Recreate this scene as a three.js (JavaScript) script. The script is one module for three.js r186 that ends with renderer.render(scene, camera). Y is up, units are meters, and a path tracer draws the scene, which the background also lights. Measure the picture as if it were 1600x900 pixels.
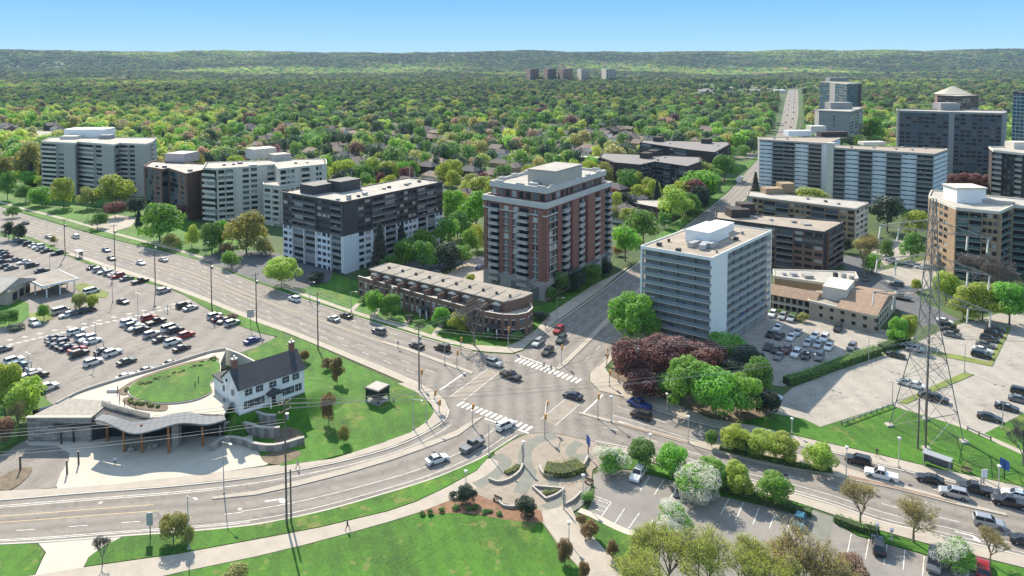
import * as THREE from 'three';
import { mergeGeometries } from 'three/addons/utils/BufferGeometryUtils.js';

// ---------------------------------------------------------------- camera
const EYE = 80, FOC = 1120, PITCH = 3.2 * Math.PI / 180, HOR = 95;   // metres, pixels of a 1600 px wide frame
const PPY = HOR + FOC * Math.tan(PITCH);                            // principal point (shifted lens)
const scene = new THREE.Scene();
const fullH = 2 * (900 - PPY);
const camera = new THREE.PerspectiveCamera(2 * Math.atan(fullH / 2 / FOC) * 180 / Math.PI, 1600 / fullH, 1, 30000);
camera.position.set(0, EYE, 0);
camera.rotation.x = -PITCH;
camera.setViewOffset(1600, fullH, 0, fullH - 900, 1600, 900);
camera.updateProjectionMatrix();
scene.add(camera);

const renderer = new THREE.WebGLRenderer();
renderer.toneMapping = THREE.LinearToneMapping;
renderer.toneMappingExposure = 1.7;
renderer.shadowMap.enabled = true;

// ---------------------------------------------------------------- sky and sun
const SUN_AZ = 25 * Math.PI / 180, SUN_EL = 40 * Math.PI / 180;      // ahead of the camera, to its left
const sunDir = new THREE.Vector3(-Math.sin(SUN_AZ) * Math.cos(SUN_EL), Math.sin(SUN_EL), -Math.cos(SUN_AZ) * Math.cos(SUN_EL));
{
  const w = 512, h = 256, d = new Float32Array(w * h * 4);
  const stops = [[0, .38, .56, .67], [.025, .25, .46, .63], [.085, .14, .35, .61], [.3, .27, .43, .63], [1, .31, .41, .57]];
  for (let j = 0; j < h; j++) for (let i = 0; i < w; i++) {
    const el = (j + .5) / h * Math.PI - Math.PI / 2;
    const s = Math.max(0, Math.sin(el));
    let k = 0; while (k < stops.length - 2 && s > stops[k + 1][0]) k++;
    const a = stops[k], b = stops[k + 1], t = Math.min(1, Math.max(0, (s - a[0]) / (b[0] - a[0])));
    const o = (j * w + i) * 4;
    for (let c = 0; c < 3; c++) d[o + c] = el < -.02 ? [.2, .26, .22][c] : a[c + 1] + (b[c + 1] - a[c + 1]) * t;
    d[o + 3] = 1;
  }
  const sky = new THREE.DataTexture(d, w, h, THREE.RGBAFormat, THREE.FloatType);
  sky.mapping = THREE.EquirectangularReflectionMapping; sky.magFilter = THREE.LinearFilter; sky.minFilter = THREE.LinearFilter;
  sky.needsUpdate = true;
  scene.background = sky; scene.environment = sky;
}
const sun = new THREE.DirectionalLight(new THREE.Color().setRGB(1, .9, .74), 4.7);
sun.position.copy(sunDir).multiplyScalar(900).add(new THREE.Vector3(0, 0, -350));
sun.target.position.set(0, 0, -350);
sun.castShadow = true;
Object.assign(sun.shadow.camera, { left: -600, right: 600, top: 600, bottom: -600, near: 1, far: 2500 });
sun.shadow.mapSize.set(4096, 4096);
scene.add(sun, sun.target);
scene.fog = new THREE.FogExp2(new THREE.Color().setRGB(.52, .74, 1), .00004);

// ---------------------------------------------------------------- helpers
const V = (x, y, z) => new THREE.Vector3(x, y, z);
let seed = 12345;
const rnd = () => { seed = (seed * 1664525 + 1013904223) >>> 0; return seed / 4294967296; };
const rr = (a, b) => a + (b - a) * rnd();
const pickOf = a => a[Math.floor(rnd() * a.length)];
const reseed = s => { seed = s >>> 0; };
// the place on the ground (or at height h) seen at a point of the survey photograph
function g(px, py, h = 0) {
  const x = (px - 800) / FOC, y = -(py - PPY) / FOC, c = Math.cos(PITCH), s = Math.sin(PITCH);
  const dy = y * c - s, dz = -c - y * s, t = (h - EYE) / dy;
  return V(x * t, h, dz * t);
}
const names = {};
function numbered(n) { const k = names[n] = (names[n] ?? -1) + 1; return k ? n + '_' + String(k).padStart(3, '0') : n; }
const shadow = o => { o.castShadow = o.receiveShadow = true; return o; };
function mesh(name, geo, mat, parent) { const m = shadow(new THREE.Mesh(geo, mat)); m.name = parent && parent !== scene ? name : numbered(name); (parent ?? scene).add(m); return m; }
function struct(name, geo, mat) { const m = mesh(name, geo, mat, scene); m.userData.kind = 'structure'; return m; }
function stuff(o, label, category) { o.userData = { kind: 'stuff', label, category }; return o; }
const todo = [];
// what: "black sedan"; where: "parked in the row beside the boulevard". Alike ones are told apart by their order from the left.
function tag(o, what, where, category, group, order) { o.userData.category = category; if (group) o.userData.group = group; todo.push({ o, what, where, order: order ?? o.position.x / -o.position.z }); return o; }
function same(o, label, category, group) { o.userData.label = label; o.userData.category = category; o.userData.group = group; return o; }
const ORD = ['leftmost', 'second', 'third', 'fourth', 'fifth', 'sixth', 'seventh', 'eighth', 'ninth', 'tenth', 'eleventh', 'twelfth', 'thirteenth', 'fourteenth', 'fifteenth', 'sixteenth', 'seventeenth', 'eighteenth', 'nineteenth', 'twentieth'];
function finishLabels() {
  const by = new Map();
  for (const t of todo) { const k = t.what + '|' + t.where; by.has(k) ? by.get(k).push(t) : by.set(k, [t]); }
  for (const list of by.values()) {
    if (list.length === 1) { list[0].o.userData.label = list[0].what + ' ' + list[0].where; continue; }
    list.sort((a, b) => a.order - b.order);
    list.forEach((t, i) => t.o.userData.label = (i === 0 ? 'leftmost' : i === list.length - 1 ? 'rightmost' : (ORD[i] ?? (i + 1) + 'th') + ' from left') + ' ' + t.what + ' ' + t.where);
  }
}
function thing(name, at, turn = 0) { const o = new THREE.Group(); o.name = numbered(name); o.position.copy(at); o.rotation.y = turn; scene.add(o); return o; }

// ---------------------------------------------------------------- procedural textures
function lattice(n, s) { reseed(s); const a = new Float32Array(n * n); for (let i = 0; i < n * n; i++) a[i] = rnd(); return a; }
function fbmField(size, cells, octaves, s, gain = .55) {
  const out = new Float32Array(size * size); let amp = 1, tot = 0;
  for (let o = 0, n = cells; o < octaves && n <= size; o++, n *= 2) {
    const L = lattice(n, s + o * 977), k = n / size;
    for (let y = 0; y < size; y++) {
      const fy = y * k, y0 = fy | 0, ty = fy - y0, sy = ty * ty * (3 - 2 * ty), r0 = (y0 % n) * n, r1 = ((y0 + 1) % n) * n;
      for (let x = 0; x < size; x++) {
        const fx = x * k, x0 = fx | 0, tx = fx - x0, sx = tx * tx * (3 - 2 * tx), a = x0 % n, b = (x0 + 1) % n;
        const p = L[r0 + a] + (L[r0 + b] - L[r0 + a]) * sx, q = L[r1 + a] + (L[r1 + b] - L[r1 + a]) * sx;
        out[y * size + x] += (p + (q - p) * sy) * amp;
      }
    }
    tot += amp; amp *= gain;
  }
  for (let i = 0; i < out.length; i++) out[i] /= tot;
  return out;
}
function colourTex(size, fn, tile) {
  const d = new Uint8Array(size * size * 4);
  for (let y = 0; y < size; y++) for (let x = 0; x < size; x++) {
    const c = fn(x, y, y * size + x), o = (y * size + x) * 4;
    for (let k = 0; k < 3; k++) { const v = Math.max(0, Math.min(1, c[k])); d[o + k] = 255 * (v < .0031308 ? v * 12.92 : 1.055 * Math.pow(v, 1 / 2.4) - .055); }
    d[o + 3] = 255;
  }
  const t = new THREE.DataTexture(d, size, size); t.colorSpace = THREE.SRGBColorSpace;
  t.magFilter = THREE.LinearFilter; t.minFilter = THREE.LinearMipmapLinearFilter; t.generateMipmaps = true;
  t.wrapS = t.wrapT = THREE.RepeatWrapping; t.repeat.set(1 / tile, 1 / tile); t.needsUpdate = true;
  return t;
}
const mixc = (a, b, t) => [a[0] + (b[0] - a[0]) * t, a[1] + (b[1] - a[1]) * t, a[2] + (b[2] - a[2]) * t];
const N1 = fbmField(512, 6, 6, 11), N2 = fbmField(512, 16, 5, 57), N3 = fbmField(512, 128, 2, 91), N4 = fbmField(512, 3, 5, 141);
const sm = (a, b, x) => { const t = Math.max(0, Math.min(1, (x - a) / (b - a))); return t * t * (3 - 2 * t); };
const std = (o) => new THREE.MeshStandardMaterial({ roughness: .9, ...o });
const rgb = (r, g2, b) => new THREE.Color().setRGB(r, g2, b);
const flat = (r, g2, b, rough = .85, metal = 0) => std({ color: rgb(r, g2, b), roughness: rough, metalness: metal });
function noisy(c, amount, tile, patch, pa = 0, coarse = N1) {     // colour + coarse and fine grain; patch: a second colour in blotches
  return colourTex(512, (x, y, i) => {
    let k = 1 + amount * ((coarse[i] - .5) * 2.2 + (N3[i] - .5) * 1.1);
    let q = [c[0] * k, c[1] * k, c[2] * k];
    if (patch) q = mixc(q, patch, pa * sm(.5, .68, N4[i] * .6 + N2[i] * .4));
    return q;
  }, tile);
}
// paving with wandering crack lines and lengthwise wheel wear (u across, v along)
function pavingTex(c, tile, wear, crack) {
  return colourTex(512, (x, y, i) => {
    let k = 1 + .16 * (N1[i] - .5) + .22 * (N3[i] - .5);
    k *= 1 - wear * (.5 + .5 * Math.cos(x / 512 * Math.PI * 2 * 4 + (N4[i] - .5) * 2)) * (.6 + .8 * N2[i]);
    const e = Math.abs(N1[i] - .5), e2 = Math.abs(N2[(i * 1 + 7777) % N2.length] - .52);
    if (e < .004 || (e2 < .004 && N4[i] > .5)) k *= 1 - crack;
    if (N4[i] > .56) k *= .9; if (N2[i] > .68) k *= .86; if (N2[i] < .3) k *= 1.08;
    return [c[0] * k, c[1] * k, c[2] * k];
  }, tile);
}
const M = {
  ground: std({ map: noisy([.055, .095, .022], .5, 90, [.10, .105, .05], .6) }),
  grass: std({ map: colourTex(512, (x, y, i) => {   // mown turf: swaths, tufts, thin yellowish spots
    const swath = Math.sin((x + y * .35) / 512 * Math.PI * 2 * 12 + (N4[i] - .5) * 5) > 0 ? 1.06 : .94;
    let k = swath * (1 + .55 * ((N1[i] - .5) * 2 + (N3[i] - .5) * 1.3)), q = mixc([.046 * k, .14 * k, .005 * k], [.1 * k, .17 * k, .016 * k], .9 * sm(.48, .66, N4[i] * .5 + N2[i] * .5));
    return N2[(i + 40000) % N2.length] > .71 ? mixc(q, [.2, .18, .06], .5) : q;
  }, 37) }),
  meadow: std({ map: noisy([.075, .17, .018], .4, 40, [.15, .18, .05], .6) }),
  verge: std({ map: noisy([.16, .2, .04], .4, 18, [.24, .2, .09], .6) }),
  road: std({ map: pavingTex([.25, .222, .195], 15, .2, .4) }),
  lot: std({ map: pavingTex([.25, .222, .195], 26, .12, .45) }),
  paleLot: std({ map: pavingTex([.36, .325, .28], 22, .08, .45) }),
  parkLot: std({ map: noisy([.235, .215, .195], .22, 24, [.2, .19, .18], .5) }),
  darkLot: std({ map: pavingTex([.12, .12, .125], 20, .06, .2) }),
  walk: std({ map: noisy([.40, .35, .29], .14, 9) }),
  apron: std({ map: noisy([.5, .45, .375], .1, 12) }),
  kerb: std({ map: noisy([.52, .48, .42], .12, 5) }),
  paver: std({ map: noisy([.3, .25, .2], .25, 7) }), paverDull: std({ map: noisy([.29, .245, .2], .2, 7) }),
  paverGrey: std({ map: noisy([.2, .2, .17], .18, 7) }),
  brickPave: std({ map: noisy([.25, .17, .12], .35, 3) }),
  mulch: std({ map: noisy([.23, .125, .072], .5, 5) }),
  soil: std({ map: noisy([.16, .12, .08], .5, 5, [.2, .22, .1], .5) }),
  paint: std({ map: noisy([.72, .7, .65], .2, 4, [.38, .35, .31], .7, N2), roughness: .7 }),
  wornPaint: std({ map: noisy([.46, .44, .4], .3, 2, [.3, .27, .24], .6), roughness: .8 }), yellowPaint: std({ map: noisy([.62, .46, .2], .2, 3), roughness: .7 }),
  roofGravel: std({ map: noisy([.29, .255, .215], .3, 16, [.22, .2, .18], .5) }),
  roofPale: std({ map: noisy([.40, .37, .325], .22, 18, [.27, .25, .225], .75) }),
  roofTan: std({ map: noisy([.34, .285, .225], .25, 14, [.23, .195, .165], .6) }),
  brickRed: std({ map: noisy([.24, .112, .088], .3, 4, [.195, .095, .077], .4) }),
  brickBrown: std({ map: noisy([.21, .128, .097], .3, 4) }),
  brickDark: std({ map: noisy([.062, .047, .044], .25, 6) }),
  brickTan: std({ map: noisy([.335, .235, .15], .22, 5) }),
  stone: std({ map: noisy([.33, .30, .26], .3, 3, [.24, .21, .18], .5) }),
  stoneDark: std({ map: noisy([.22, .2, .18], .35, 3, [.15, .135, .12], .5) }),
  concrete: std({ map: noisy([.44, .405, .36], .13, 9, [.34, .32, .3], .35) }),
  concretePale: std({ map: noisy([.62, .57, .49], .1, 9, [.5, .47, .43], .3) }),
  concreteGrey: std({ map: noisy([.30, .295, .285], .14, 9) }),
  white: std({ map: noisy([.80, .79, .77], .06, 6), roughness: .65 }),
  charcoal: std({ map: noisy([.06, .06, .064], .2, 8), roughness: .7 }),
  shingle: std({ map: noisy([.06, .06, .066], .35, 3), roughness: .85 }),
  shingleRed: std({ map: noisy([.29, .2, .14], .3, 4, [.24, .17, .125], .6) }),
  steel: flat(.34, .35, .36, .55, .4), galv: flat(.42, .43, .44, .5, .5), darkMetal: flat(.05, .05, .055, .5, .3),
  wood: std({ map: noisy([.2, .14, .095], .3, 2) }), poleWood: std({ map: noisy([.17, .14, .115], .3, 2) }), timber: std({ map: noisy([.34, .15, .06], .3, 2) }),
  glass: new THREE.MeshPhysicalMaterial({ color: rgb(.03, .036, .043), roughness: .2, specularIntensity: .45 }),
  glassPale: new THREE.MeshPhysicalMaterial({ color: rgb(.13, .15, .155), roughness: .2, specularIntensity: .5 }),
  glassCurtain: new THREE.MeshStandardMaterial({ color: rgb(.36, .36, .34), roughness: .35 }),
  glassBlue: new THREE.MeshStandardMaterial({ color: rgb(.05, .11, .16), roughness: .1 }),
  dark: flat(.028, .028, .03, .8), rubber: flat(.02, .02, .021, .9),
  railing: flat(.22, .24, .26, .4), signalYellow: flat(.62, .27, .03, .5), lampHead: flat(.6, .6, .58, .4), signBlue: flat(.03, .1, .34, .5), signWhite: flat(.75, .75, .73, .5),
};
const GLASSES = [M.glass, M.glass, M.glass, M.glassPale, M.glassCurtain];
const BOX = new THREE.BoxGeometry(1, 1, 1);
// one box part: corner-to-corner in the parent's frame; textured by its size so the grain keeps its scale
const boxCache = new Map();
function sizedBox(w, h, d) {
  const k = [w, h, d].map(v => v.toFixed(2)).join();
  if (boxCache.has(k)) return boxCache.get(k);
  const b = new THREE.BoxGeometry(w, h, d), uv = b.attributes.uv, n = b.attributes.normal;
  for (let i = 0; i < uv.count; i++) {
    const su = Math.abs(n.getX(i)) > .5 ? d : w, sv = Math.abs(n.getY(i)) > .5 ? d : h;
    uv.setXY(i, uv.getX(i) * su, uv.getY(i) * sv);
  }
  boxCache.set(k, b); return b;
}
function box(name, x0, x1, y0, y1, z0, z1, mat, parent) {
  const m = mesh(name, sizedBox(Math.abs(x1 - x0), Math.abs(y1 - y0), Math.abs(z1 - z0)), mat, parent);
  m.position.set((x0 + x1) / 2, (y0 + y1) / 2, (z0 + z1) / 2); return m;
}
function boxGeo(x0, x1, y0, y1, z0, z1) { const b = sizedBox(Math.abs(x1 - x0), Math.abs(y1 - y0), Math.abs(z1 - z0)).clone(); b.translate((x0 + x1) / 2, (y0 + y1) / 2, (z0 + z1) / 2); return b; }
function bar(a, b, r, sides = 5) {   // straight round bar between two points
  const d = b.clone().sub(a), L = d.length(), c = new THREE.CylinderGeometry(r, r, L, sides, 1);
  c.applyQuaternion(new THREE.Quaternion().setFromUnitVectors(V(0, 1, 0), d.normalize())); c.translate((a.x + b.x) / 2, (a.y + b.y) / 2, (a.z + b.z) / 2); return c;
}
const merge = list => mergeGeometries(list.map(x => { const y = x.index ? x.toNonIndexed() : x; for (const k of Object.keys(y.attributes)) if (!['position', 'normal', 'uv'].includes(k)) y.deleteAttribute(k); return y; }));
// ---------------------------------------------------------------- the lie of the land
const hillNoise = (x, z) => Math.sin(x * .0011 + 1.3) * .5 + Math.sin(x * .0031 + z * .0012) * .3 + Math.sin(x * .0072 - z * .004 + 2) * .2;
function landY(x, z) {
  const d = Math.hypot(x, z), t = sm(4600, 7400, d + hillNoise(x, z) * 260);
  return t * (152 + 9 * hillNoise(x * 1.4, 900) + 9 * sm(600, 1500, x)) + 16 * sm(2200, 4200, d) * hillNoise(x * 2.3, z * 2.1);
}
{
  const pos = [], uv = [], idx = [], rings = [0, 60, 200, 500, 900, 1500, 2200, 2900, 3600, 4200], nA = 96;
  for (let r = 4600; r <= 8200; r += 200) rings.push(r);
  rings.push(9000, 11000, 16000);
  rings.forEach((r, i) => { for (let k = 0; k <= nA; k++) { const a = k / nA * Math.PI * 2, x = Math.sin(a) * r, z = Math.cos(a) * r; pos.push(x, landY(x, z), z); uv.push(x, z); } });
  for (let i = 0; i < rings.length - 1; i++) for (let k = 0; k < nA; k++) { const a = i * (nA + 1) + k, b = a + nA + 1; idx.push(a, b, a + 1, a + 1, b, b + 1); }
  const geo = new THREE.BufferGeometry(); geo.setAttribute('position', new THREE.Float32BufferAttribute(pos, 3)); geo.setAttribute('uv', new THREE.Float32BufferAttribute(uv, 2)); geo.setIndex(idx); geo.computeVertexNormals();
  struct('ground', geo, M.ground);
}
const smooth = (pts, n, closed) => new THREE.CatmullRomCurve3(pts, closed, 'centripetal').getSpacedPoints(n);
const gp = list => list.map(p => g(p[0], p[1]));
function sheetGeo(pts, y0, y1) {
  const s = new THREE.Shape(pts.map(p => new THREE.Vector2(p.x, -p.z)));
  const geo = y1 > y0 ? new THREE.ExtrudeGeometry(s, { depth: y1 - y0, bevelEnabled: false }) : new THREE.ShapeGeometry(s);
  geo.rotateX(-Math.PI / 2); geo.translate(0, y0, 0); return geo;
}
// flat sheet from places in the survey photograph; raised ones stand on a kerb-high edge
function sheet(name, list, y, mat, { base, round, parent } = {}) {
  let pts = gp(list); if (round) pts = smooth(pts, round, true);
  const geo = sheetGeo(pts, base ?? y, y);
  return parent ? mesh(name, geo, mat, parent) : struct(name, geo, mat);
}
function ribbonPts(a, b, n) { return [smooth(gp(a), n), smooth(gp(b), n)]; }
function stripGeo(A, B, y) {
  const pos = [], uv = [], idx = []; let L = 0;
  for (let i = 0; i < A.length; i++) {
    if (i) L += (A[i].distanceTo(A[i - 1]) + B[i].distanceTo(B[i - 1])) / 2;
    const w = A[i].distanceTo(B[i]);
    pos.push(A[i].x, y, A[i].z, B[i].x, y, B[i].z); uv.push(0, L, w, L);
    if (i) { const k = i * 2; idx.push(k - 2, k, k - 1, k - 1, k, k + 1); }
  }
  const geo = new THREE.BufferGeometry(); geo.setAttribute('position', new THREE.Float32BufferAttribute(pos, 3)); geo.setAttribute('uv', new THREE.Float32BufferAttribute(uv, 2)); geo.setIndex(idx); geo.computeVertexNormals();
  if (geo.attributes.normal.getY(0) < 0) { geo.setIndex(idx.reverse()); geo.computeVertexNormals(); }
  return geo;
}
function road(name, a, b, y = .03, n = 80, mat = M.road) { const [A, B] = ribbonPts(a, b, n); const r = struct(name, stripGeo(A, B, y), mat); r.userData.sides = [A, B]; const s = r.userData; delete s.sides; return { mesh: r, A, B, y }; }
const lerpRow = (r, t) => r.A.map((p, i) => p.clone().lerp(r.B[i], t));
function band(pts, w, y) {       // strip of even width along a line
  const A = [], B = [];
  pts.forEach((p, i) => { const d = pts[Math.min(i + 1, pts.length - 1)].clone().sub(pts[Math.max(i - 1, 0)]).setY(0).normalize(), n = V(-d.z, 0, d.x).multiplyScalar(w / 2); A.push(p.clone().add(n)); B.push(p.clone().sub(n)); });
  return stripGeo(A, B, y);
}
function laneLine(r, t, { w = .13, dash = 0, gap = 0, from = 0, to = 1, mat = M.paint } = {}) {
  const c = new THREE.CatmullRomCurve3(lerpRow(r, t)), L = c.getLength(), parts = [], Y = r.y + .008;
  const seg = (s0, s1) => { const n = Math.max(2, Math.ceil((s1 - s0) / 3)), p = []; for (let i = 0; i <= n; i++) p.push(c.getPointAt(Math.min(1, (s0 + (s1 - s0) * i / n) / L))); parts.push(band(p, w, Y)); };
  if (!dash) seg(from * L, to * L); else for (let s = from * L; s + dash < to * L; s += dash + gap) seg(s, s + dash);
  mesh(dash ? 'lane_dashes' : 'lane_line', merge(parts), mat, r.mesh);
}
function kerbAlong(pts, parent, w = .35, h = .15) {
  const A = [], B = [];
  pts.forEach((p, i) => { const d = pts[Math.min(i + 1, pts.length - 1)].clone().sub(pts[Math.max(i - 1, 0)]).setY(0).normalize(), n = V(-d.z, 0, d.x).multiplyScalar(w / 2); A.push(p.clone().add(n)); B.push(p.clone().sub(n)); });
  const top = stripGeo(A, B, h), side = P => { const pos = [], uv = [], idx = []; P.forEach((p, i) => { pos.push(p.x, 0, p.z, p.x, h, p.z); uv.push(i, 0, i, h); if (i) { const k = i * 2; idx.push(k - 2, k, k - 1, k - 1, k, k + 1); } }); const q = new THREE.BufferGeometry(); q.setAttribute('position', new THREE.Float32BufferAttribute(pos, 3)); q.setAttribute('uv', new THREE.Float32BufferAttribute(uv, 2)); q.setIndex(idx); q.computeVertexNormals(); return q; };
  return mesh('kerb', merge([top, side(A), side(B)]), M.kerb, parent);
}
function paintLine(list, w, parent, name = 'stall_line', y = .045, mat = M.paint) { return mesh(name, band(gp(list), w, y), mat, parent); }

// ---- roads
const avenueFar = [[-120, 283], [0, 324], [165, 373], [310, 408], [387, 438], [540, 490], [602, 510], [685, 535], [737, 549]];
const avenueNear = [[-120, 318], [0, 359], [130, 402], [250, 440], [325, 467], [400, 497], [440, 513], [500, 535], [580, 567], [654, 599]];
const avenue = road('avenue_road', avenueFar, avenueNear);
const crossNear = [[702, 640], [695, 657], [665, 677], [615, 699], [540, 720], [465, 735], [400, 746], [275, 760], [120, 772], [0, 782], [-150, 792]];
const crossFar2 = [[808, 681], [797, 688], [750, 717], [680, 747], [600, 772], [500, 800], [400, 820], [305, 830], [195, 838], [60, 848], [0, 851], [-150, 858]];
const curveRoad = road('curving_road', crossNear, crossFar2);
const shoreFar = [[975, 622], [1060, 652], [1150, 675], [1250, 697], [1320, 712], [1362, 724], [1432, 741], [1500, 757], [1570, 771], [1680, 795]];
const shoreNear = [[930, 690], [980, 700], [1060, 725], [1150, 748], [1240, 771], [1310, 792], [1375, 815], [1450, 833], [1520, 850], [1600, 870], [1700, 897]];
const shoreRoad = road('lakeshore_road', shoreFar, shoreNear);
const upLeft = [[836, 531], [870, 505], [940, 455], [972, 430], [1020, 394], [1062, 362], [1100, 332], [1140, 300], [1172, 264], [1195, 238], [1212, 215], [1221, 190], [1227, 160], [1233, 140]];
const upRight = [[935, 573], [967, 540], [1045, 460], [1068, 430], [1085, 394], [1110, 362], [1140, 332], [1176, 300], [1203, 264], [1220, 238], [1237, 215], [1245, 190], [1247, 160], [1246, 140]];
const hillRoad = road('uphill_road', upLeft, upRight, .03, 140);
const junctionSheet = sheet('junction_road', [[654, 599], [737, 549], [762, 552], [800, 554], [817, 549], [836, 531], [935, 573], [921, 584], [921, 596], [935, 610], [975, 622], [930, 690], [895, 682], [862, 676], [825, 677], [808, 681], [702, 640], [697, 625], [680, 610]], .036, M.road);
const junction = { mesh: junctionSheet, y: .036 };
for (const r of [avenue, curveRoad, shoreRoad, hillRoad]) { kerbAlong(r.A, r.mesh); kerbAlong(r.B, r.mesh); }
laneLine(avenue, .14, { dash: 3, gap: 6 }); laneLine(avenue, .29, { dash: 3, gap: 6 }); laneLine(avenue, .44, { mat: M.yellowPaint }); laneLine(avenue, .56, { mat: M.yellowPaint, to: .8 });
laneLine(avenue, .7, { dash: 3, gap: 6 }); laneLine(avenue, .85, { dash: 3, gap: 6 });
laneLine(curveRoad, .13, { from: .05 }); laneLine(curveRoad, .17, { from: .5 }); laneLine(curveRoad, .72, { dash: 3, gap: 5.5, from: .5 }); laneLine(curveRoad, .7, { to: .5 }); laneLine(curveRoad, .9, {}); laneLine(curveRoad, .93, { from: .5 });
laneLine(curveRoad, .38, { mat: M.yellowPaint, from: .62 }); laneLine(curveRoad, .52, { mat: M.yellowPaint, from: .62 });
laneLine(shoreRoad, .22, { dash: 3, gap: 6 }); laneLine(shoreRoad, .42, { to: .3 }); laneLine(shoreRoad, .7, { dash: 3, gap: 6 }); laneLine(shoreRoad, .84, { from: .2 }); laneLine(shoreRoad, .94, { from: .1 });
for (const t of [.17, .33, .62, .8]) laneLine(hillRoad, t, { dash: 3, gap: 5, to: .3 });
laneLine(hillRoad, .46, { mat: M.yellowPaint, from: .12, to: .6 }); laneLine(hillRoad, .25, { dash: 3, gap: 6, from: .3, to: .8 }); laneLine(hillRoad, .73, { dash: 3, gap: 6, from: .3, to: .8 });
// raised medians
function median(name, list, mat, y = .17) { return sheet(name, list, y, mat, { base: .0 }); }
median('curving_median', [[757, 651], [742, 662], [716, 681], [680, 695], [614, 719], [540, 741], [465, 760], [400, 774], [332, 781], [332, 777], [400, 768], [465, 752], [540, 733], [614, 711], [680, 687], [714, 673], [740, 656]], M.walk);
median('avenue_median', [[598, 533], [640, 545], [700, 567], [740, 582], [737, 585], [698, 571], [638, 549], [597, 536]], M.walk);
median('uphill_median', [[868, 576], [880, 565], [912, 535], [945, 500], [985, 462], [1010, 440], [1016, 441], [992, 464], [952, 502], [918, 538], [885, 570], [874, 578]], M.walk);
const lakeMedian = median('lakeshore_median', [[905, 644], [955, 657], [1075, 689], [1100, 693], [1150, 698], [1250, 711], [1310, 728], [1400, 756], [1497, 784], [1572, 803], [1574, 807], [1497, 790], [1400, 765], [1322, 749], [1270, 738], [1200, 727], [1120, 708], [1075, 694], [955, 661], [905, 647]], M.walk);
sheet('brick_strip', [[960, 660], [1074, 690.5], [1074, 692.5], [960, 662]], .18, M.brickPave);
sheet('brick_strip', [[1325, 743], [1400, 761], [1495, 785.5], [1495, 788], [1400, 764], [1325, 748]], .18, M.brickPave);
// crosswalk ladders: every stripe a piece of its own
function ladder(p0, p1, q0, n) {   // p0-p1 runs across the street, q0 is the far corner of the first stripe
  const a = g(...p0), b = g(...p1), e = g(...q0).sub(a), o = sheetGeo([V(0, 0, 0), V(0, 0, .01), V(.01, 0, 0)], 0, 0);
  const d = b.clone().sub(a), w = d.length() / n * .5, dir = d.clone().normalize();
  const s = struct('crosswalk', stripGeo([a, b], [a.clone().add(e), b.clone().add(e)], .041), M.road);
  for (let i = 0; i < n; i++) { const c = a.clone().addScaledVector(d, (i + .25) / n), c2 = c.clone().addScaledVector(dir, w); mesh('stripe', stripGeo([c, c2], [c.clone().add(e), c2.clone().add(e)], .049), M.paint, s); }
}
ladder([711, 633], [826, 675], [721, 627], 15);
ladder([802, 564], [903, 600], [811, 558.5], 15);
for (const l of [[[727, 582], [687, 610]], [[942, 617], [912, 645]], [[757, 654], [826, 677]], [[812, 556], [868, 576]], [[762, 576], [702, 621]], [[780, 582], [725, 626]], [[905, 632], [868, 665]], [[886, 622], [845, 655]]]) paintLine(l, l[0][0] === 762 || l[0][0] === 780 || l[0][0] === 905 || l[0][0] === 886 ? .14 : .4, junction.mesh, 'stop_line');
sheet('paver_crossing', [[762, 577], [779, 583], [724, 626], [703, 620]], .042, M.paverDull); sheet('paver_crossing', [[887, 623], [904, 631], [867, 665], [847, 656]], .042, M.paverDull);
function arrow(px, py, dirTo, hook, r) {
  const a = g(px, py), d = g(...dirTo).sub(a).normalize(), n = V(-d.z, 0, d.x), P = (s, t) => a.clone().addScaledVector(d, s).addScaledVector(n, t);
  const k = hook, pts = [P(-2, -.15), P(-2, .15), P(.3, .15), P(.8, .15 + .5 * k), P(.4, .3 + .5 * k), P(1.3, 1.5 * k), P(2.1, .35 * k), P(1.5, .3 * k), P(.9, -.15)];
  mesh('turn_arrow', sheetGeo(pts, r.y + .009, r.y + .009), M.paint, r.mesh);
}
arrow(432, 781, [470, 775], 1, curveRoad); arrow(980, 661, [960, 655], -1, shoreRoad); arrow(1440, 783, [1410, 776], -1, shoreRoad); arrow(1514, 836, [1550, 845], 1, shoreRoad);

// ---- pavements, lawns and lots: sheets in steps above one another
const EDGE = .15;
sheet('north_lawn', [[-120, 260], [-120, 281], [0, 322], [165, 371], [310, 406.5], [387, 436.5], [540, 488.5], [602, 508.5], [685, 533.5], [738, 547.5], [762, 550.5], [800, 552.5], [816, 547.5], [836, 529], [868, 504], [938, 454], [960, 436], [930, 430], [880, 458], [850, 478], [770, 480], [690, 462], [560, 440], [430, 402], [300, 345], [120, 300]], EDGE, M.grass, { base: 0 });
function pathStrip(name, list, w, y, mat = M.walk) { return struct(name, band(smooth(gp(list), 60), w, y), mat); }
pathStrip('north_sidewalk', [[-100, 278], [0, 316], [110, 345], [175, 364], [250, 384], [310, 401], [390, 430], [540, 484], [630, 512], [690, 531], [740, 543]], 1.9, EDGE + .012);
sheet('corner_pavement', [[720, 543], [738, 547.5], [762, 550.5], [800, 552.5], [816, 547.5], [836, 529], [868, 504], [938, 454], [985, 415], [965, 427], [925, 447], [860, 490], [838, 515], [815, 532], [790, 543], [750, 540]], EDGE + .02, M.walk);
for (const [a, b] of [[[560, 475], [548, 487]], [[640, 497], [630, 513]], [[690, 508], [676, 527]], [[590, 483], [583, 497]]]) pathStrip('garden_path', [a, [(a[0] + b[0]) / 2, (a[1] + b[1]) / 2], b], 1.6, EDGE + .016);
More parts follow.
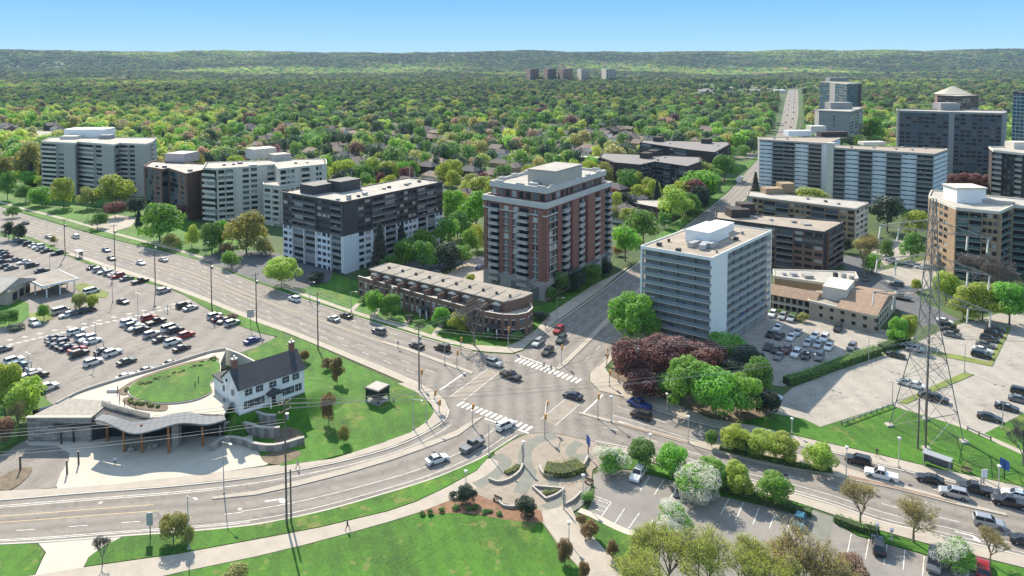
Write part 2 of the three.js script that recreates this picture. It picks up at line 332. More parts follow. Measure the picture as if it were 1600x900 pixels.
sheet('tower_forecourt', [[690, 436], [735, 402], [800, 398], [800, 445], [757, 452], [720, 452]], EDGE + .02, M.paleLot);
sheet('driveway', [[308, 405], [345, 394], [420, 392], [520, 425], [515, 440], [470, 452], [430, 449], [388, 434]], EDGE + .02, M.darkLot);
sheet('driveway', [[140, 350], [180, 336], [215, 340], [205, 354], [178, 362], [150, 360]], EDGE + .02, M.walk);
sheet('back_lane', [[560, 405], [620, 420], [690, 425], [735, 405], [720, 398], [640, 395]], EDGE + .02, M.darkLot);
// car park on the left
const lotLeft = sheet('car_park', [[-150, 320], [0, 364], [105, 400], [130, 411], [250, 448], [325, 474], [400, 507], [432, 520], [425, 535], [385, 548], [345, 560], [170, 612], [75, 640], [70, 600], [0, 575], [-200, 590]], .024, M.lot);
sheet('avenue_verge', [[-100, 330], [0, 361], [46, 370], [105, 394], [102, 400], [40, 378], [0, 369], [-100, 338]], EDGE, M.grass, { base: 0 });
sheet('avenue_verge', [[132, 405], [180, 418], [250, 441], [252, 447], [215, 440], [160, 418], [134, 411]], EDGE, M.grass, { base: 0 });
sheet('avenue_verge', [[270, 450], [330, 472], [400, 502], [440, 517], [448, 530], [405, 520], [370, 508], [315, 478]], EDGE, M.grass, { base: 0 });
pathStrip('avenue_sidewalk', [[108, 397], [135, 405], [200, 427], [250, 442], [325, 469.5], [400, 500], [445, 516], [505, 540], [590, 576], [652, 603]], 2.2, EDGE + .02, M.walk);
sheet('dry_verge', [[470, 525], [505, 535], [580, 567], [640, 593], [638, 597], [575, 572], [500, 541], [468, 529]], EDGE + .012, M.verge, { base: 0 });
sheet('hall_lawn', [[0, 472], [30, 468], [45, 475], [45, 495], [30, 508], [0, 512]], EDGE, M.grass, { base: 0 });
sheet('hall_lawn', [[45, 490], [75, 488], [85, 497], [60, 508], [48, 508]], EDGE, M.verge, { base: 0 });
sheet('island_lawn', [[115, 445], [135, 443], [170, 458], [165, 466], [140, 463], [118, 452]], EDGE, M.verge, { base: 0 });
sheet('west_lawn', [[-60, 590], [0, 578], [20, 597], [45, 612], [60, 616], [83, 633], [60, 650], [30, 655], [28, 690], [0, 703], [-80, 720]], EDGE, M.meadow, { base: 0 });
{ // zebra squares and stall lines of the car park
  for (let i = 0; i < 26; i++) for (const k of [0, 1]) {
    const t = i / 25, x = 18 + 290 * t + k * -2, y = 538 - 66 * t - (k ? 6.5 - 2 * t : 0);
    if (k && i % 2) continue;
    const p = g(x, y); mesh('marking_square', sheetGeo([V(p.x - .75, 0, p.z - .5), V(p.x + .75, 0, p.z - .5), V(p.x + .6, 0, p.z + .5), V(p.x - .9, 0, p.z + .5)], .036, .036), M.wornPaint, lotLeft);
  }
  const u = V(.81, 0, .59), v = V(.59, 0, -.81);
  for (const [x, y, n, len] of [[300, 478, 11, 5], [206, 428, 6, 5], [165, 530, 8, 10], [70, 552, 8, 10], [300, 550, 5, 5], [355, 520, 4, 5], [20, 515, 7, 4], [95, 590, 6, 5]])
    for (let i = 0; i < n; i++) { const a = g(x, y).addScaledVector(u, i * 2.75); mesh('stall_line', band([a, a.clone().addScaledVector(v, len)], .1, .034), M.wornPaint, lotLeft); }
}
// museum corner
sheet('corner_sidewalk', [[640, 598], [655, 600], [680, 611.5], [696, 626], [701, 641], [694, 656], [664, 676], [614, 698], [540, 719], [465, 734], [400, 745], [275, 759], [120, 771], [0, 781], [-150, 791], [-150, 775], [0, 768], [90, 764], [180, 757], [350, 738], [430, 728], [520, 718], [600, 692], [655, 668], [672, 650], [670, 636], [650, 616], [620, 600]], EDGE, M.walk, { base: 0 });
sheet('museum_lawn', [[384, 552], [405, 541], [440, 524], [470, 530], [500, 544], [590, 586], [650, 613], [674, 632], [678, 645], [668, 659], [640, 677], [570, 702], [500, 720], [440, 729], [408, 716], [395, 690], [395, 640], [420, 600]], EDGE + .02, M.grass, { base: 0 });
sheet('museum_forecourt', [[75, 655], [100, 640], [350, 640], [430, 690], [440, 712], [415, 728], [340, 739.5], [180, 758], [90, 765], [88, 760], [95, 740], [108, 722], [108, 708], [88, 697], [45, 696], [40, 690], [60, 685]], EDGE + .012, M.apron, { base: 0 });
sheet('museum_drive', [[-100, 745], [0, 712], [28, 695], [45, 685], [110, 700], [111, 722], [98, 742], [88, 762], [0, 768.5], [-100, 776]], .03, M.lot);
sheet('drive_island', [[-20, 752], [8, 742], [28, 733], [48, 731], [49, 738], [30, 758], [16, 766], [0, 766]], EDGE + .016, M.soil, { base: 0, round: 40 });
sheet('mulch_bed', [[437, 672], [448, 668], [470, 676], [476, 690], [462, 697], [440, 702], [428, 690]], EDGE + .03, M.soil, { round: 40 });
sheet('mulch_bed', [[474, 600], [488, 602], [497, 615], [488, 626], [476, 630]], EDGE + .03, M.soil, { round: 30 });
sheet('flower_bed', [[408, 716], [425, 708], [460, 704], [470, 711], [455, 720], [428, 727]], EDGE + .034, M.soil, { round: 30 });
// park at the bottom
sheet('south_verge', [[795, 690], [797, 688.5], [800, 690], [770, 708], [745, 735], [700, 760], [650, 784], [605, 799], [500, 824], [400, 843], [275, 866], [132, 886], [138, 872], [165, 852], [195, 839.5], [305, 831.5], [400, 821.5], [500, 801.5], [600, 773.5], [680, 748.5], [750, 718.5]], EDGE, M.grass, { base: 0 });
sheet('park_path', [[760, 718], [775, 715], [780, 730], [765, 752], [730, 770], [705, 782], [652, 802], [607, 816], [550, 832], [475, 852], [400, 870], [275, 896], [150, 925], [-40, 960], [-40, 910], [60, 898], [132, 887], [275, 867], [400, 844], [500, 825], [605, 800], [650, 785], [700, 761], [745, 736]], .1, M.walk, { base: 0 });
sheet('park_apron', [[60, 850], [110, 846], [190, 840], [160, 856], [136, 876], [130, 888], [55, 900], [66, 876], [72, 864]], .11, M.apron, { base: 0 });
sheet('park_lawn', [[-40, 854], [0, 853], [58, 850.5], [70, 864], [64, 878], [54, 899], [-40, 912]], EDGE, M.grass, { base: 0 });
sheet('park_lawn', [[150, 927], [275, 897.5], [400, 871.5], [475, 853.5], [550, 833.5], [607, 817.5], [652, 803.5], [700, 801], [790, 811], [845, 815], [862, 840], [880, 862], [915, 898], [930, 990], [50, 990]], EDGE, M.grass, { base: 0 });
sheet('mulch_border', [[654, 804], [705, 783], [732, 770], [765, 782], [800, 792], [846, 800], [848, 816], [790, 813], [740, 804], [700, 803]], EDGE + .012, M.mulch, { base: 0, round: 60 });
sheet('plaza', [[800, 690], [825, 678.5], [862, 677.5], [895, 683.5], [930, 691.5], [960, 699], [950, 718], [926, 735], [922, 765], [890, 798], [900, 815], [935, 850], [985, 905], [990, 990], [935, 990], [915, 900], [880, 864], [848, 818], [838, 800], [800, 790], [765, 782], [732, 769], [765, 752], [780, 730], [775, 715], [772, 708]], EDGE, M.paver, { base: 0 });
function swirl(list, w) { struct('paving_swirl', band(smooth(gp(list), 40), w, EDGE + .008), M.paverGrey); }
swirl([[868, 680], [838, 690], [822, 705], [820, 722], [828, 740], [818, 760], [812, 772]], 2.6); swirl([[905, 692], [892, 705], [900, 716], [925, 714]], 2.2); swirl([[868, 742], [865, 765], [872, 785], [850, 795]], 2);
swirl([[775, 712], [790, 722], [775, 742], [745, 760]], 2.4); swirl([[920, 760], [905, 790], [880, 805]], 1);
sheet('park_walk', [[846, 800], [890, 790], [902, 814], [936, 850], [985, 905], [1010, 990], [936, 990], [916, 900], [882, 864], [850, 818]], EDGE + .014, M.walk);
const lotPark = sheet('park_car_park', [[918, 800], [930, 770], [926, 742], [945, 733], [985, 735], [1040, 748], [1125, 775], [1260, 806], [1300, 815], [1340, 838], [1440, 866], [1530, 898], [1640, 935], [1640, 1000], [980, 1000], [1010, 850], [960, 825]], .026, M.parkLot);
for (const l of [[[1015, 745], [1000, 767]], [[1037, 750], [1022, 774]], [[1059, 760], [1046, 780]], [[1139, 779], [1126, 805]], [[1162, 785], [1150, 812]], [[1186, 794], [1176, 820]], [[1211, 802], [1202, 826]], [[1237, 809], [1229, 832]], [[976, 795], [960, 819]], [[999, 802], [982, 826]], [[1021, 812], [1006, 834]], [[1330, 835], [1324, 865]], [[1358, 842], [1352, 874]], [[1386, 851], [1381, 883]], [[1414, 859], [1411, 891]], [[1444, 869], [1441, 905]], [[932, 776], [955, 785]], [[955, 785], [938, 810]], [[934, 781], [950, 787]], [[931, 788], [947, 793]], [[929, 795], [943, 800]], [[1130, 850], [1120, 872]], [[1160, 852], [1151, 872]]]) paintLine(l, .14, lotPark);
sheet('park_triangle', [[896, 816], [912, 806], [960, 827], [1022, 848], [1010, 875], [1000, 1000], [990, 1000], [985, 904], [936, 849]], EDGE, M.grass, { base: 0 });
pathStrip('lot_edge', [[905, 798], [925, 806], [970, 828], [1025, 848]], 1.4, EDGE + .02, M.apron);
sheet('shore_sidewalk', [[932, 692], [980, 701.5], [1060, 726.5], [1150, 749.5], [1240, 772.5], [1310, 793.5], [1375, 816.5], [1450, 834.5], [1520, 851.5], [1600, 871.5], [1700, 899], [1700, 918], [1600, 888], [1520, 868], [1440, 848], [1370, 828], [1305, 806], [1240, 784], [1150, 762], [1060, 737], [980, 710], [935, 700]], EDGE, M.walk, { base: 0 });
sheet('shore_verge', [[965, 708], [1060, 738.5], [1150, 763.5], [1240, 785.5], [1270, 795], [1262, 805], [1125, 774], [1040, 747], [985, 734], [950, 730]], EDGE - .01, M.grass, { base: 0 });
sheet('shore_verge', [[1303, 809], [1370, 829.5], [1440, 849.5], [1520, 869.5], [1600, 889.5], [1700, 920], [1700, 950], [1530, 896], [1440, 865], [1340, 837]], EDGE - .01, M.grass, { base: 0 });
sheet('lot_entrance', [[1262, 806], [1270, 797], [1302, 808], [1297, 838], [1285, 846], [1262, 845], [1245, 838]], .045, M.paverGrey);
// east side: sidewalk, lawn and concrete lots
sheet('east_sidewalk', [[937, 611], [976, 621], [1060, 650.5], [1150, 673.5], [1250, 695.5], [1320, 710.5], [1362, 722.5], [1432, 739.5], [1500, 755.5], [1570, 769.5], [1680, 793], [1680, 776], [1600, 762], [1525, 746], [1450, 730], [1362, 709], [1230, 679], [1180, 666], [1110, 655], [1040, 625], [985, 605], [955, 590], [945, 575], [985, 530], [965, 538], [934, 572], [922, 584.5], [922, 596]], EDGE, M.walk, { base: 0 });
sheet('east_lawn', [[1150, 660], [1215, 648], [1255, 655], [1282, 668], [1392, 633], [1412, 637], [1500, 667], [1610, 716], [1680, 745], [1680, 775], [1600, 761], [1525, 745], [1450, 729], [1362, 708], [1230, 678], [1180, 665]], EDGE, M.grass, { base: 0 });
sheet('east_lawn', [[1537, 679], [1600, 646], [1680, 660], [1680, 740], [1610, 712]], EDGE, M.grass, { base: 0 });
pathStrip('lawn_path', [[1395, 633], [1500, 666], [1610, 714], [1690, 748]], 1.6, EDGE + .014);
sheet('thicket_ground', [[940, 600], [1000, 608], [1060, 640], [1150, 660], [1200, 650], [1215, 625], [1190, 590], [1150, 560], [1090, 540], [1000, 545], [965, 560]], EDGE - .01, M.soil, { base: 0 });
const lotMid = sheet('tower_car_park', [[1110, 545], [1195, 490], [1260, 483], [1340, 505], [1430, 527], [1385, 550], [1300, 577], [1225, 604], [1190, 600], [1140, 570]], .024, M.paleLot);
const lotEast = sheet('concrete_lot', [[1190, 640], [1215, 626], [1238, 606], [1300, 582], [1417, 543], [1480, 512], [1560, 490], [1700, 470], [1700, 640], [1600, 646], [1537, 678], [1500, 666], [1412, 636], [1392, 632], [1282, 667], [1225, 650]], .03, M.paleLot);
sheet('lot_verge', [[1405, 629], [1470, 598], [1505, 583], [1522, 586], [1475, 606], [1415, 632]], EDGE, M.verge, { base: 0 });
sheet('lot_verge', [[1455, 555], [1500, 563], [1550, 573], [1580, 512], [1574, 511], [1545, 566], [1500, 556], [1457, 549]], EDGE, M.verge, { base: 0 });
sheet('side_street', [[1310, 400], [1345, 400], [1420, 440], [1440, 470], [1500, 500], [1430, 512], [1400, 480], [1330, 440]], .03, M.darkLot);
sheet('back_car_park', [[1370, 425], [1450, 405], [1480, 440], [1420, 460], [1385, 440]], .034, M.paleLot);
sheet('parking_yard', [[1340, 385], [1370, 372], [1440, 380], [1430, 398], [1370, 420]], .027, M.paleLot);
sheet('sports_field', [[930, 226], [985, 212], [1010, 214], [985, 225], [950, 232]], .03, M.meadow); sheet('rail_yard', [[-60, 222], [-60, 206], [60, 205], [130, 206], [110, 216], [60, 220]], .03, M.paleLot);
sheet('cross_street', [[1010, 232], [1140, 236], [1195, 242], [1195, 250], [1140, 246], [1010, 239]], .027, M.lot);
sheet('verge_lawn', [[1010, 402], [1062, 358], [1100, 328], [1138, 298], [1150, 278], [1140, 278], [1120, 300], [1080, 330], [1035, 362], [1000, 395]], EDGE, M.grass, { base: 0 });
sheet('verge_lawn', [[1150, 272], [1172, 262], [1190, 242], [1170, 250], [1130, 262]], EDGE, M.grass, { base: 0 });
// ---------------------------------------------------------------- buildings
const keepOut = [];     // footprints where no tree or house may stand
const cen = pts => pts.reduce((a, p) => a.add(p), V(0, 0, 0)).divideScalar(pts.length);
const outward = (p, q) => { const t = q.clone().sub(p).setY(0).normalize(); return V(-t.z, 0, t.x); };
function polyPrism(pts, y0, y1) { return sheetGeo(pts, y0, y1); }
// a thing whose children lie in world axes round its base
function baseAt(name, pts) { const c = cen(pts).setY(0), o = thing(name, c); o.userData.c = c; const k = o.userData; delete k.c; return { o, c }; }
// box along one wall: s along the wall, y up, d out of the wall
function wallBox(B, e, name, s0, s1, y0, y1, d0, d1, mat, parent) {
  const m = mesh(name, sizedBox(s1 - s0, y1 - y0, d1 - d0), mat, parent ?? B.o);
  const p = e.p.clone().addScaledVector(e.t, (s0 + s1) / 2).addScaledVector(e.n, (d0 + d1) / 2).sub(B.c);
  m.position.set(p.x, (y0 + y1) / 2, p.z); m.rotation.y = e.a; return m;
}
function edge(p, q) { const t = q.clone().sub(p).setY(0), len = t.length(); t.normalize(); return { p: p.clone().setY(0), t, n: V(-t.z, 0, t.x), len, a: Math.atan2(-t.z, t.x) }; }
// chain: visible roof corners from left to right; the back is closed `deep` metres behind
function footprint(chain, h, deep, ends) {
  const f = chain.map(p => g(p[0], p[1], h).setY(0)), n = outward(f[0], f[f.length - 1]);
  const d0 = ends?.[0] ?? deep, d1 = ends?.[1] ?? deep;
  const away = (p, d) => p.clone().addScaledVector(p.clone().setY(0).normalize().addScaledVector(n, -.35).normalize(), d), m = f[0].clone().lerp(f[f.length - 1], .5);
  return { front: f, all: [...f, away(f[f.length - 1], d1 || .5).lerp(m, .02), away(f[0], d0 || .5).lerp(m, .02)] };
}
function shell(B, fp, y0, h, wall, roofMat, { parapet = .7, parapetMat, name = 'wall' } = {}) {
  const loc = fp.all.map(p => p.clone().sub(B.c));
  mesh(name, polyPrism(loc, y0, h), wall, B.o);
  const c = cen(loc), ins = loc.map(p => p.clone().lerp(c, .03));
  mesh('roof', sheetGeo(ins, h, h + .12), roofMat, B.o);
  if (parapet) for (let i = 0; i < fp.all.length; i++) { const e = edge(fp.all[i], fp.all[(i + 1) % fp.all.length]); wallBox(B, e, 'parapet', .0, e.len, h - .5, h + parapet, -.12, .32, parapetMat ?? wall); }
  keepOut.push(fp.all);
}
// cols: [kind, width, count, options]; kinds W windows, B balconies, P plain wall, G glazing
function facade(B, e, cols, F) {
  const { floors, fh, y0, wall, trim = wall, slab = M.concrete, rail = M.railing, back = M.brickDark } = F;
  const total = cols.reduce((a, c) => a + c[1], 0); let s = 0;
  const pane = () => F.panes ? pickOf(F.panes) : pickOf(GLASSES);
  for (const [kind, w0, n = 1, o = {}] of cols) {
    const w = w0 / total * e.len, a = s, b = s + w; s = b;
    const wl = o.wall ?? wall, top = y0 + floors * fh;
    if (kind === 'P') { if (o.split) { wallBox(B, e, 'wall_panel', a, b, F.bottom ?? 0, o.split, 0, .34, wl); wallBox(B, e, 'wall_panel', a, b, o.split, top, 0, .34, o.wall2); } else wallBox(B, e, 'wall_panel', a, b, F.bottom ?? 0, top, 0, .34, wl); continue; }
    for (let i = 0; i < floors; i++) {
      const y = y0 + i * fh, wm = o.byFloor ? o.byFloor(i) : F.byFloor ? F.byFloor(i) : wl;
      if (kind === 'W') {
        const sp = o.sp ?? F.sp ?? .36; wallBox(B, e, 'spandrel', a, b, y - .25, y + fh * sp, 0, .3, wm);
        for (let k = 0; k < n; k++) { const p0 = a + w * (k + .12) / n, p1 = a + w * (k + .88) / n; wallBox(B, e, 'window', p0, p1, y + fh * sp, y + fh - .25, 0, .07, pane()); }
      } else if (kind === 'B') {
        const out = o.out ?? F.out ?? 1.2;
        wallBox(B, e, 'window', a + .3, b - .3, y + .1, y + fh * .82, 0, .06, pane());
        const bal = wallBox(B, e, 'balcony', a + .05, b - .05, y - .16, y + .04, .0, out, slab);
        const r = mesh('railing', sizedBox(w - .1, fh * (o.railH ?? .38), .09), o.rail ?? (F.railByFloor ? F.railByFloor(i) : rail), bal); r.position.set(0, .1 + fh * (o.railH ?? .38) / 2, out / 2 - .05); if (rnd() < .3) { const it = mesh('balcony_item', sizedBox(.7, 1.1, .5), pickOf([M.white, M.timber, M.brickRed, M.concretePale, M.darkMetal]), bal); it.position.set(rr(-.3, .3) * w, .62, -.1); }
        if (o.sides) for (const q of [-1, 1]) { const z = mesh('railing', sizedBox(.08, fh * .36, out - .1), o.rail ?? rail, bal); z.position.set(q * (w / 2 - .1), .1 + fh * .18, -.05); }
      } else if (kind === 'G') {
        for (let k = 0; k < n; k++) wallBox(B, e, 'window', a + w * (k + .04) / n, a + w * (k + .96) / n, y + .18, y + fh - .06, 0, .08, pane());
        wallBox(B, e, 'floor_band', a, b, y - .12, y + .18, 0, .22, wm);
      }
    }
    if (kind === 'W') { for (let k = 0; k <= n; k++) { const p = a + w * k / n, q = w / n * .12; wallBox(B, e, 'pier', Math.max(a, p - q), Math.min(b, p + q), (F.bottom ?? 0) + .003, (o.pierTop ?? top) - .004, 0, .29, o.pier ?? wl); } }
    if (kind === 'B' && o.fins !== false) { const out = o.out ?? F.out ?? 1.2; wallBox(B, e, 'fin', a - .09, a + .09, y0 - .3, top - .01, 0, out + .05, o.fin ?? F.fin ?? trim); wallBox(B, e, 'fin', b - .09, b + .09, y0 - .3, top - .02, 0, out + .04, o.fin ?? F.fin ?? trim); }
  }
}
function rooftop(B, px, py, h, w, d, hh, mat, a = 0, name = 'roof_unit') { const p = g(px, py, h).sub(B.c); const m = mesh(name, sizedBox(w, hh, d), mat, B.o); m.position.set(p.x, h + .1 + hh / 2, p.z); m.rotation.y = a; return m; }
const GRID = Math.atan2(.81, .59);       // street grid: local x runs up the hill road
function vents(B, list, h, a) { for (const [x, y, w = 1.2, hh = .8] of list) rooftop(B, x, y, h, w, w, hh, pickOf([M.darkMetal, M.galv, M.concreteGrey]), a, 'roof_vent'); }

// --- white balcony slab by the junction
{
  const h = 27.3, fp = footprint([[1001, 385.5], [1112.5, 404.5], [1206, 361]], h, 0, [0, 0]);
  const [L, Fc, R] = fp.front; fp.all = [L, Fc, R, L.clone().add(R).sub(Fc)];
  const B = baseAt('apartment_block', fp.all);
  const inner = fp.all.map(p => p.clone().lerp(cen(fp.all), .07)); mesh('core_wall', polyPrism(inner.map(p => p.clone().sub(B.c)), .1, h - .4), M.concreteGrey, B.o);
  mesh('roof', sheetGeo(fp.all.map(p => p.clone().sub(B.c)), h - .5, h), M.roofTan, B.o);
  keepOut.push(fp.all);
  const E = [edge(L, Fc), edge(Fc, R)];
  for (let i = 0; i < 4; i++) { const e = edge(fp.all[i], fp.all[(i + 1) % 4]); wallBox(B, e, 'parapet', 0, e.len, h - .55, h + .35, -.2, .05, M.white); }
  wallBox(B, E[1], 'end_wall', .02, 9.6, 3.2, h - .56, -.5, .08, M.white);
  wallBox(B, E[0], 'corner_fin', .02, .5, 2.8, h - .56, -1.6, .06, M.white); wallBox(B, E[1], 'corner_fin', E[1].len - .5, E[1].len - .02, 2.8, h - .56, -1.8, .07, M.white);
  const rail = std({ map: noisy([.23, .27, .3], .1, 5), roughness: .5 });
  E.forEach((e, k) => {
    const s0 = k ? 9.7 : .55, s1 = k ? e.len - .55 : e.len - .1;
    for (let f = 0; f < 10; f++) {
      const y = 3.2 + f * 2.36;
      const bal = wallBox(B, e, 'balcony', s0, s1, y - .22, y, -1.9, 0, M.concretePale);
      const r = mesh('railing', sizedBox(s1 - s0, .86, .1), rail, bal); r.position.set(0, .56, .88);
      const n = k ? 12 : 8;
      for (let i = 0; i < n; i++) { const a = s0 + .4 + (s1 - s0 - .8) * i / n, w = (s1 - s0 - .8) / n; const x0 = a + w * .1, x1 = a + w * (i % 3 === 1 ? .9 : .62); wallBox(B, e, 'window', x0, x1, y + (i % 3 === 1 ? .05 : .7), y + 2, -1.72, -1.5, pickOf(GLASSES)); }
      for (let i = 0; i < (k ? 7 : 4); i++) { if (rnd() < .45) continue; const a = s0 + (s1 - s0) * (i + rnd()) / (k ? 7.3 : 4.3), w = rr(.4, 1.1); wallBox(B, e, 'balcony_item', a, a + w, y + .01, y + rr(.5, 1.15), -1.2, -.5, pickOf([M.white, M.timber, M.brickRed, M.signBlue, M.darkMetal, M.concretePale, M.glassCurtain])); }
      for (let i = 1; i < (k ? 6 : 4); i++) { const a = s0 + (s1 - s0) * i / (k ? 6 : 4); if (f % 1 === 0) wallBox(B, e, 'divider', a - .06, a + .06, y + .01, y + 2.1, -1.8, -.1, M.concreteGrey); }
    }
    for (let i = 0; i < (k ? 6 : 4); i++) { const a = 1 + (e.len - 2) * i / (k ? 5 : 3); wallBox(B, e, 'column', a - .3, a + .3, 0, 3, -1, -.4, M.concrete); }
  });
  const a = E[1].a; rooftop(B, 1105, 374, h, 13, 7.5, 3.6, M.white, a, 'penthouse'); rooftop(B, 1124, 362, h, 8, 6, 2.6, M.white, a, 'penthouse');
  rooftop(B, 1084, 385, h, 4.2, 1.6, 1.3, M.galv, a - .1); rooftop(B, 1100, 388, h, 5, 1.8, 1.4, M.galv, a + .2); rooftop(B, 1113, 386, h, 4.5, 1.6, 1.4, M.galv, a); rooftop(B, 1096, 383, h, 1.5, 5, 1.2, M.galv, a);
  vents(B, [[1030, 384], [1060, 393], [1150, 375], [1160, 366, .7], [1075, 370, .7], [1045, 378, .6], [1120, 395, .5]], h, a);
  tag(B.o, 'white ten-storey apartment block with blue-grey balcony bands and blank white end wall', 'beside the junction', 'building');
}
// --- red brick tower with grey cornices
{
  const gL = g(757, 446.7), gF = g(852, 470.7), gR = g(953, 413);
  const fp = { all: [gL, gF, gR, gL.clone().add(gR).sub(gF)] };
  const B = baseAt('brick_tower', fp.all), h1 = 32, h2 = 36.6;
  mesh('wall', polyPrism(fp.all.map(p => p.clone().sub(B.c)), 0, h1), M.brickRed, B.o); keepOut.push(fp.all);
  mesh('terrace', sheetGeo(fp.all.map(p => p.clone().sub(B.c)), h1, h1 + .1), M.roofPale, B.o);
  const c = cen(fp.all), up = fp.all.map(p => { const d = p.clone().sub(c); return c.clone().addScaledVector(d, .9); });
  mesh('upper_wall', polyPrism(up.map(p => p.clone().sub(B.c)), h1 + .1, h2), M.brickRed, B.o);
  mesh('roof', sheetGeo(up.map(p => p.clone().sub(B.c)), h2, h2 + .1), M.roofPale, B.o);
  const stoneGrey = std({ map: noisy([.50, .49, .46], .1, 6) });
  for (let i = 0; i < 4; i++) {
    const e = edge(fp.all[i], fp.all[(i + 1) % 4]), u = edge(up[i], up[(i + 1) % 4]);
    wallBox(B, e, 'cornice', -.4, e.len + .4, h1 - .9, h1 + .9, -.3, .6, stoneGrey); wallBox(B, e, 'belt_course', -.3, e.len + .3, h1 - 3.6, h1 - 3.2, -.1, .45, stoneGrey);
    wallBox(B, u, 'cornice', -.3, u.len + .3, h2 - 1, h2 + 1, -.3, .5, stoneGrey);
    for (let k = 0; k < Math.round(u.len / 9); k++) wallBox(B, u, 'parapet_crest', 4 + k * 9 - 1.6, 4 + k * 9 + 1.6, h2 + 1.001, h2 + 1.5, -.25, .45, stoneGrey);
    wallBox(B, e, 'stone_base', -.1, e.len + .1, 0, 6.4, -.1, .35, M.concreteGrey);
  }
  const bays = (e, seq, floors, y0, fh) => {
    const tot = seq.reduce((a, q) => a + q[1], 0); let s = 0;
    for (const [k, w0, out = 0] of seq) {
      const w = w0 / tot * e.len, a = s, b = s + w; s = b;
      if (k === 'P') { if (out) wallBox(B, e, 'brick_pier', a, b, 6.4, h1 - .9, .02, out, M.brickRed); continue; }
      for (let f = 0; f < floors; f++) {
        const y = y0 + f * fh;
        if (k === 'W') { wallBox(B, e, 'window', a + .15, b - .15, y + .5, y + fh - .35, .05, .16 + out, pickOf([M.glassPale, M.glassCurtain, M.glass, M.glassPale])); wallBox(B, e, 'window_frame', (a + b) / 2 - .06, (a + b) / 2 + .06, y + .5, y + fh - .35, .05, .2 + out, M.white); wallBox(B, e, 'sill', a + .02, b - .02, y + .3, y + .5, .02, .3 + out, stoneGrey); }
        if (k === 'B') { wallBox(B, e, 'balcony_door', a + .2, b - .2, y + .05, y + fh - .3, .03, .12, M.glass); const m = wallBox(B, e, 'balcony', a - .1, b + .1, y - .14, y + .04, .02, 1.7, M.concretePale); const r = mesh('railing', sizedBox(w + .2, .95, .07), std({ color: rgb(.36, .34, .34), roughness: .5 }), m); r.position.set(0, .58, .8); for (const q of [-1, 1]) { const z = mesh('railing', sizedBox(.07, .95, 1.5), M.railing, m); z.position.set(q * (w / 2 + .04), .58, 0); } }
      }
    }
  };
  const e0 = edge(gL, gF), e1 = edge(gF, gR);
  bays(e0, [['P', 20, .3], ['W', 22], ['B', 52], ['P', 20, .4], ['W', 36], ['P', 18, .4], ['W', 36], ['B', 56], ['P', 18, .3], ['W', 34], ['P', 24, .5], ['P', 12, .3]], 11, 3.9, 2.42);
  bays(e1, [['P', 6, .4], ['W', 10], ['W', 10], ['P', 9, .5], ['B', 13], ['W', 9], ['P', 16, 1.2], ['B', 13], ['W', 9], ['P', 20, 1.5], ['B', 14], ['P', 16, 1.2], ['W', 8], ['B', 12], ['P', 5, .4]], 11, 3.9, 2.42);
  for (const [e, n] of [[edge(up[0], up[1]), 8], [edge(up[1], up[2]), 14]]) for (let i = 0; i < n; i++) wallBox(B, e, 'window', e.len * (i + .2) / n, e.len * (i + .8) / n, h1 + .9, h1 + 3.1, .0, .08, pickOf(GLASSES));
  for (let i = 0; i < 6; i++) wallBox(B, e1, 'shopfront', 3 + i * 8, 8 + i * 8, .5, 4.6, .3, .42, M.glass);
  for (let i = 0; i < 3; i++) { wallBox(B, e0, 'entrance_glazing', 4 + i * 8.4, 7.4 + i * 8.4, .2, 4.6, .3, .44, M.glassPale); }
  rooftop(B, 868, 285, h2, 20, 11, 5.4, M.concrete, e1.a, 'penthouse'); rooftop(B, 836, 292, h2, 5, 3.4, 1.6, M.galv, e1.a + .2, 'chiller');
  const ph = g(868, 285, h2).sub(B.c); const rl = mesh('penthouse_roof', sizedBox(20.4, .3, 11.4), M.roofPale, B.o); rl.position.set(ph.x, h2 + 5.65, ph.z); rl.rotation.y = e1.a;
  tag(B.o, 'tall red brick tower with grey cornices and pale penthouse', 'on the far junction corner', 'building');
}
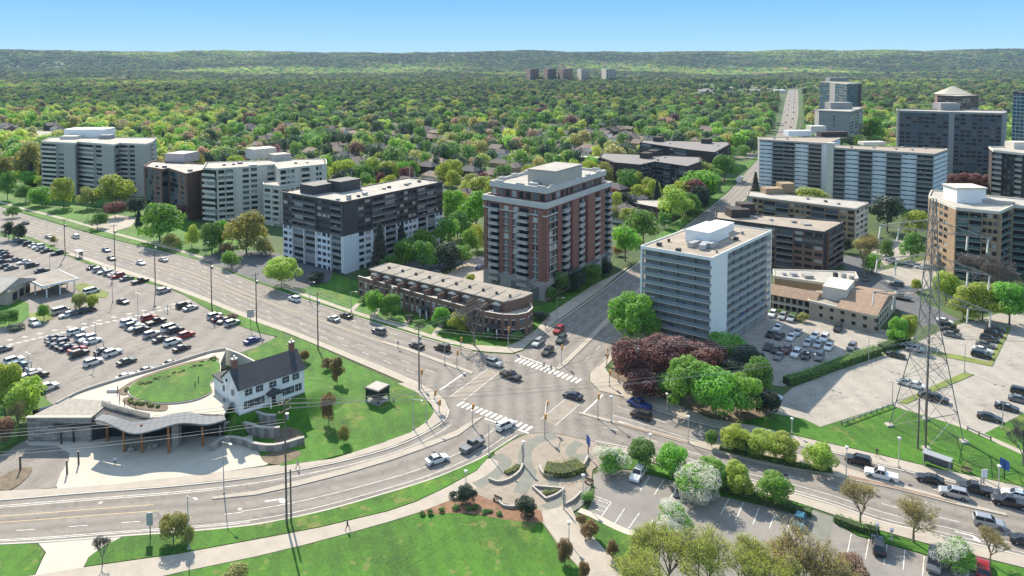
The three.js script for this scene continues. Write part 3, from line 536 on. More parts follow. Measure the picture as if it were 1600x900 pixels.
// --- black over white block
{
  const h = 27, fp = footprint([[442, 301], [536, 317], [691, 285]], h, 0); const [L, Fc, R] = fp.front, a1 = edge(Fc, R), a0 = edge(L, Fc);
  fp.all = [L, Fc, R, R.clone().addScaledVector(a0.t, -18.7), Fc.clone().addScaledVector(a0.t, -18.7).addScaledVector(a1.t, 20), L.clone().addScaledVector(a1.t, 20)];
  const B = baseAt('apartment_block', fp.all), blue = std({ map: noisy([.62, .66, .70], .06, 7) });
  shell(B, fp, 0, h, M.charcoal, M.roofPale, { parapet: .45 });
  const floors = 10, fh = 2.5, y0 = 1.9, bf = i => i >= 5 ? M.charcoal : blue;
  const grey = std({ map: noisy([.11, .11, .118], .15, 6) });
  const F = { floors, fh, y0, wall: blue, byFloor: bf, railByFloor: i => i >= 5 ? grey : M.railing, slab: M.concrete, fin: grey };
  facade(B, a0, [['W', 85, 2, { pierTop: 14.4 }], ['B', 92, 1, { out: .9, fins: false }], ['B', 90, 1, { out: .9, fins: false }], ['W', 112, 3, { pierTop: 14.4 }], ['B', 82, 1, { out: .9, fins: false }]], F);
  for (const s of [85, 177, 267, 379, 459]) { const q = s / 461 * a0.len; wallBox(B, a0, 'fin', q - .14, q + .14, .5, 14.3, 0, .98, M.white); wallBox(B, a0, 'fin', q - .13, q + .13, 14.3, h - .5, 0, .97, grey); }
  facade(B, a1, [['P', 95, 1, { wall: blue, split: 14.4, wall2: M.charcoal }], ['W', 95, 2, { pierTop: 14.4 }], ['B', 90, 1, { out: .9, fins: false }], ['B', 90, 1, { out: .9, fins: false }], ['W', 165, 5, { pierTop: 14.4 }], ['B', 80, 1, { out: .9, fins: false }], ['B', 75, 1, { out: .9, fins: false }], ['W', 70, 2, { pierTop: 14.4 }]], F);
  for (const s of [190, 280, 370, 535, 615, 690]) { const q = s / 760 * a1.len; wallBox(B, a1, 'fin', q - .14, q + .14, .5, 14.3, 0, .98, M.white); wallBox(B, a1, 'fin', q - .13, q + .13, 14.3, h - .5, 0, .97, grey); }
  rooftop(B, 499, 300, h, 12, 9, 3.6, M.charcoal, a1.a, 'penthouse'); rooftop(B, 538, 297, h, 11, 8, 4.4, M.charcoal, a1.a, 'penthouse');
  for (const [x, y] of [[447, 298], [455, 297], [470, 300], [538, 288], [549, 287], [564, 300], [648, 281], [670, 284], [683, 286], [640, 280]]) rooftop(B, x, y, h, .22, .22, rr(3, 5.5), M.galv, 0, 'antenna_mast');
  vents(B, [[570, 305, 1.6, 1.2], [600, 296], [608, 294], [635, 290, 1.5], [640, 288], [545, 312, 1.4, 1.8], [528, 313], [560, 308, 1], [655, 285]], h, a1.a);
  tag(B.o, 'ten-storey apartment block with charcoal upper floors over white lower floors', 'beside the avenue', 'building');
}
// --- cream block with terraces
{
  const h = 26.9, fp = footprint([[318, 263], [338, 264.5], [377, 262], [430, 257.5], [436, 265], [510, 257]], h, 20); const f = fp.front;
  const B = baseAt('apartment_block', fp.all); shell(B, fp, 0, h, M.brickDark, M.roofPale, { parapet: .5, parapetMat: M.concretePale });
  const F = { floors: 9, fh: 2.75, y0: 1.6, wall: M.concretePale, fin: M.concretePale, slab: M.concretePale, rail: M.concretePale, out: 1.3 };
  const cols = [[['B', 1, 1, { fins: false }]], [['P', .15], ['B', .7], ['P', .1], ['B', .8, 1], ['P', .9]], [['W', 1.2, 2], ['P', .6], ['W', .7, 1]], [['P', 1]], [['B', .6], ['W', .8, 2], ['P', .5], ['B', .8], ['P', .6], ['W', .6, 2], ['P', .45]]];
  cols.forEach((c, i) => facade(B, edge(f[i], f[i + 1]), c, F));
  const f2 = footprint([[412, 289], [438, 291.5], [498, 282]], 19.5, 7); shell(B, f2, 0, 19.5, M.concretePale, M.roofPale, { parapet: .5, parapetMat: M.concretePale, name: 'terrace_wing' });
  const F2 = { ...F, floors: 6 }; facade(B, edge(f2.front[0], f2.front[1]), [['W', 1, 1], ['P', .3], ['B', .8]], F2); facade(B, edge(f2.front[1], f2.front[2]), [['B', .5], ['W', .6, 2], ['B', .6], ['W', .5, 2]], F2);
  const a = edge(f[4], f[5]).a; rooftop(B, 408, 247, h, 13, 10, 5.6, M.concretePale, a, 'penthouse'); rooftop(B, 437, 250, h, 9, 8, 3.4, M.concrete, a, 'penthouse');
  vents(B, [[375, 256, 2], [365, 258], [395, 260, 3, 1], [462, 256], [480, 255], [350, 259]], h, a);
  tag(B.o, 'cream concrete apartment block with stepped terraces and white balconies', 'behind trees along the avenue', 'building');
}
// --- red brick mid-rise
{
  const h = 23.3, fp = footprint([[225, 261], [253, 266], [263, 264], [291, 273], [319, 266.5]], h, 20), f = fp.front, B = baseAt('brick_block', fp.all);
  shell(B, fp, 0, h, M.brickBrown, M.roofPale, { parapet: .7 });
  const teal = [new THREE.MeshStandardMaterial({ color: rgb(.06, .13, .15), roughness: .15 }), M.glassPale, M.glass];
  const F = { floors: 8, fh: 2.7, y0: 1, wall: M.brickBrown, panes: teal, slab: M.brickDark };
  facade(B, edge(f[0], f[1]), [['P', .2], ['G', 1, 4], ['P', .25], ['W', .5, 1], ['P', .2]], F); facade(B, edge(f[1], f[2]), [['G', 1, 1]], F); facade(B, edge(f[2], f[3]), [['P', .2], ['G', 1.1, 4], ['P', .25], ['W', .5, 1], ['P', .2]], F); facade(B, edge(f[3], f[4]), [['P', 1.4], ['B', .5, 1, { rail: M.concretePale }]], F);
  rooftop(B, 285, 252, h, 13, 12, 5, std({ map: noisy([.5, .42, .4], .1, 6) }), edge(f[3], f[4]).a, 'penthouse'); vents(B, [[257, 262, 2, 1], [297, 268, 2, 1], [245, 261]], h, .7);
  tag(B.o, 'red brick eight-storey apartment block with tall teal glazing', 'between two pale blocks', 'building');
}
// --- pale block at the far left
{
  const h = 31, fp = footprint([[66, 222], [117, 224.5], [121, 222.5], [178, 227], [187, 224.5], [228, 226], [237, 223]], h, 26), f = fp.front, B = baseAt('apartment_block', fp.all);
  shell(B, fp, 0, h, M.concrete, M.roofPale, { parapet: .6, parapetMat: M.concretePale });
  const F = { floors: 11, fh: 2.7, y0: .8, wall: M.concrete, rail: M.concretePale, slab: M.concretePale, fin: M.concrete, out: 1.1 };
  facade(B, edge(f[0], f[1]), [['B', 1.5], ['W', .7, 1], ['P', 1]], F); facade(B, edge(f[1], f[2]), [['P', 1]], { ...F, wall: M.concreteGrey }); facade(B, edge(f[2], f[3]), [['B', 1.8], ['W', .8, 1], ['P', 1.1]], F);
  facade(B, edge(f[3], f[4]), [['W', 1, 1]], { ...F, wall: M.concreteGrey }); facade(B, edge(f[4], f[5]), [['B', .8], ['W', .6, 1], ['P', .9]], F); facade(B, edge(f[5], f[6]), [['P', .7], ['B', .3]], F);
  rooftop(B, 141, 214, h, 26, 12, 5.5, M.white, 0, 'penthouse'); rooftop(B, 167, 217, h, 7, 6, 2.5, M.concreteGrey, 0, 'penthouse'); rooftop(B, 112, 217, h, 10, 8, 2, M.concretePale, 0);
  tag(B.o, 'long pale grey eleven-storey apartment block with curved white balconies', 'at the far left', 'building');
}
// --- dark brown low blocks
for (const [chain, deep, where, pens] of [[[[937, 246], [961, 254.5], [1000, 258], [1023, 253], [1074, 260.5], [1095, 253]], 22, 'nearer of the dark pair beyond the red tower', [[1010, 247], [1021, 243]]], [[[1001, 223], [1074, 234], [1117, 238.5], [1140, 226]], 16, 'farther of the dark pair, beside the hill road', [[1029, 221], [1104, 224]]]]) {
  const h = 15.8, fp = footprint(chain, h, deep), B = baseAt('brick_block', fp.all), f = fp.front;
  shell(B, fp, 0, h, M.brickDark, std({ map: noisy([.22, .2, .19], .2, 12) }), { parapet: .4 });
  const F = { floors: 6, fh: 2.5, y0: .6, wall: M.brickDark, slab: M.concrete, rail: flat(.06, .06, .065), out: 1, fin: M.brickDark };
  for (let i = 0; i < f.length - 1; i++) { const e = edge(f[i], f[i + 1]); facade(B, e, (chain.length > 4 ? [1, 0, 1, 1, 0][i] : [1, 0, 1][i]) ? [['B', 1], ['B', 1], ['W', .8, 2], ['B', 1]] : [['P', 1]], F); }
  for (const [x, y] of pens) rooftop(B, x, y, h, 8, 6, 3.6, M.brickDark, GRID, 'penthouse');
  vents(B, pens.map(p => [p[0] + 18, p[1] + 4]), h, 0);
  tag(B.o, 'dark brown brick six-storey apartment block, the', where, 'building');
}
// --- long white and grey slab
{
  const h = 30.5, fa = footprint([[1187, 218.5], [1292, 225], [1312, 217]], h, 12, [14, 6]), fb = footprint([[1303, 231.5], [1459, 241.6], [1480, 234.4]], h, 12, [14, 4]);
  const B = baseAt('apartment_slab', [...fa.all, ...fb.all]), g1 = M.concreteGrey, wh = std({ map: noisy([.66, .68, .71], .06, 7) });
  for (const f of [fa, fb]) shell(B, f, 0, h, M.concreteGrey, M.roofTan, { parapet: .5, parapetMat: M.concrete });
  const F = { sp: .66, floors: 12, fh: 2.45, y0: .8, wall: wh, slab: M.concrete, rail: std({ map: noisy([.2, .19, .18], .1, 5) }), out: 1.1, fin: g1, panes: [M.glass, M.glass, M.glassPale] };
  facade(B, edge(fa.front[0], fa.front[1]), [['W', 75, 2, { pierTop: 1 }], ['B', 60], ['B', 60], ['W', 72, 2, { pierTop: 1 }], ['B', 66], ['P', 26]], F); facade(B, edge(fa.front[1], fa.front[2]), [['P', 1]], F);
  facade(B, edge(fb.front[0], fb.front[1]), [['B', 68], ['W', 78, 2, { pierTop: 1 }], ['B', 74], ['W', 78, 2, { pierTop: 1 }], ['B', 78], ['W', 82, 2, { pierTop: 1 }], ['B', 84]], F); facade(B, edge(fb.front[1], fb.front[2]), [['W', 1, 2, { pierTop: 1 }]], F);
  const e = edge(fb.front[0], fb.front[1]); wallBox(B, e, 'stair_shaft', -3.5, .2, 0, h + 3, -3, 1.6, M.concretePale);
  rooftop(B, 1246, 212, h, 16, 7, 3.4, wh, .1, 'penthouse'); rooftop(B, 1275, 208, h, 11, 7, 5, M.concretePale, .1, 'penthouse'); rooftop(B, 1300, 214, h, 18, 6, 3.4, M.brickDark, .1, 'penthouse'); rooftop(B, 1362, 226, h, 14, 6, 1.8, M.concretePale, .1, 'penthouse');
  vents(B, [[1330, 231], [1365, 232], [1400, 234], [1425, 235], [1445, 233], [1410, 231], [1210, 217], [1230, 218]], h, .1);
  tag(B.o, 'long white and grey twelve-storey slab with banded balconies', 'above the tan low-rise', 'building');
}
// --- tan low-rise
{
  const h = 14.4, fp = footprint([[1167.5, 306.6], [1336.5, 327], [1356, 318]], h, 13, [13, 2]), f = fp.front, B = baseAt('low_rise', fp.all);
  shell(B, fp, 0, h, M.brickTan, M.roofPale, { parapet: .35, parapetMat: M.roofPale });
  const F = { floors: 5, fh: 2.6, y0: .7, wall: M.brickTan, rail: flat(.07, .085, .11), out: 1, fin: M.brickTan };
  facade(B, edge(f[0], f[1]), [['W', 1.2, 3, { pier: M.brickTan }], ['B', .9], ['B', .9], ['W', 1.5, 4], ['B', .9], ['B', .9], ['W', 1, 2]], F); facade(B, edge(f[1], f[2]), [['W', 1, 3]], { ...F, wall: M.concretePale });
  rooftop(B, 1206, 302, h, 9, 6, 2.8, M.brickTan, .1, 'penthouse'); rooftop(B, 1227, 300, h, 7, 6, 4.6, M.brickTan, .1, 'penthouse'); vents(B, [[1262, 312], [1290, 316], [1310, 320]], h, 0);
  tag(B.o, 'tan brick five-storey low-rise with a pale end wall', 'in front of the long slab', 'building');
}
// --- brown brick block behind the white one
{
  const h = 15.8, fp = footprint([[1118, 342], [1287.5, 363.8], [1316.5, 349]], h, 16, [14, 2]), f = fp.front, B = baseAt('brick_block', fp.all);
  shell(B, fp, 0, h, M.brickBrown, M.roofTan, { parapet: .5, parapetMat: M.charcoal });
  const F = { floors: 6, fh: 2.45, y0: .8, wall: M.brickBrown, rail: flat(.1, .1, .11), out: 1.1, fin: M.brickBrown }, tone = i => i > 3 ? M.charcoal : M.brickBrown;
  facade(B, edge(f[0], f[1]), [['W', 1.4, 4], ['B', .7], ['W', .6, 1], ['B', .7], ['W', 1.2, 3, { byFloor: tone, pierTop: 10.5 }]], F); facade(B, edge(f[1], f[2]), [['P', .2], ['B', .6], ['B', .6], ['P', .12]], { ...F, wall: M.brickDark });
  rooftop(B, 1152, 338, h, 8, 7, 3.4, M.brickDark, .1, 'penthouse'); rooftop(B, 1164, 334, h, 6, 6, 4.6, M.brickDark, .1, 'penthouse'); vents(B, [[1205, 345], [1240, 348, 2], [1260, 352, 3, .6], [1180, 342]], h, 0);
  tag(B.o, 'brown brick six-storey block with charcoal top floors', 'behind the white balcony block', 'building');
}
// --- motel with terracotta roofs
{
  const h = 5.2, fp = footprint([[1265, 470], [1369, 494], [1400, 459]], h, 10, [9, 2]), f = fp.front, B = baseAt('motel', fp.all), beige = std({ map: noisy([.42, .36, .28], .12, 6) });
  shell(B, fp, 0, h, beige, M.roofGravel, { parapet: .25, parapetMat: M.concretePale });
  const F = { floors: 2, fh: 2.4, y0: .5, wall: beige }; const e1 = edge(f[0], f[1]), e2 = edge(f[1], f[2]);
  for (let k = 0; k < 6; k++) for (const y of [1, 3.4]) wallBox(B, e1, 'window', 3 + k * 3.2, 4.1 + k * 3.2, y, y + 1, .001, .07, M.glass);
  for (let k = 0; k < 5; k++) for (const y of [1, 3.4]) wallBox(B, e2, 'window', 2 + k * 3, 3.2 + k * 3, y, y + 1, .001, .07, M.glass);
  const ridge = (B2, p, q, w, y, rise, mat, name) => { const d = q.clone().sub(p), L = d.length(), s = new THREE.Shape([new THREE.Vector2(-w / 2, 0), new THREE.Vector2(w / 2, 0), new THREE.Vector2(0, rise)]), x = new THREE.ExtrudeGeometry(s, { depth: L, bevelEnabled: false }); const m = mesh(name, x, mat, B2.o); m.position.copy(p.clone().sub(B2.c)).setY(y); m.rotation.y = Math.atan2(d.x, d.z); return m; };
  const mid = f[1].clone().lerp(f[2], .5); ridge(B, mid.clone().addScaledVector(e2.n, .4), mid.clone().addScaledVector(e2.n, -11), e2.len + 1, h + .25, 2.4, M.shingleRed, 'gable_roof');
  rooftop(B, 1310, 462, h, 12, 7, 4, M.concretePale, GRID, 'rooftop_box'); vents(B, [[1305, 450, 1.2, 5], [1318, 452, 1.2, 5.2], [1330, 455, 1.2, 5], [1270, 458]], h, 0);
  tag(B.o, 'beige two-storey motel wing with terracotta gable and rooftop box', 'beside the tower car park', 'building');
  const w2 = footprint([[1195, 456], [1272, 470]], 5, 8), W = baseAt('motel', w2.all); shell(W, w2, 0, 5, beige, M.roofGravel, { parapet: 0 });
  const a = w2.front[0], b = w2.front[1], e = edge(a, b); for (let k = 0; k < 9; k++) for (const y of [.4, 2.8]) wallBox(W, e, 'window', 1 + k * 1.9, 2.2 + k * 1.9, y, y + 1.5, .001, .08, M.glass);
  wallBox(W, e, 'walkway', 0, e.len, 2.3, 2.5, 0, 1.4, M.concretePale); ridge(W, a.clone().addScaledVector(e.n, -3.4).addScaledVector(e.t, -.4), b.clone().addScaledVector(e.n, -3.4).addScaledVector(e.t, 1), 9.6, 5.02, 2, M.shingleRed, 'gable_roof');
  tag(W.o, 'long low motel wing under a terracotta roof', 'behind the white balcony block', 'building');
  const w3 = footprint([[1210, 432], [1290, 443], [1340, 436]], 5.5, 8), X = baseAt('flat_roof_shed', w3.all); shell(X, w3, 0, 5.5, M.brickTan, M.roofPale, { parapet: .4, parapetMat: M.concretePale }); vents(X, [[1240, 431, 2, 1], [1262, 434, 3, 1], [1225, 430]], 5.5, 0);
  tag(X.o, 'low flat-roofed building with pale gravel roof', 'behind the terracotta motel wing', 'building');
}
// --- tan tower on the right
{
  const h = 25.6, fp = footprint([[1452, 308], [1495, 326], [1560, 332.5], [1583, 322], [1640, 327]], h, 24, [16, 16]), f = fp.front, B = baseAt('apartment_block', fp.all);
  shell(B, fp, 0, h, M.brickTan, M.roofPale, { parapet: .6, parapetMat: M.concretePale });
  const F = { floors: 9, fh: 2.7, y0: .8, wall: M.brickTan, rail: flat(.07, .12, .12, .3), slab: M.concrete, out: 1.2, fin: M.brickTan };
  facade(B, edge(f[0], f[1]), [['P', .5], ['W', 1, 3], ['P', .5]], F); facade(B, edge(f[1], f[2]), [['B', .9], ['B', .9], ['W', 1.1, 3]], F); facade(B, edge(f[2], f[3]), [['B', 1], ['P', .5]], F); facade(B, edge(f[3], f[4]), [['B', .8], ['W', 1.2, 3]], F);
  const a = edge(f[1], f[2]).a; rooftop(B, 1506, 314, h, 11, 9, 5.4, M.white, a + .6, 'penthouse'); rooftop(B, 1506, 310, h + 5.5, 11.8, 9.8, .5, M.concretePale, a + .6, 'penthouse_roof').position.copy(B.o.children[B.o.children.length - 2].position).setY(h + 5.8); rooftop(B, 1556, 318, h, 12, 5, 1.6, M.concrete, a, 'penthouse');
  tag(B.o, 'tan brick apartment block with teal balconies and white penthouse', 'behind the pylon', 'building');
}
// --- towers farther off
{
  const T = (name, chain, h, deep, cols, F, what, where, pens = []) => { const fp = footprint(chain, h, deep), B = baseAt(name, fp.all); shell(B, fp, 0, h, F.core ?? F.wall, F.roof ?? M.roofPale, { parapet: .8, parapetMat: F.cap }); cols.forEach((c, i) => c && facade(B, edge(fp.front[i], fp.front[i + 1]), c, F)); for (const q of pens) rooftop(B, q[0], q[1], h, q[2], q[3], q[4], q[5], 0, 'penthouse'); tag(B.o, what, where, 'building'); return B; };
  const grey = std({ map: noisy([.11, .11, .115], .12, 10) });
  T('apartment_tower', [[1403, 174], [1487, 176.5], [1568, 178.5], [1573, 176.5]], 46, 20, [[['P', .04, 1, { wall: M.concreteGrey }], ['W', 1, 8], ['P', .05, 1, { wall: M.concreteGrey }]], [['P', .06, 1, { wall: M.concreteGrey }], ['W', 1, 8], ['P', .03, 1, { wall: M.concreteGrey }]], [['P', 1, 1, { wall: M.concreteGrey }]]], { floors: 17, fh: 2.65, y0: .6, wall: grey, panes: [M.glass, M.glass, M.glassPale, M.glassBlue], cap: M.concreteGrey }, 'dark grey seventeen-storey apartment tower', 'on the right beneath the brick pyramid tower', [[1478, 172, 13, 10, 5, M.concreteGrey]]);
  T('office_tower', [[1280, 173.5], [1328, 175.7], [1348, 169.5]], 35.5, 18, [[['P', 1.6], ['W', .25, 1], ['P', 1.6]], [['W', 1, 3]]], { floors: 13, fh: 2.6, y0: .8, wall: M.concreteGrey }, 'plain grey tower with one column of windows', 'above the long slab', [[1310, 170, 20, 12, 6, M.concreteGrey]]);
  T('glass_tower', [[1281, 128], [1297, 129], [1324, 131.5], [1340, 131]], 52, 22, [[['G', 1, 3]], [['P', .5, 1, { wall: M.concreteGrey }], ['G', 1, 3]], [['G', 1, 3]]], { core: M.brickDark, floors: 16, fh: 3.2, y0: .6, wall: M.concreteGrey, panes: [M.glassBlue, M.glassBlue, M.glassPale], cap: M.concrete }, 'blue glass tower with pale floor bands', 'behind the plain grey tower', [[1308, 127, 26, 14, 5, M.concreteGrey]]);
  const P = T('brick_tower', [[1465, 149.5], [1497, 151], [1529, 149.5]], 36, 26, [[['W', 1, 5]], [['W', 1, 5]]], { floors: 12, fh: 3, y0: .3, wall: M.brickBrown }, 'brown brick tower under a pale pyramid roof', 'behind the dark grey tower');
  const pc = g(1496, 148, 36).sub(P.c), cone = new THREE.ConeGeometry(24, 11, 4, 1); cone.rotateY(Math.PI / 4); const pm = mesh('pyramid_roof', cone, std({ map: noisy([.5, .46, .36], .1, 8) }), P.o); pm.position.set(pc.x, 42, pc.z - 10); pm.scale.set(1.05, 1, .8);
  T('glass_tower', [[1583, 145], [1640, 147]], 54, 26, [[['G', 1, 9]]], { floors: 18, fh: 3, y0: 0, wall: M.white, panes: [M.glassBlue, M.glassBlue, M.glassPale], cap: M.charcoal }, 'blue glass tower with white floor bands', 'cut by the right edge');
  T('apartment_block', [[1553, 236], [1600, 241.5], [1650, 236]], 28.4, 18, [[['B', .8], ['W', 1, 3], ['B', .6]], [['W', 1, 4]]], { floors: 9, fh: 3.05, y0: .6, wall: M.brickDark, rail: M.concreteGrey, slab: M.concretePale, cap: M.concretePale, panes: [M.glass, M.glassPale] }, 'dark brick apartment block with pale cornice', 'at the right edge below the glass tower', [[1590, 232, 10, 8, 4, M.concretePale]]);
  const FT = [[822, 842], [849, 869], [872, 895], [902, 921], [940, 962]];
  FT.forEach(([x0, x1], i) => T('distant_tower', [[x0, 107.6], [(x0 * 2 + x1) / 3, 108.2], [x1, 107.6]], 50, 24, [[['P', 1]], [['W', 1, 5]]], { floors: 9, fh: 5.4, y0: 1, wall: i < 3 ? std({ map: noisy([.16, .1, .085], .1, 9) }) : M.concrete, panes: [M.glass, M.glassBlue] }, ['first', 'second', 'third', 'fourth, paler', 'fifth, palest'][i] + ' from left of five distant towers', 'above the far woods'));
  // low commercial roofs far off
  reseed(77);
  for (let i = 0; i < 26; i++) { const x = i < 18 ? rr(1075, 1275) : rr(1380, 1580), y = i < 18 ? rr(133, 148) : rr(124, 134), w = rr(8, 26); if (x > 1215 && x < 1262) continue;
    const fp = footprint([[x, y], [x + w, y + rr(-.2, .4)]], 7, rr(25, 50)), B = baseAt('flat_roof_shed', fp.all), wi = Math.floor(rnd() * 4), ri = Math.floor(rnd() * 3); shell(B, fp, 0, 7, [M.concretePale, M.white, M.brickTan, M.concreteGrey][wi], [M.white, M.roofPale, M.roofGravel][ri], { parapet: .5 }); tag(B.o, 'low ' + ['cream', 'white', 'tan', 'grey'][wi] + ' commercial building with ' + ['white', 'pale', 'brownish'][ri] + ' flat roof', i < 18 ? 'far up the hill road' : 'far off at right', 'building', 'far commercial buildings', x); }
  for (const [c, d, where] of [[[[870, 244], [938, 248]], 12, 'left of the dark brown pair'], [[[990, 318], [1032, 326], [1050, 318]], 8, 'under trees beside the hill road']]) { const fp = footprint(c, 6, d), B = baseAt('low_building', fp.all); shell(B, fp, 0, 6, M.brickDark, M.roofPale, { parapet: .4 }); facade(B, edge(fp.front[0], fp.front[1]), [['W', 1, 8]], { floors: 2, fh: 2.7, y0: .4, wall: M.brickBrown }); tag(B.o, 'low brown building with pale flat roof', where, 'building'); }
}
// ---------------------------------------------------------------- town houses along the avenue
{
  const lowPx = [[560, 435.5], [600, 447], [640, 459], [700, 476], [755, 491], [785, 496], [808, 496.5], [824, 493], [832, 486], [829, 479]], hL = 6.1, hU = 9.3;
  const low = lowPx.map(p => g(p[0], p[1], hL).setY(0)), up = [[579, 421.5], [790, 472.5], [818, 466]].map(p => g(p[0], p[1], hU).setY(0));
  const n = outward(up[0], up[1]), back = [up[2].clone().addScaledVector(n, -5), up[0].clone().addScaledVector(n, -9)];
  const B = baseAt('terraced_houses', [...low, ...back]), loc = a => a.map(p => p.clone().sub(B.c));
  mesh('wall', polyPrism(loc([...low, back[0], back[1]]), 0, hL), M.brickBrown, B.o); keepOut.push([...low, ...back]);
  mesh('terrace', sheetGeo(loc([...low, back[0], back[1]]), hL, hL + .08), M.walk, B.o);
  mesh('upper_wall', polyPrism(loc([up[0], up[1], up[2], ...back]), hL + .08, hU - .02), M.brickBrown, B.o);
  const over = [up[0].clone().addScaledVector(n, .7), up[1].clone().addScaledVector(n, .7), up[2].clone(), ...back];
  mesh('roof', sheetGeo(loc(over), hU, hU + .35), M.roofGravel, B.o);
  const e = edge(up[0], up[1]), units = 10;
  for (let i = 0; i <= units; i++) { const s = e.len * i / units; wallBox(B, e, 'roof_seam', s - .12, s + .12, hU + .36, hU + .5, -8, .6, M.concreteGrey); if (i && i < units) wallBox(B, e, 'party_wall', s - .15, s + .15, hL + .08, hU - .8, 0, 4.4, M.brickBrown); if (i < units) {
    const m = (s + e.len / units / 2); wallBox(B, e, 'dormer_window', m - 1.1, m + 1.1, hL + .2, hU - 1, 0, .9, M.glassPale);
    const arch = new THREE.CylinderGeometry(1.45, 1.45, 1.5, 12, 1, false, 0, Math.PI); arch.rotateZ(Math.PI / 2); arch.rotateY(Math.PI / 2); const a = mesh('dormer_arch', arch, M.concretePale, B.o), p = e.p.clone().addScaledVector(e.t, m).addScaledVector(e.n, .5).sub(B.c); a.scale.y = .45; a.position.set(p.x, hU - 1.05, p.z); a.rotation.y = e.a;
    rooftop(B, 600 + i * 21 + 8, 421 + i * 5, hU, .8, .8, 1, M.darkMetal, 0, 'roof_vent');
  } }
  for (let i = 0; i < low.length - 1; i++) {
    const q = edge(low[i], low[i + 1]); wallBox(B, q, 'parapet', -.1, q.len + .1, hL - .3, hL + .9, -.2, .12, M.brickBrown); wallBox(B, q, 'coping', -.12, q.len + .12, hL + .9, hL + 1.02, -.26, .18, M.concretePale);
    const k = Math.max(1, Math.round(q.len / 2.4)); for (let j = 0; j < k; j++) for (const y of [.9, 3.7]) { wallBox(B, q, 'window', q.len * (j + .28) / k, q.len * (j + .72) / k, y, y + 1.6, 0, .06, pickOf(GLASSES)); wallBox(B, q, 'lintel', q.len * (j + .24) / k, q.len * (j + .76) / k, y + 1.6, y + 1.85, 0, .12, M.concretePale); }
  }
  for (const [i, t] of [[2, .45], [4, .6], [0, .7]]) { const q = edge(low[i], low[i + 1]), s = q.len * t; for (const d of [-1.4, 1.4]) wallBox(B, q, 'portico_column', s + d - .15, s + d + .15, 0, 3.1, 1.3, 1.6, M.white); wallBox(B, q, 'portico_roof', s - 1.9, s + 1.9, 3.1, 3.5, .12, 1.9, M.charcoal); wallBox(B, q, 'door', s - .55, s + .55, .05, 2.3, .02, .1, M.darkMetal); }
  for (let i = 0; i < 14; i++) { const t = rr(.05, .95), p = up[0].clone().lerp(up[1], t).addScaledVector(n, rr(1, 3.6)).sub(B.c), m = mesh('patio_table', new THREE.CylinderGeometry(.6, .6, .7, 8), pickOf([M.white, M.wood, M.concretePale]), B.o); m.position.set(p.x, hL + .45, p.z); }
  tag(B.o, 'row of brown brick terraced houses with roof terraces', 'curving round the junction corner', 'building');
}
const bushOnRoof = new THREE.IcosahedronGeometry(1, 1); M.shrubLeaf = std({ map: noisy([.12, .15, .04], .5, .5, [.2, .15, .07], .6) });
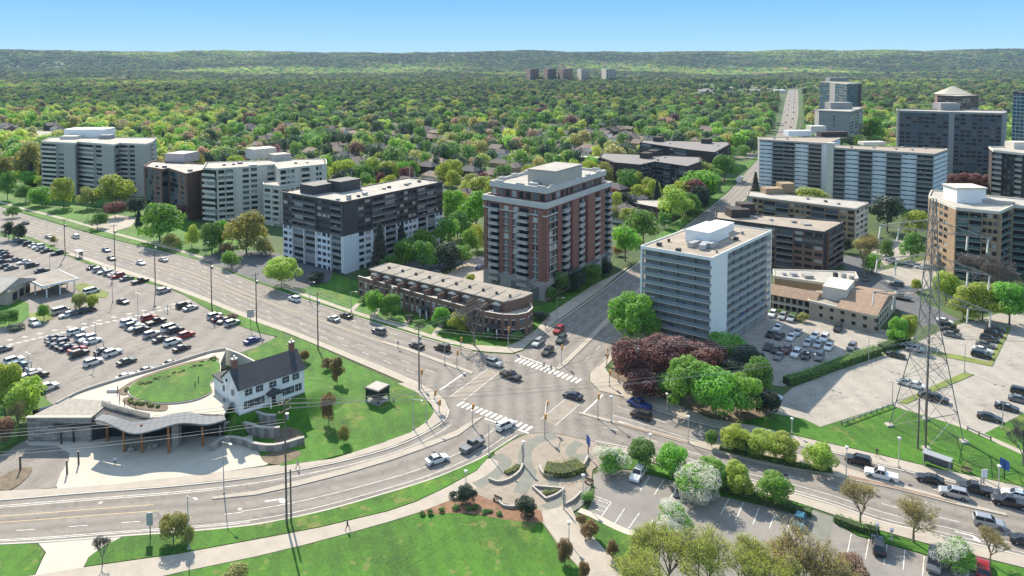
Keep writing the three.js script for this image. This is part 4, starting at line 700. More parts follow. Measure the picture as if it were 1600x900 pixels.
// ---------------------------------------------------------------- museum with the white timber house
{
  const terr = [[60, 645], [100, 641], [147, 640], [160, 632], [196, 642], [232, 653], [262, 650], [300, 646], [350, 648], [362, 625], [345, 600], [341, 575], [352, 549], [330, 552], [287, 566], [240, 580], [180, 597], [125, 615], [88, 632]], h = 5;
  const pts = terr.map(p => g(p[0], p[1], h).setY(0)), B = baseAt('museum', pts), loc = a => a.map(p => p.clone().sub(B.c));
  keepOut.push(pts);
  mesh('roof_terrace', sheetGeo(loc(pts), h - .5, h), M.apron, B.o);
  mesh('soffit', sheetGeo(loc([[150, 662], [207, 672], [240, 667], [275, 663], [322, 664], [352, 656], [350, 646], [300, 644], [232, 651], [160, 632], [148, 642]].map(p => g(p[0], p[1], 4.9).setY(0))), 4.6, 4.9), M.shingle, B.o);
  const wallIn = [[45, 690], [142, 690], [175, 683], [350, 683], [352, 640], [340, 615], [345, 590], [290, 610], [180, 640], [110, 655], [52, 672]].map(p => g(p[0], p[1]));
  mesh('glazed_hall', polyPrism(loc(wallIn.slice(1)), .1, h - .55), new THREE.MeshStandardMaterial({ color: rgb(.03, .032, .036), roughness: .15 }), B.o);
  const f0 = g(44, 691), f1 = g(143, 691), ed = edge(f0, f1), bk = [f1.clone().addScaledVector(ed.n, -7.5), f0.clone().addScaledVector(ed.n, -9).addScaledVector(ed.t, 3)];
  mesh('stone_wall', polyPrism(loc([f0, f1, ...bk]), 0, h + .2), M.stone, B.o);
  for (let j = 0; j < 9; j++) { let s = (j % 2) * -1.1; while (s < ed.len) { const w = rr(1.6, 3); wallBox(B, ed, 'stone_course', Math.max(.02, s), Math.min(ed.len - .02, s + w - .05), .05 + j * .56, .57 + j * .56, .0, .05 + rnd() * .06, pickOf([M.stone, M.stone, M.stoneDark]), null); s += w; } }
  wallBox(B, ed, 'ribbon_window', ed.len * .42, ed.len + 3, 3.5, 4.1, .02, .2, M.dark);
  wallBox(B, ed, 'coping', -.2, ed.len + .2, h + .2, h + .5, -.6, .3, M.apron);
  // lettering over the entrance wall: a band of raised bars where the name stands too small to read
  // wave roof
  const backE = [[160, 651], [207, 659], [250, 651], [295, 649], [322, 652], [350, 648]].map(p => g(p[0], p[1], 5.9)), frontE = [[147, 660], [207, 673], [240, 668], [275, 664], [322, 666], [353, 654]].map(p => g(p[0], p[1], 6.1));
  const bA = smooth(backE, 40), fA = smooth(frontE, 40); bA.forEach((p, i) => { p.y = 6 + .45 * Math.sin(i / 40 * Math.PI * 3.2 + .6); fA[i].y = p.y + .25 * Math.cos(i / 40 * 7); });
  for (let i = 0; i < 40; i++) { const q = [bA[i], bA[i + 1], fA[i + 1], fA[i]].map(p => p.clone().sub(B.c)); const top = [], low = []; q.forEach(p => { top.push(p.x, p.y + .16, p.z); low.push(p.x, p.y - .12, p.z); }); const geo = new THREE.BufferGeometry(); geo.setAttribute('position', new THREE.Float32BufferAttribute([...top, ...low], 3)); geo.setAttribute('uv', new THREE.Float32BufferAttribute(new Array(16).fill(0), 2)); geo.setIndex([0, 2, 1, 0, 3, 2, 4, 5, 6, 4, 6, 7, 0, 1, 5, 0, 5, 4, 1, 2, 6, 1, 6, 5, 2, 3, 7, 2, 7, 6, 3, 0, 4, 3, 4, 7]); const fl = geo.toNonIndexed(); fl.computeVertexNormals(); mesh('roof_panel', fl, i % 2 ? std({ color: rgb(.19, .195, .2), roughness: .95 }) : std({ color: rgb(.215, .22, .225), roughness: .95 }), B.o); }
  for (const [x, y] of [[168, 690], [194, 707], [222, 709], [264, 709], [317, 698]]) { const p = g(x, y).sub(B.c); const m = mesh('timber_column', bar(V(p.x, .1, p.z), V(p.x - .3, 5.9, p.z - .6), .26, 8), M.timber, B.o); }
  box('stone_pier', g(270, 700).x - B.c.x - .2, g(270, 700).x - B.c.x + 1.2, 0, 5.2, g(270, 700).z - B.c.z - 1.5, g(270, 700).z - B.c.z, M.stone, B.o);
  for (let i = 0; i < 30; i++) { const t = i / 29, a = g(160 + 73 * t, 633 + 20 * Math.pow(t, .8), 5).sub(B.c); mesh('terrace_fin', sizedBox(.12, 1.1, .5), M.concretePale, B.o).position.set(a.x, 5.55, a.z); }
  const ring = (cx, cy, rx, ry, y) => { const o = []; for (let i = 0; i < 48; i++) { const a = i / 48 * Math.PI * 2; o.push(g(cx + Math.cos(a) * rx + Math.sin(a) * 8, cy + Math.sin(a) * ry - Math.cos(a) * rx * .14, y).setY(0)); } return o; };
  const bean = (list, y) => smooth(list.map(p => g(p[0], p[1], y).setY(0)), 60, true), lawnPx = [[201, 613], [211, 600], [250, 584], [300, 570], [338, 566], [341, 588], [328, 600], [330, 613], [307, 625], [270, 631], [237, 630], [212, 623]];
  mesh('planting_bed', sheetGeo(loc(bean([[184, 612], [215, 592], [250, 579], [300, 565], [340, 559], [338, 568], [300, 575], [250, 590], [212, 606], [196, 618]], 5)), h + .02, h + .12), M.soil, B.o); mesh('planting_bed', sheetGeo(loc(bean([[192, 624], [205, 620], [225, 632], [262, 634], [258, 642], [225, 641], [205, 636]], 5)), h + .02, h + .13), M.soil, B.o);
  const lawnC = cen(bean(lawnPx, 5)); mesh('lawn_kerb', sheetGeo(loc(bean(lawnPx, 5).map(p => p.sub(lawnC).multiplyScalar(1.02).add(lawnC))), h + .1, h + .3), M.kerb, B.o); mesh('roof_lawn', sheetGeo(loc(bean(lawnPx, 5)), h + .1, h + .4), M.grass, B.o);
  for (let i = 0; i < 46; i++) { const t = rnd(), q = i < 30 ? g(190 + 145 * t, 613 - 50 * t + rr(-3, 3), 5) : g(200 + 55 * t, 628 + 10 * t + rr(-3, 2), 5); const s = mesh('shrub', bushOnRoof, M.shrubLeaf, B.o); s.position.copy(q.sub(B.c)).setY(h + .3); const k = rr(.3, .6); s.scale.set(k, k, k); }
  // ramp and long parapet at the car-park side
  const par = smooth([[88, 632], [125, 613], [180, 595], [240, 578], [287, 563], [330, 550], [352, 546]].map(p => g(p[0], p[1], 5)), 16); for (let i = 0; i < 16; i++) { const e = edge(par[i], par[i + 1]); wallBox(B, e, 'parapet', -.05, e.len + .05, 0, 5.5, -.2, .2, M.concrete); }
  const par2 = smooth([[352, 546], [372, 553], [398, 566]].map(p => g(p[0], p[1], 4)), 5); for (let i = 0; i < 5; i++) { const e = edge(par2[i], par2[i + 1]); wallBox(B, e, 'parapet', -.05, e.len + .05, 0, 4.3, -.2, .2, M.concretePale); }
  for (const [x, y] of [[176, 612], [205, 645], [190, 640]]) { const p = g(x, y, 5).sub(B.c); mesh('bench', sizedBox(2.4, .5, .6), M.concretePale, B.o).position.set(p.x, 5.3, p.z); }
  for (const [x, y] of [[184, 614], [187, 627], [195, 636], [212, 640], [305, 606], [310, 598]]) { const p = g(x, y, 5).sub(B.c); mesh('lamp_post', bar(V(p.x, 5, p.z), V(p.x, 6.6, p.z), .09, 6), M.darkMetal, B.o); }
  tag(B.o, 'low stone museum with wavy metal canopy and oval roof lawn', 'beside the curving road', 'building');
  // curved retaining walls
  const rw = [[[352, 666], [372, 660], [395, 664], [415, 671], [431, 672]], [[343, 683], [362, 675], [386, 678], [410, 685], [437, 685]], [[332, 706], [350, 694], [378, 696], [400, 704], [430, 706], [475, 694]]];
  rw.forEach((l, k) => { const c = smooth(gp(l), 14), R = baseAt('retaining_wall', c); for (let i = 0; i < 14; i++) { const e = edge(c[i], c[i + 1]); const wh = [3.3, 2.4, 1.5][k]; wallBox(R, e, 'stone', -.03, e.len + .03, 0, wh, -.3, .3, i % 2 ? M.stoneDark : M.stone); wallBox(R, e, 'coping', -.04, e.len + .04, wh, wh + .15, -.36, .36, M.concrete); } tag(R.o, 'curved grey stone retaining wall,', ['uppermost of the three below the white house', 'middle of the three below the white house', 'lowest of the three below the white house'][k], 'wall'); });
  // white timber house
  const HB = 3.5, F = g(374, 650, HB).setY(0), R = g(476, 614, HB).setY(0), L0 = g(341, 632, HB).setY(0), e1 = edge(F, R), wdt = F.distanceTo(L0);
  const Hs = baseAt('timber_house', [F]); Hs.o.position.y = HB; const at = (s, d) => F.clone().addScaledVector(e1.t, s).addScaledVector(e1.n, -d); keepOut.push([F, R, at(e1.len, wdt), at(0, wdt)]);
  { // grassy mound that carries the house
    const n = 36, pos = [], uv = [], idx = [], s0 = -5, s1 = e1.len + 13, d0 = -8.5, d1 = wdt + 10;
    for (let j = 0; j <= n; j++) for (let i = 0; i <= n; i++) { const s = s0 + (s1 - s0) * i / n, d = d0 + (d1 - d0) * j / n, ds = Math.max(-s, s - e1.len, 0), dd = Math.max(-d, d - wdt, 0), q = at(s, d), k = Math.hypot(ds / (s > 0 ? 12 : 4), dd / (d > 0 ? 9 : 3 + 4.5 * sm(.35 * e1.len, .9 * e1.len, s))); pos.push(q.x, .08 + (HB - .05) * (1 - sm(.12, 1, k)), q.z); uv.push(q.x, q.z); if (i && j) { const a = j * (n + 1) + i; idx.push(a, a - 1, a - n - 2, a, a - n - 2, a - n - 1); } }
    const mg = new THREE.BufferGeometry(); mg.setAttribute('position', new THREE.Float32BufferAttribute(pos, 3)); mg.setAttribute('uv', new THREE.Float32BufferAttribute(uv, 2)); mg.setIndex(idx); mg.computeVertexNormals(); if (mg.attributes.normal.getY(5) < 0) { mg.setIndex(idx.reverse()); mg.computeVertexNormals(); }
    struct('lawn_mound', mg, M.grass);
  }
  const eh = 5.9, rise = 3.1, half = wdt / 2;
  const gs = new THREE.Shape([new THREE.Vector2(0, 0), new THREE.Vector2(wdt, 0), new THREE.Vector2(wdt, eh), new THREE.Vector2(half, eh + rise), new THREE.Vector2(0, eh)]);
  const body = new THREE.ExtrudeGeometry(gs, { depth: e1.len, bevelEnabled: false }); const bm = mesh('wall', body, M.white, Hs.o); bm.rotation.y = e1.a + Math.PI / 2; // x into the house, z along its front
  const slope = Math.hypot(half, rise);
  for (const s of [0, 1]) { const rg = new THREE.BoxGeometry(e1.len + .8, .16, slope + .45); rg.translate(0, .1, (slope + .45) / 2 - .0); const rm = mesh('roof_slope', rg, M.shingle, Hs.o); const p = at(e1.len / 2, half).sub(Hs.c); rm.position.set(p.x, eh + rise, p.z); rm.rotation.order = 'YXZ'; rm.rotation.y = e1.a + (s ? Math.PI : 0); rm.rotation.x = Math.atan2(rise, half); }
  for (const s of [.9, e1.len - .9]) { const p = at(s, half).sub(Hs.c); const ch = mesh('chimney', sizedBox(1.1, 2.6, .9), M.brickRed, Hs.o); ch.position.set(p.x, eh + rise + .7, p.z); ch.rotation.y = e1.a; mesh('chimney_cap', sizedBox(1.3, .2, 1.1), M.concretePale, ch).position.y = 1.4; mesh('chimney_pot', new THREE.CylinderGeometry(.16, .2, .6, 8), M.galv, ch).position.y = 1.75; }
  const win = (s, y, w, hh) => { const m = wallBox(Hs, e1, 'window', s - w / 2, s + w / 2, y, y + hh, 0, .08, M.glass); mesh('window_bar', sizedBox(w, .07, .05), M.white, m).position.z = .04; mesh('window_bar', sizedBox(.07, hh, .06), M.white, m).position.z = .04; for (const q of [-1, 1]) mesh('shutter', sizedBox(.32, hh, .06), M.charcoal, m).position.set(q * (w / 2 + .24), 0, .01); };
  for (const s of [.14, .3, .7, .86]) { win(s * e1.len, 3.9, .8, 1.4); } for (const s of [.12, .22, .32, .68, .78, .9]) win(s * e1.len, 1.1, .75, 1.6); win(.5 * e1.len, 3.9, .8, 1.3);
  wallBox(Hs, e1, 'door', e1.len * .5 - .6, e1.len * .5 + .6, .1, 2.4, .01, .1, M.charcoal);
  for (const d of [-1.3, 1.3]) for (const o of [1.5]) wallBox(Hs, e1, 'portico_column', e1.len * .5 + d - .12, e1.len * .5 + d + .12, 0, 2.8, o, o + .24, M.white);
  const ps = new THREE.Shape([new THREE.Vector2(-1.8, 0), new THREE.Vector2(1.8, 0), new THREE.Vector2(0, 1)]), pg = new THREE.ExtrudeGeometry(ps, { depth: 2, bevelEnabled: false }), pm = mesh('portico_roof', pg, M.shingle, Hs.o), pp = at(e1.len * .5, 0).sub(Hs.c); pm.position.set(pp.x, 2.8, pp.z); pm.rotation.y = e1.a;
  const eL = edge(L0, F); for (const [s, y] of [[.3, 1], [.7, 1], [.3, 3.8], [.7, 3.8]]) { const m = wallBox(Hs, eL, 'window', eL.len * s - .35, eL.len * s + .35, y, y + 1.3, 0, .12, M.glassPale); } wallBox(Hs, eL, 'attic_window', eL.len * .4, eL.len * .48, 6.3, 6.9, 0, .12, M.glass);
  const aw = at(3, wdt + 2.5).sub(Hs.c), an = mesh('rear_wing', sizedBox(6, 4.6, 5), M.white, Hs.o); an.position.set(aw.x, 2.3, aw.z); an.rotation.y = e1.a; const ar = mesh('rear_roof', sizedBox(6.6, .3, 5.6), M.shingle, Hs.o); ar.position.set(aw.x, 4.75, aw.z); ar.rotation.y = e1.a;
  wallBox(Hs, e1, 'foundation', -.05, e1.len + .05, -1.2, .25, -wdt - .05, .06, M.stone); tag(Hs.o, 'white clapboard house with dark shingle roof and two brick chimneys', 'on the museum lawn', 'house');
}
// ---------------------------------------------------------------- kiosk on the lawn
{
  const p = g(590, 627), K = thing('kiosk', p.clone().setY(EDGE), GRID + .1);
  box('base', -2, 2, 0, .4, -2, 2, M.concreteGrey, K); for (const [x, z] of [[-1.8, -1.8], [1.8, -1.8], [-1.8, 1.8], [1.8, 1.8]]) box('post', x - .15, x + .15, .4, 3.1, z - .15, z + .15, M.darkMetal, K);
  box('glass_wall', -1.9, 1.9, 1.4, 3.05, 1.72, 1.8, M.glass, K); box('glass_wall', -1.9, 1.9, 1.4, 3.05, -1.8, -1.72, M.glass, K); box('glass_wall', -1.8, -1.72, 1.4, 3.05, -1.65, 1.65, M.glass, K); box('glass_wall', 1.72, 1.8, 1.4, 3.05, -1.65, 1.65, M.glass, K);
  box('roof_frame', -2.1, 2.1, 3.1, 3.5, -2.1, 2.1, M.darkMetal, K); box('roof', -1.9, 1.9, 3.5, 3.62, -1.9, 1.9, M.concrete, K); box('plinth', -1, 1, .4, 1.2, -.7, .7, M.timber, K);
  tag(K, 'dark glass cube pavilion with flat white roof', 'standing on the museum lawn', 'pavilion');
}
// ---------------------------------------------------------------- hall with drive-through canopy
{
  const c = [[39, 435], [66, 447.5], [122, 435.5], [92, 422]].map(p => g(p[0], p[1], 4.4).setY(0)), B = baseAt('entrance_canopy', c), loc = c.map(p => p.clone().sub(B.c));
  mesh('roof', sheetGeo(loc, 4.1, 4.5), M.roofGravel, B.o); for (let i = 0; i < 4; i++) { const e = edge(c[i], c[(i + 1) % 4]); wallBox(B, e, 'fascia', 0, e.len, 3.9, 4.62, -.12, .12, M.white); }
  for (const i of [0, 1, 2, 3]) for (const t of [.1, .5]) { const p = c[i].clone().lerp(c[(i + 1) % 4], t).lerp(cen(c), .08).sub(B.c); box('post', p.x - .16, p.x + .16, 0, 4.05, p.z - .16, p.z + .16, M.white, B.o); }
  keepOut.push(c); tag(B.o, 'flat-roofed white drive-through canopy on posts', 'in the left car park', 'canopy');
  const fp = footprint([[-60, 452], [14, 454], [46, 436]], 5, 16, [20, 2]), Hh = baseAt('church_hall', fp.all); shell(Hh, fp, 0, 4.6, std({ map: noisy([.4, .34, .26], .15, 5) }), M.roofPale, { parapet: 0 });
  const f = fp.front, s = new THREE.Shape([new THREE.Vector2(-8, 0), new THREE.Vector2(8, 0), new THREE.Vector2(0, 2.6)]), rg = new THREE.ExtrudeGeometry(s, { depth: 34, bevelEnabled: false }), m = mesh('gable_roof', rg, M.roofPale, Hh.o), p = f[1].clone().lerp(f[2], .5).sub(Hh.c); m.position.set(p.x, 4.75, p.z); const dd = f[0].clone().sub(f[1]); m.rotation.y = Math.atan2(dd.x, dd.z);
  for (let i = 0; i < 3; i++) wallBox(Hh, edge(f[1], f[2]), 'window', 2 + i * 4, 4.6 + i * 4, .8, 3.4, 0, .1, M.glass);
  tag(Hh.o, 'low buff hall with pale gabled roof', 'at the left edge beside the canopy', 'building');
}
// ---------------------------------------------------------------- houses of the suburb
const houseGeo = {};
{
  const wallM = [M.brickBrown, M.brickTan, M.concretePale, M.white, M.brickDark], roofM = [std({ map: noisy([.13, .11, .1], .3, 4) }), std({ map: noisy([.2, .16, .135], .3, 4) }), std({ map: noisy([.1, .1, .11], .3, 4) }), std({ map: noisy([.26, .19, .15], .3, 4) })];
  const gable = (w, d, r) => { const s = new THREE.Shape([new THREE.Vector2(-d / 2 - .5, 0), new THREE.Vector2(d / 2 + .5, 0), new THREE.Vector2(0, r)]), x = new THREE.ExtrudeGeometry(s, { depth: w + .8, bevelEnabled: false }); x.translate(0, 0, -(w + .8) / 2); x.rotateY(Math.PI / 2); return x; };
  const hip = (w, d, r) => { const a = w / 2 + .5, b = d / 2 + .5, k = w / 2 - d / 2 * .8, P = [[-a, 0, b], [a, 0, b], [a, 0, -b], [-a, 0, -b], [-k, r, 0], [k, r, 0]], T = [[0, 1, 5], [0, 5, 4], [2, 3, 4], [2, 4, 5], [1, 2, 5], [3, 0, 4]], pos = [], uv = []; for (const t of T) for (const i of t) { pos.push(...P[i]); uv.push(P[i][0] + P[i][2] * .3, P[i][1] + P[i][2]); } const q = new THREE.BufferGeometry(); q.setAttribute('position', new THREE.Float32BufferAttribute(pos, 3)); q.setAttribute('uv', new THREE.Float32BufferAttribute(uv, 2)); q.computeVertexNormals(); return q; };
  const kinds = [[14, 9, 5.4, 3, hip], [12, 10, 5.6, 3.6, gable], [17, 9, 3.2, 2.8, hip], [13, 8.5, 3.4, 3, gable]].map(([w, d, h, r, f]) => ({ w, d, h, wall: sizedBox(w, h, d), roof: f(w, d, r), r }));
  const chim = sizedBox(.9, 3, .9), garage = sizedBox(6, 2.8, 6);
  reseed(4242);
  const inPoly = (p, poly) => { let c = false; for (let i = 0, j = poly.length - 1; i < poly.length; j = i++) { const a = poly[i], b = poly[j]; if ((a.z > p.z) !== (b.z > p.z) && p.x < (b.x - a.x) * (p.z - a.z) / (b.z - a.z) + a.x) c = !c; } return c; };
  houseGeo.clear = (p, pad = 3) => { for (const poly of keepOut) { const c = cen(poly.map(q => q.clone())); if (c.distanceTo(p) > 120) continue; if (inPoly(p, poly)) return false; for (let i = 0; i < poly.length; i++) { const a = poly[i], b = poly[(i + 1) % poly.length], d = b.clone().sub(a), t = Math.max(0, Math.min(1, p.clone().sub(a).dot(d) / d.lengthSq())); if (a.clone().addScaledVector(d, t).setY(0).distanceTo(p.clone().setY(0)) < pad) return false; } } return true; };
  houseGeo.roadGap = p => { let m = 1e9; for (let i = 0; i < hillRoad.A.length; i += 2) { const c = hillRoad.A[i].clone().lerp(hillRoad.B[i], .5); m = Math.min(m, Math.hypot(c.x - p.x, c.z - p.z) - hillRoad.A[i].distanceTo(hillRoad.B[i]) / 2); } return m; };
  houseGeo.px = p => { const d = -p.z * Math.cos(PITCH) + (EYE - p.y) * Math.sin(PITCH), y = (p.y - EYE) * Math.cos(PITCH) + p.z * -Math.sin(PITCH); return [800 + p.x / d * FOC, PPY - FOC * ((p.y - EYE) * Math.cos(PITCH) - p.z * -Math.sin(PITCH) * -1) / d]; };
  const spots = [];
  for (let j = 0; j < 26; j++) for (let i = -40; i < 60; i++) {
    const row = j * 27 + (j % 2 ? 6 : 0), q = V(0, 0, -330).addScaledVector(V(.59, 0, -.81), row).addScaledVector(V(-.81, 0, -.59), i * 18.5 + (j % 3) * 4);
    q.x += rr(-2, 2); q.z += rr(-2, 2); const Z = -q.z, sx = 800 + q.x / Z * FOC, keep = rnd(), ry = rnd();
    if (Z < 345 || Z > 900 || sx < -20 || sx > 1420 || keep > .78) continue;
    const sy = HOR + FOC * EYE / Z; if (sx < 330 && sy > 225) continue; if (sx > 1150 && sy > 200) continue; if (sx < 300 && sy > 205) continue;
    if (!houseGeo.clear(q, 13) || houseGeo.roadGap(q) < 12) continue;
    spots.push([q, ry]);
  }
  spots.sort((a, b) => b[0].z - a[0].z);
  spots.slice(0, 290).forEach(([q, ry], n) => {
    const ki = Math.floor(rnd() * 4), k = kinds[ki], H = thing('suburban_house', q, GRID + (ry < .5 ? Math.PI / 2 : 0) + (ry - .5) * .12), ri = Math.floor(rnd() * 4), wi = Math.floor(rnd() * 5), rm = roofM[ri], wm = wallM[wi];
    mesh('wall', k.wall, wm, H).position.y = k.h / 2; const r = mesh('roof', k.roof, rm, H); r.position.y = k.h;
    if (ry > .4) mesh('chimney', chim, M.brickBrown, r).position.set(k.w * .25, k.r * .6, 1);
    if (ry > .3) { const ga = mesh('garage', garage, wm, H); ga.position.set(k.w / 2 + 2, 1.4, 2); const gr = mesh('garage_roof', gable(6, 6, 1.8), rm, ga); gr.position.y = 1.4; }
    keepOut.push([[-9, 8], [9, 8], [9, -5], [-9, -5]].map(c => V(q.x + c[0], 0, q.z + c[1])));
    same(H, ['two-storey', 'two-storey', 'low', 'low'][ki] + ' house with ' + ['brown brick', 'tan brick', 'cream', 'white', 'dark brick'][wi] + ' walls and ' + ['charcoal', 'brown', 'slate', 'reddish'][ri] + ' ' + ['hipped', 'gabled', 'hipped', 'gabled'][ki] + ' roof in the suburb', 'house', 'houses of the suburb');
  });
}
// ---------------------------------------------------------------- trees
function leafShell(s, n, size, { clumps = 12, spread = .34, cr = [.16, .25], flatten = 1, bottom = .2, tri = true, low = 0 } = {}) {
  reseed(s); const C = [], pos = [], col = [], uv = [];
  const ry = (1 - bottom) / 2, cy = bottom + ry;
  for (let i = 0; i < clumps; i++) { const a = rnd() * Math.PI * 2, u = rr(-.9, 1), k = Math.sqrt(1 - u * u * .8) * (.55 + .45 * rnd()), r = rr(...cr); C.push([Math.cos(a) * k * (.54 - r * .75), cy + u * (ry - r * .8) * flatten, Math.sin(a) * k * (.54 - r * .75), r, rr(.86, 1.14)]); }
  C.push([0, cy + ry * .45, 0, .2, 1.05], [0, cy - ry * .1, 0, .26, .95]);
  const tot = C.reduce((q, c) => q + c[3] * c[3], 0);
  for (const c of C) {
    const m = Math.round(n * c[3] * c[3] / tot);
    for (let i = 0; i < m; i++) {
      const u = rr(-.75, 1), a = rnd() * Math.PI * 2, k = Math.sqrt(1 - u * u), r = c[3] * (.72 + .36 * Math.sqrt(rnd()));
      const d = V(Math.cos(a) * k, u, Math.sin(a) * k), p = V(c[0] + d.x * r, c[1] + d.y * r * .95, c[2] + d.z * r); if (p.y < bottom * .7) continue;
      const nn = d.add(V(rr(-.8, .8), rr(-.5, .9), rr(-.8, .8))).normalize(), t = V(rr(-1, 1), rr(-1, 1), rr(-1, 1)).cross(nn).normalize(), b = nn.clone().cross(t), z = size * rr(.6, 1.3), f = c[4] * rr(.72, 1.28), hue = rr(-.08, .08);
      const put = (x, y) => { pos.push(p.x + t.x * x * z + b.x * y * z, p.y + t.y * x * z + b.y * y * z, p.z + t.z * x * z + b.z * y * z); col.push(f * (1 + hue), f, f * (1 - hue)); uv.push(x, y); };
      put(-.55, -.4); put(.55, -.4); put(0, .75);
      if (!tri) { put(.55, -.4); put(.5, .6); put(0, .75); }
    }
  }
  const q = new THREE.BufferGeometry(); q.setAttribute('position', new THREE.Float32BufferAttribute(pos, 3)); q.setAttribute('color', new THREE.Float32BufferAttribute(col, 3)); q.setAttribute('uv', new THREE.Float32BufferAttribute(uv, 2)); q.computeVertexNormals(); return q;
}
function needleCone(s, n, size) {
  reseed(s); const pos = [], col = [], uv = [];
  for (let i = 0; i < n; i++) {
    const y = .06 + .94 * Math.pow(rnd(), 1.35), tier = .82 + .18 * Math.cos(y * 60), R = (1 - y) * .5 * tier + .015, a = rnd() * Math.PI * 2, r = R * (.55 + .45 * Math.sqrt(rnd()));
    const p = V(Math.cos(a) * r, y, Math.sin(a) * r), o = V(Math.cos(a), -.35, Math.sin(a)), w = V(-Math.sin(a), 0, Math.cos(a)).add(V(0, rr(-.4, .4), 0)), z = size * rr(.7, 1.3), f = rr(.7, 1.3);
    for (const [x, d] of [[-.5, -.3], [.5, -.3], [0, 1]]) { pos.push(p.x + w.x * x * z + o.x * d * z, p.y + w.y * x * z + o.y * d * z, p.z + w.z * x * z + o.z * d * z); col.push(f, f, f); uv.push(x, d); }
  }
  const q = new THREE.BufferGeometry(); q.setAttribute('position', new THREE.Float32BufferAttribute(pos, 3)); q.setAttribute('color', new THREE.Float32BufferAttribute(col, 3)); q.setAttribute('uv', new THREE.Float32BufferAttribute(uv, 2)); q.computeVertexNormals(); return q;
}
function limb(a, b, r0, r1, sides = 5) { const d = b.clone().sub(a), c = new THREE.CylinderGeometry(r1, r0, d.length(), sides, 1, true); c.applyQuaternion(new THREE.Quaternion().setFromUnitVectors(V(0, 1, 0), d.clone().normalize())); c.translate((a.x + b.x) / 2, (a.y + b.y) / 2, (a.z + b.z) / 2); return c; }
function trunkGeo(s, top = .5) { reseed(s); const out = [limb(V(0, 0, 0), V(rr(-.02, .02), top * .55, rr(-.02, .02)), .026, .018, 6)]; for (let i = 0; i < 6; i++) { const a = i / 6 * Math.PI * 2 + rnd(), y = top * rr(.4, .6); out.push(limb(V(0, y, 0), V(Math.cos(a) * rr(.15, .3), y + rr(.15, .35), Math.sin(a) * rr(.15, .3)), .012, .004, 4)); } out.push(limb(V(0, top * .5, 0), V(.02, .85, .02), .016, .004, 5)); return merge(out); }
function bareGeo(s, depth = 5) {
  reseed(s); const out = [], tips = [];
  const grow = (p, d, L, r, k) => { const q = p.clone().addScaledVector(d, L); out.push(limb(p, q, Math.max(.0021, r), Math.max(.0016, r * .66), k > 2 ? 5 : 3)); if (!k) { tips.push(q); return; } const n = k > 3 ? 4 : 3; for (let i = 0; i < n; i++) { const v = d.clone().multiplyScalar(.95).add(V(rr(-1, 1), rr(-.25, .75), rr(-1, 1)).multiplyScalar(.72)).normalize(); grow(p.clone().lerp(q, rr(.65, 1)), v, L * rr(.6, .82), r * .6, k - 1); } tips.push(q); };
  grow(V(0, 0, 0), V(0, 1, 0), .3, .02, depth); const b = merge(out); b.computeBoundingBox(); const h = b.boundingBox.max.y, w = Math.max(b.boundingBox.max.x, -b.boundingBox.min.x, b.boundingBox.max.z, -b.boundingBox.min.z); b.scale(.5 / w, 1 / h, .5 / w);
  return { wood: b, tips: tips.map(t => V(t.x * .5 / w, t.y / h, t.z * .5 / w)) };
}
function budGeo(tips, size, per, s) { reseed(s); const pos = [], col = [], uv = []; for (const t of tips) for (let i = 0; i < per; i++) { const p = t.clone().add(V(rr(-.04, .04), rr(-.04, .04), rr(-.04, .04))), f = rr(.7, 1.3); for (let k = 0; k < 3; k++) { pos.push(p.x + rr(-1, 1) * size, p.y + rr(-1, 1) * size, p.z + rr(-1, 1) * size); col.push(f, f, f); uv.push(k, 0); } } const q = new THREE.BufferGeometry(); q.setAttribute('position', new THREE.Float32BufferAttribute(pos, 3)); q.setAttribute('color', new THREE.Float32BufferAttribute(col, 3)); q.setAttribute('uv', new THREE.Float32BufferAttribute(uv, 2)); q.computeVertexNormals(); return q; }
const leafMat = (r, gg, b) => new THREE.MeshPhysicalMaterial({ color: rgb(r, gg, b), roughness: .95, vertexColors: true, transmission: .55, thickness: 0, side: THREE.DoubleSide });
const LEAF = { bright: leafMat(.19, .42, .025), lime: leafMat(.38, .49, .05), green: leafMat(.13, .29, .03), olive: leafMat(.33, .34, .075), dark: leafMat(.028, .06, .026), purple: leafMat(.19, .068, .055), rust: leafMat(.34, .2, .12), white: leafMat(.75, .74, .64), yellow: leafMat(.5, .42, .06), bronze: leafMat(.27, .19, .06) };
LEAF.bud = leafMat(.5, .42, .12); LEAF.willow = leafMat(.48, .55, .08);
const LEAFNAME = { bright: 'bright green', lime: 'yellow-green', green: 'mid-green', olive: 'olive-coloured', dark: 'dark green', purple: 'purple-leaved', rust: 'pinkish brown', white: 'white-blossomed', yellow: 'golden', bronze: 'bronze-leaved', bare: 'leafless', willow: 'feathery yellow-green', budding: 'sparse budding', conifer: 'dark conical', spruce: 'dusky conical' };
const nearCrowns = [1, 2, 3, 4, 5].map(i => leafShell(100 + i, 8200, .036, { clumps: 17 + i, bottom: .1, cr: [.1, .22] }));
const midCrowns = [1, 2, 3, 4, 5, 6].map(i => leafShell(200 + i, 2800, .048, { clumps: 15 + i, bottom: .09, cr: [.11, .22] }));
const blossomCrown = leafShell(171, 8000, .02, { clumps: 26, bottom: .05, cr: [.09, .17] });
const fineCrowns = [1, 2].map(i => leafShell(150 + i, 14000, .021, { clumps: 22 + i, bottom: .06, cr: [.1, .2] }));
const bushCrown = leafShell(333, 1300, .085, { clumps: 9, bottom: 0, cr: [.22, .3] });
const trunks = [1, 2, 3].map(i => trunkGeo(400 + i));
const cones = [1, 2].map(i => needleCone(500 + i, 2200, .075));
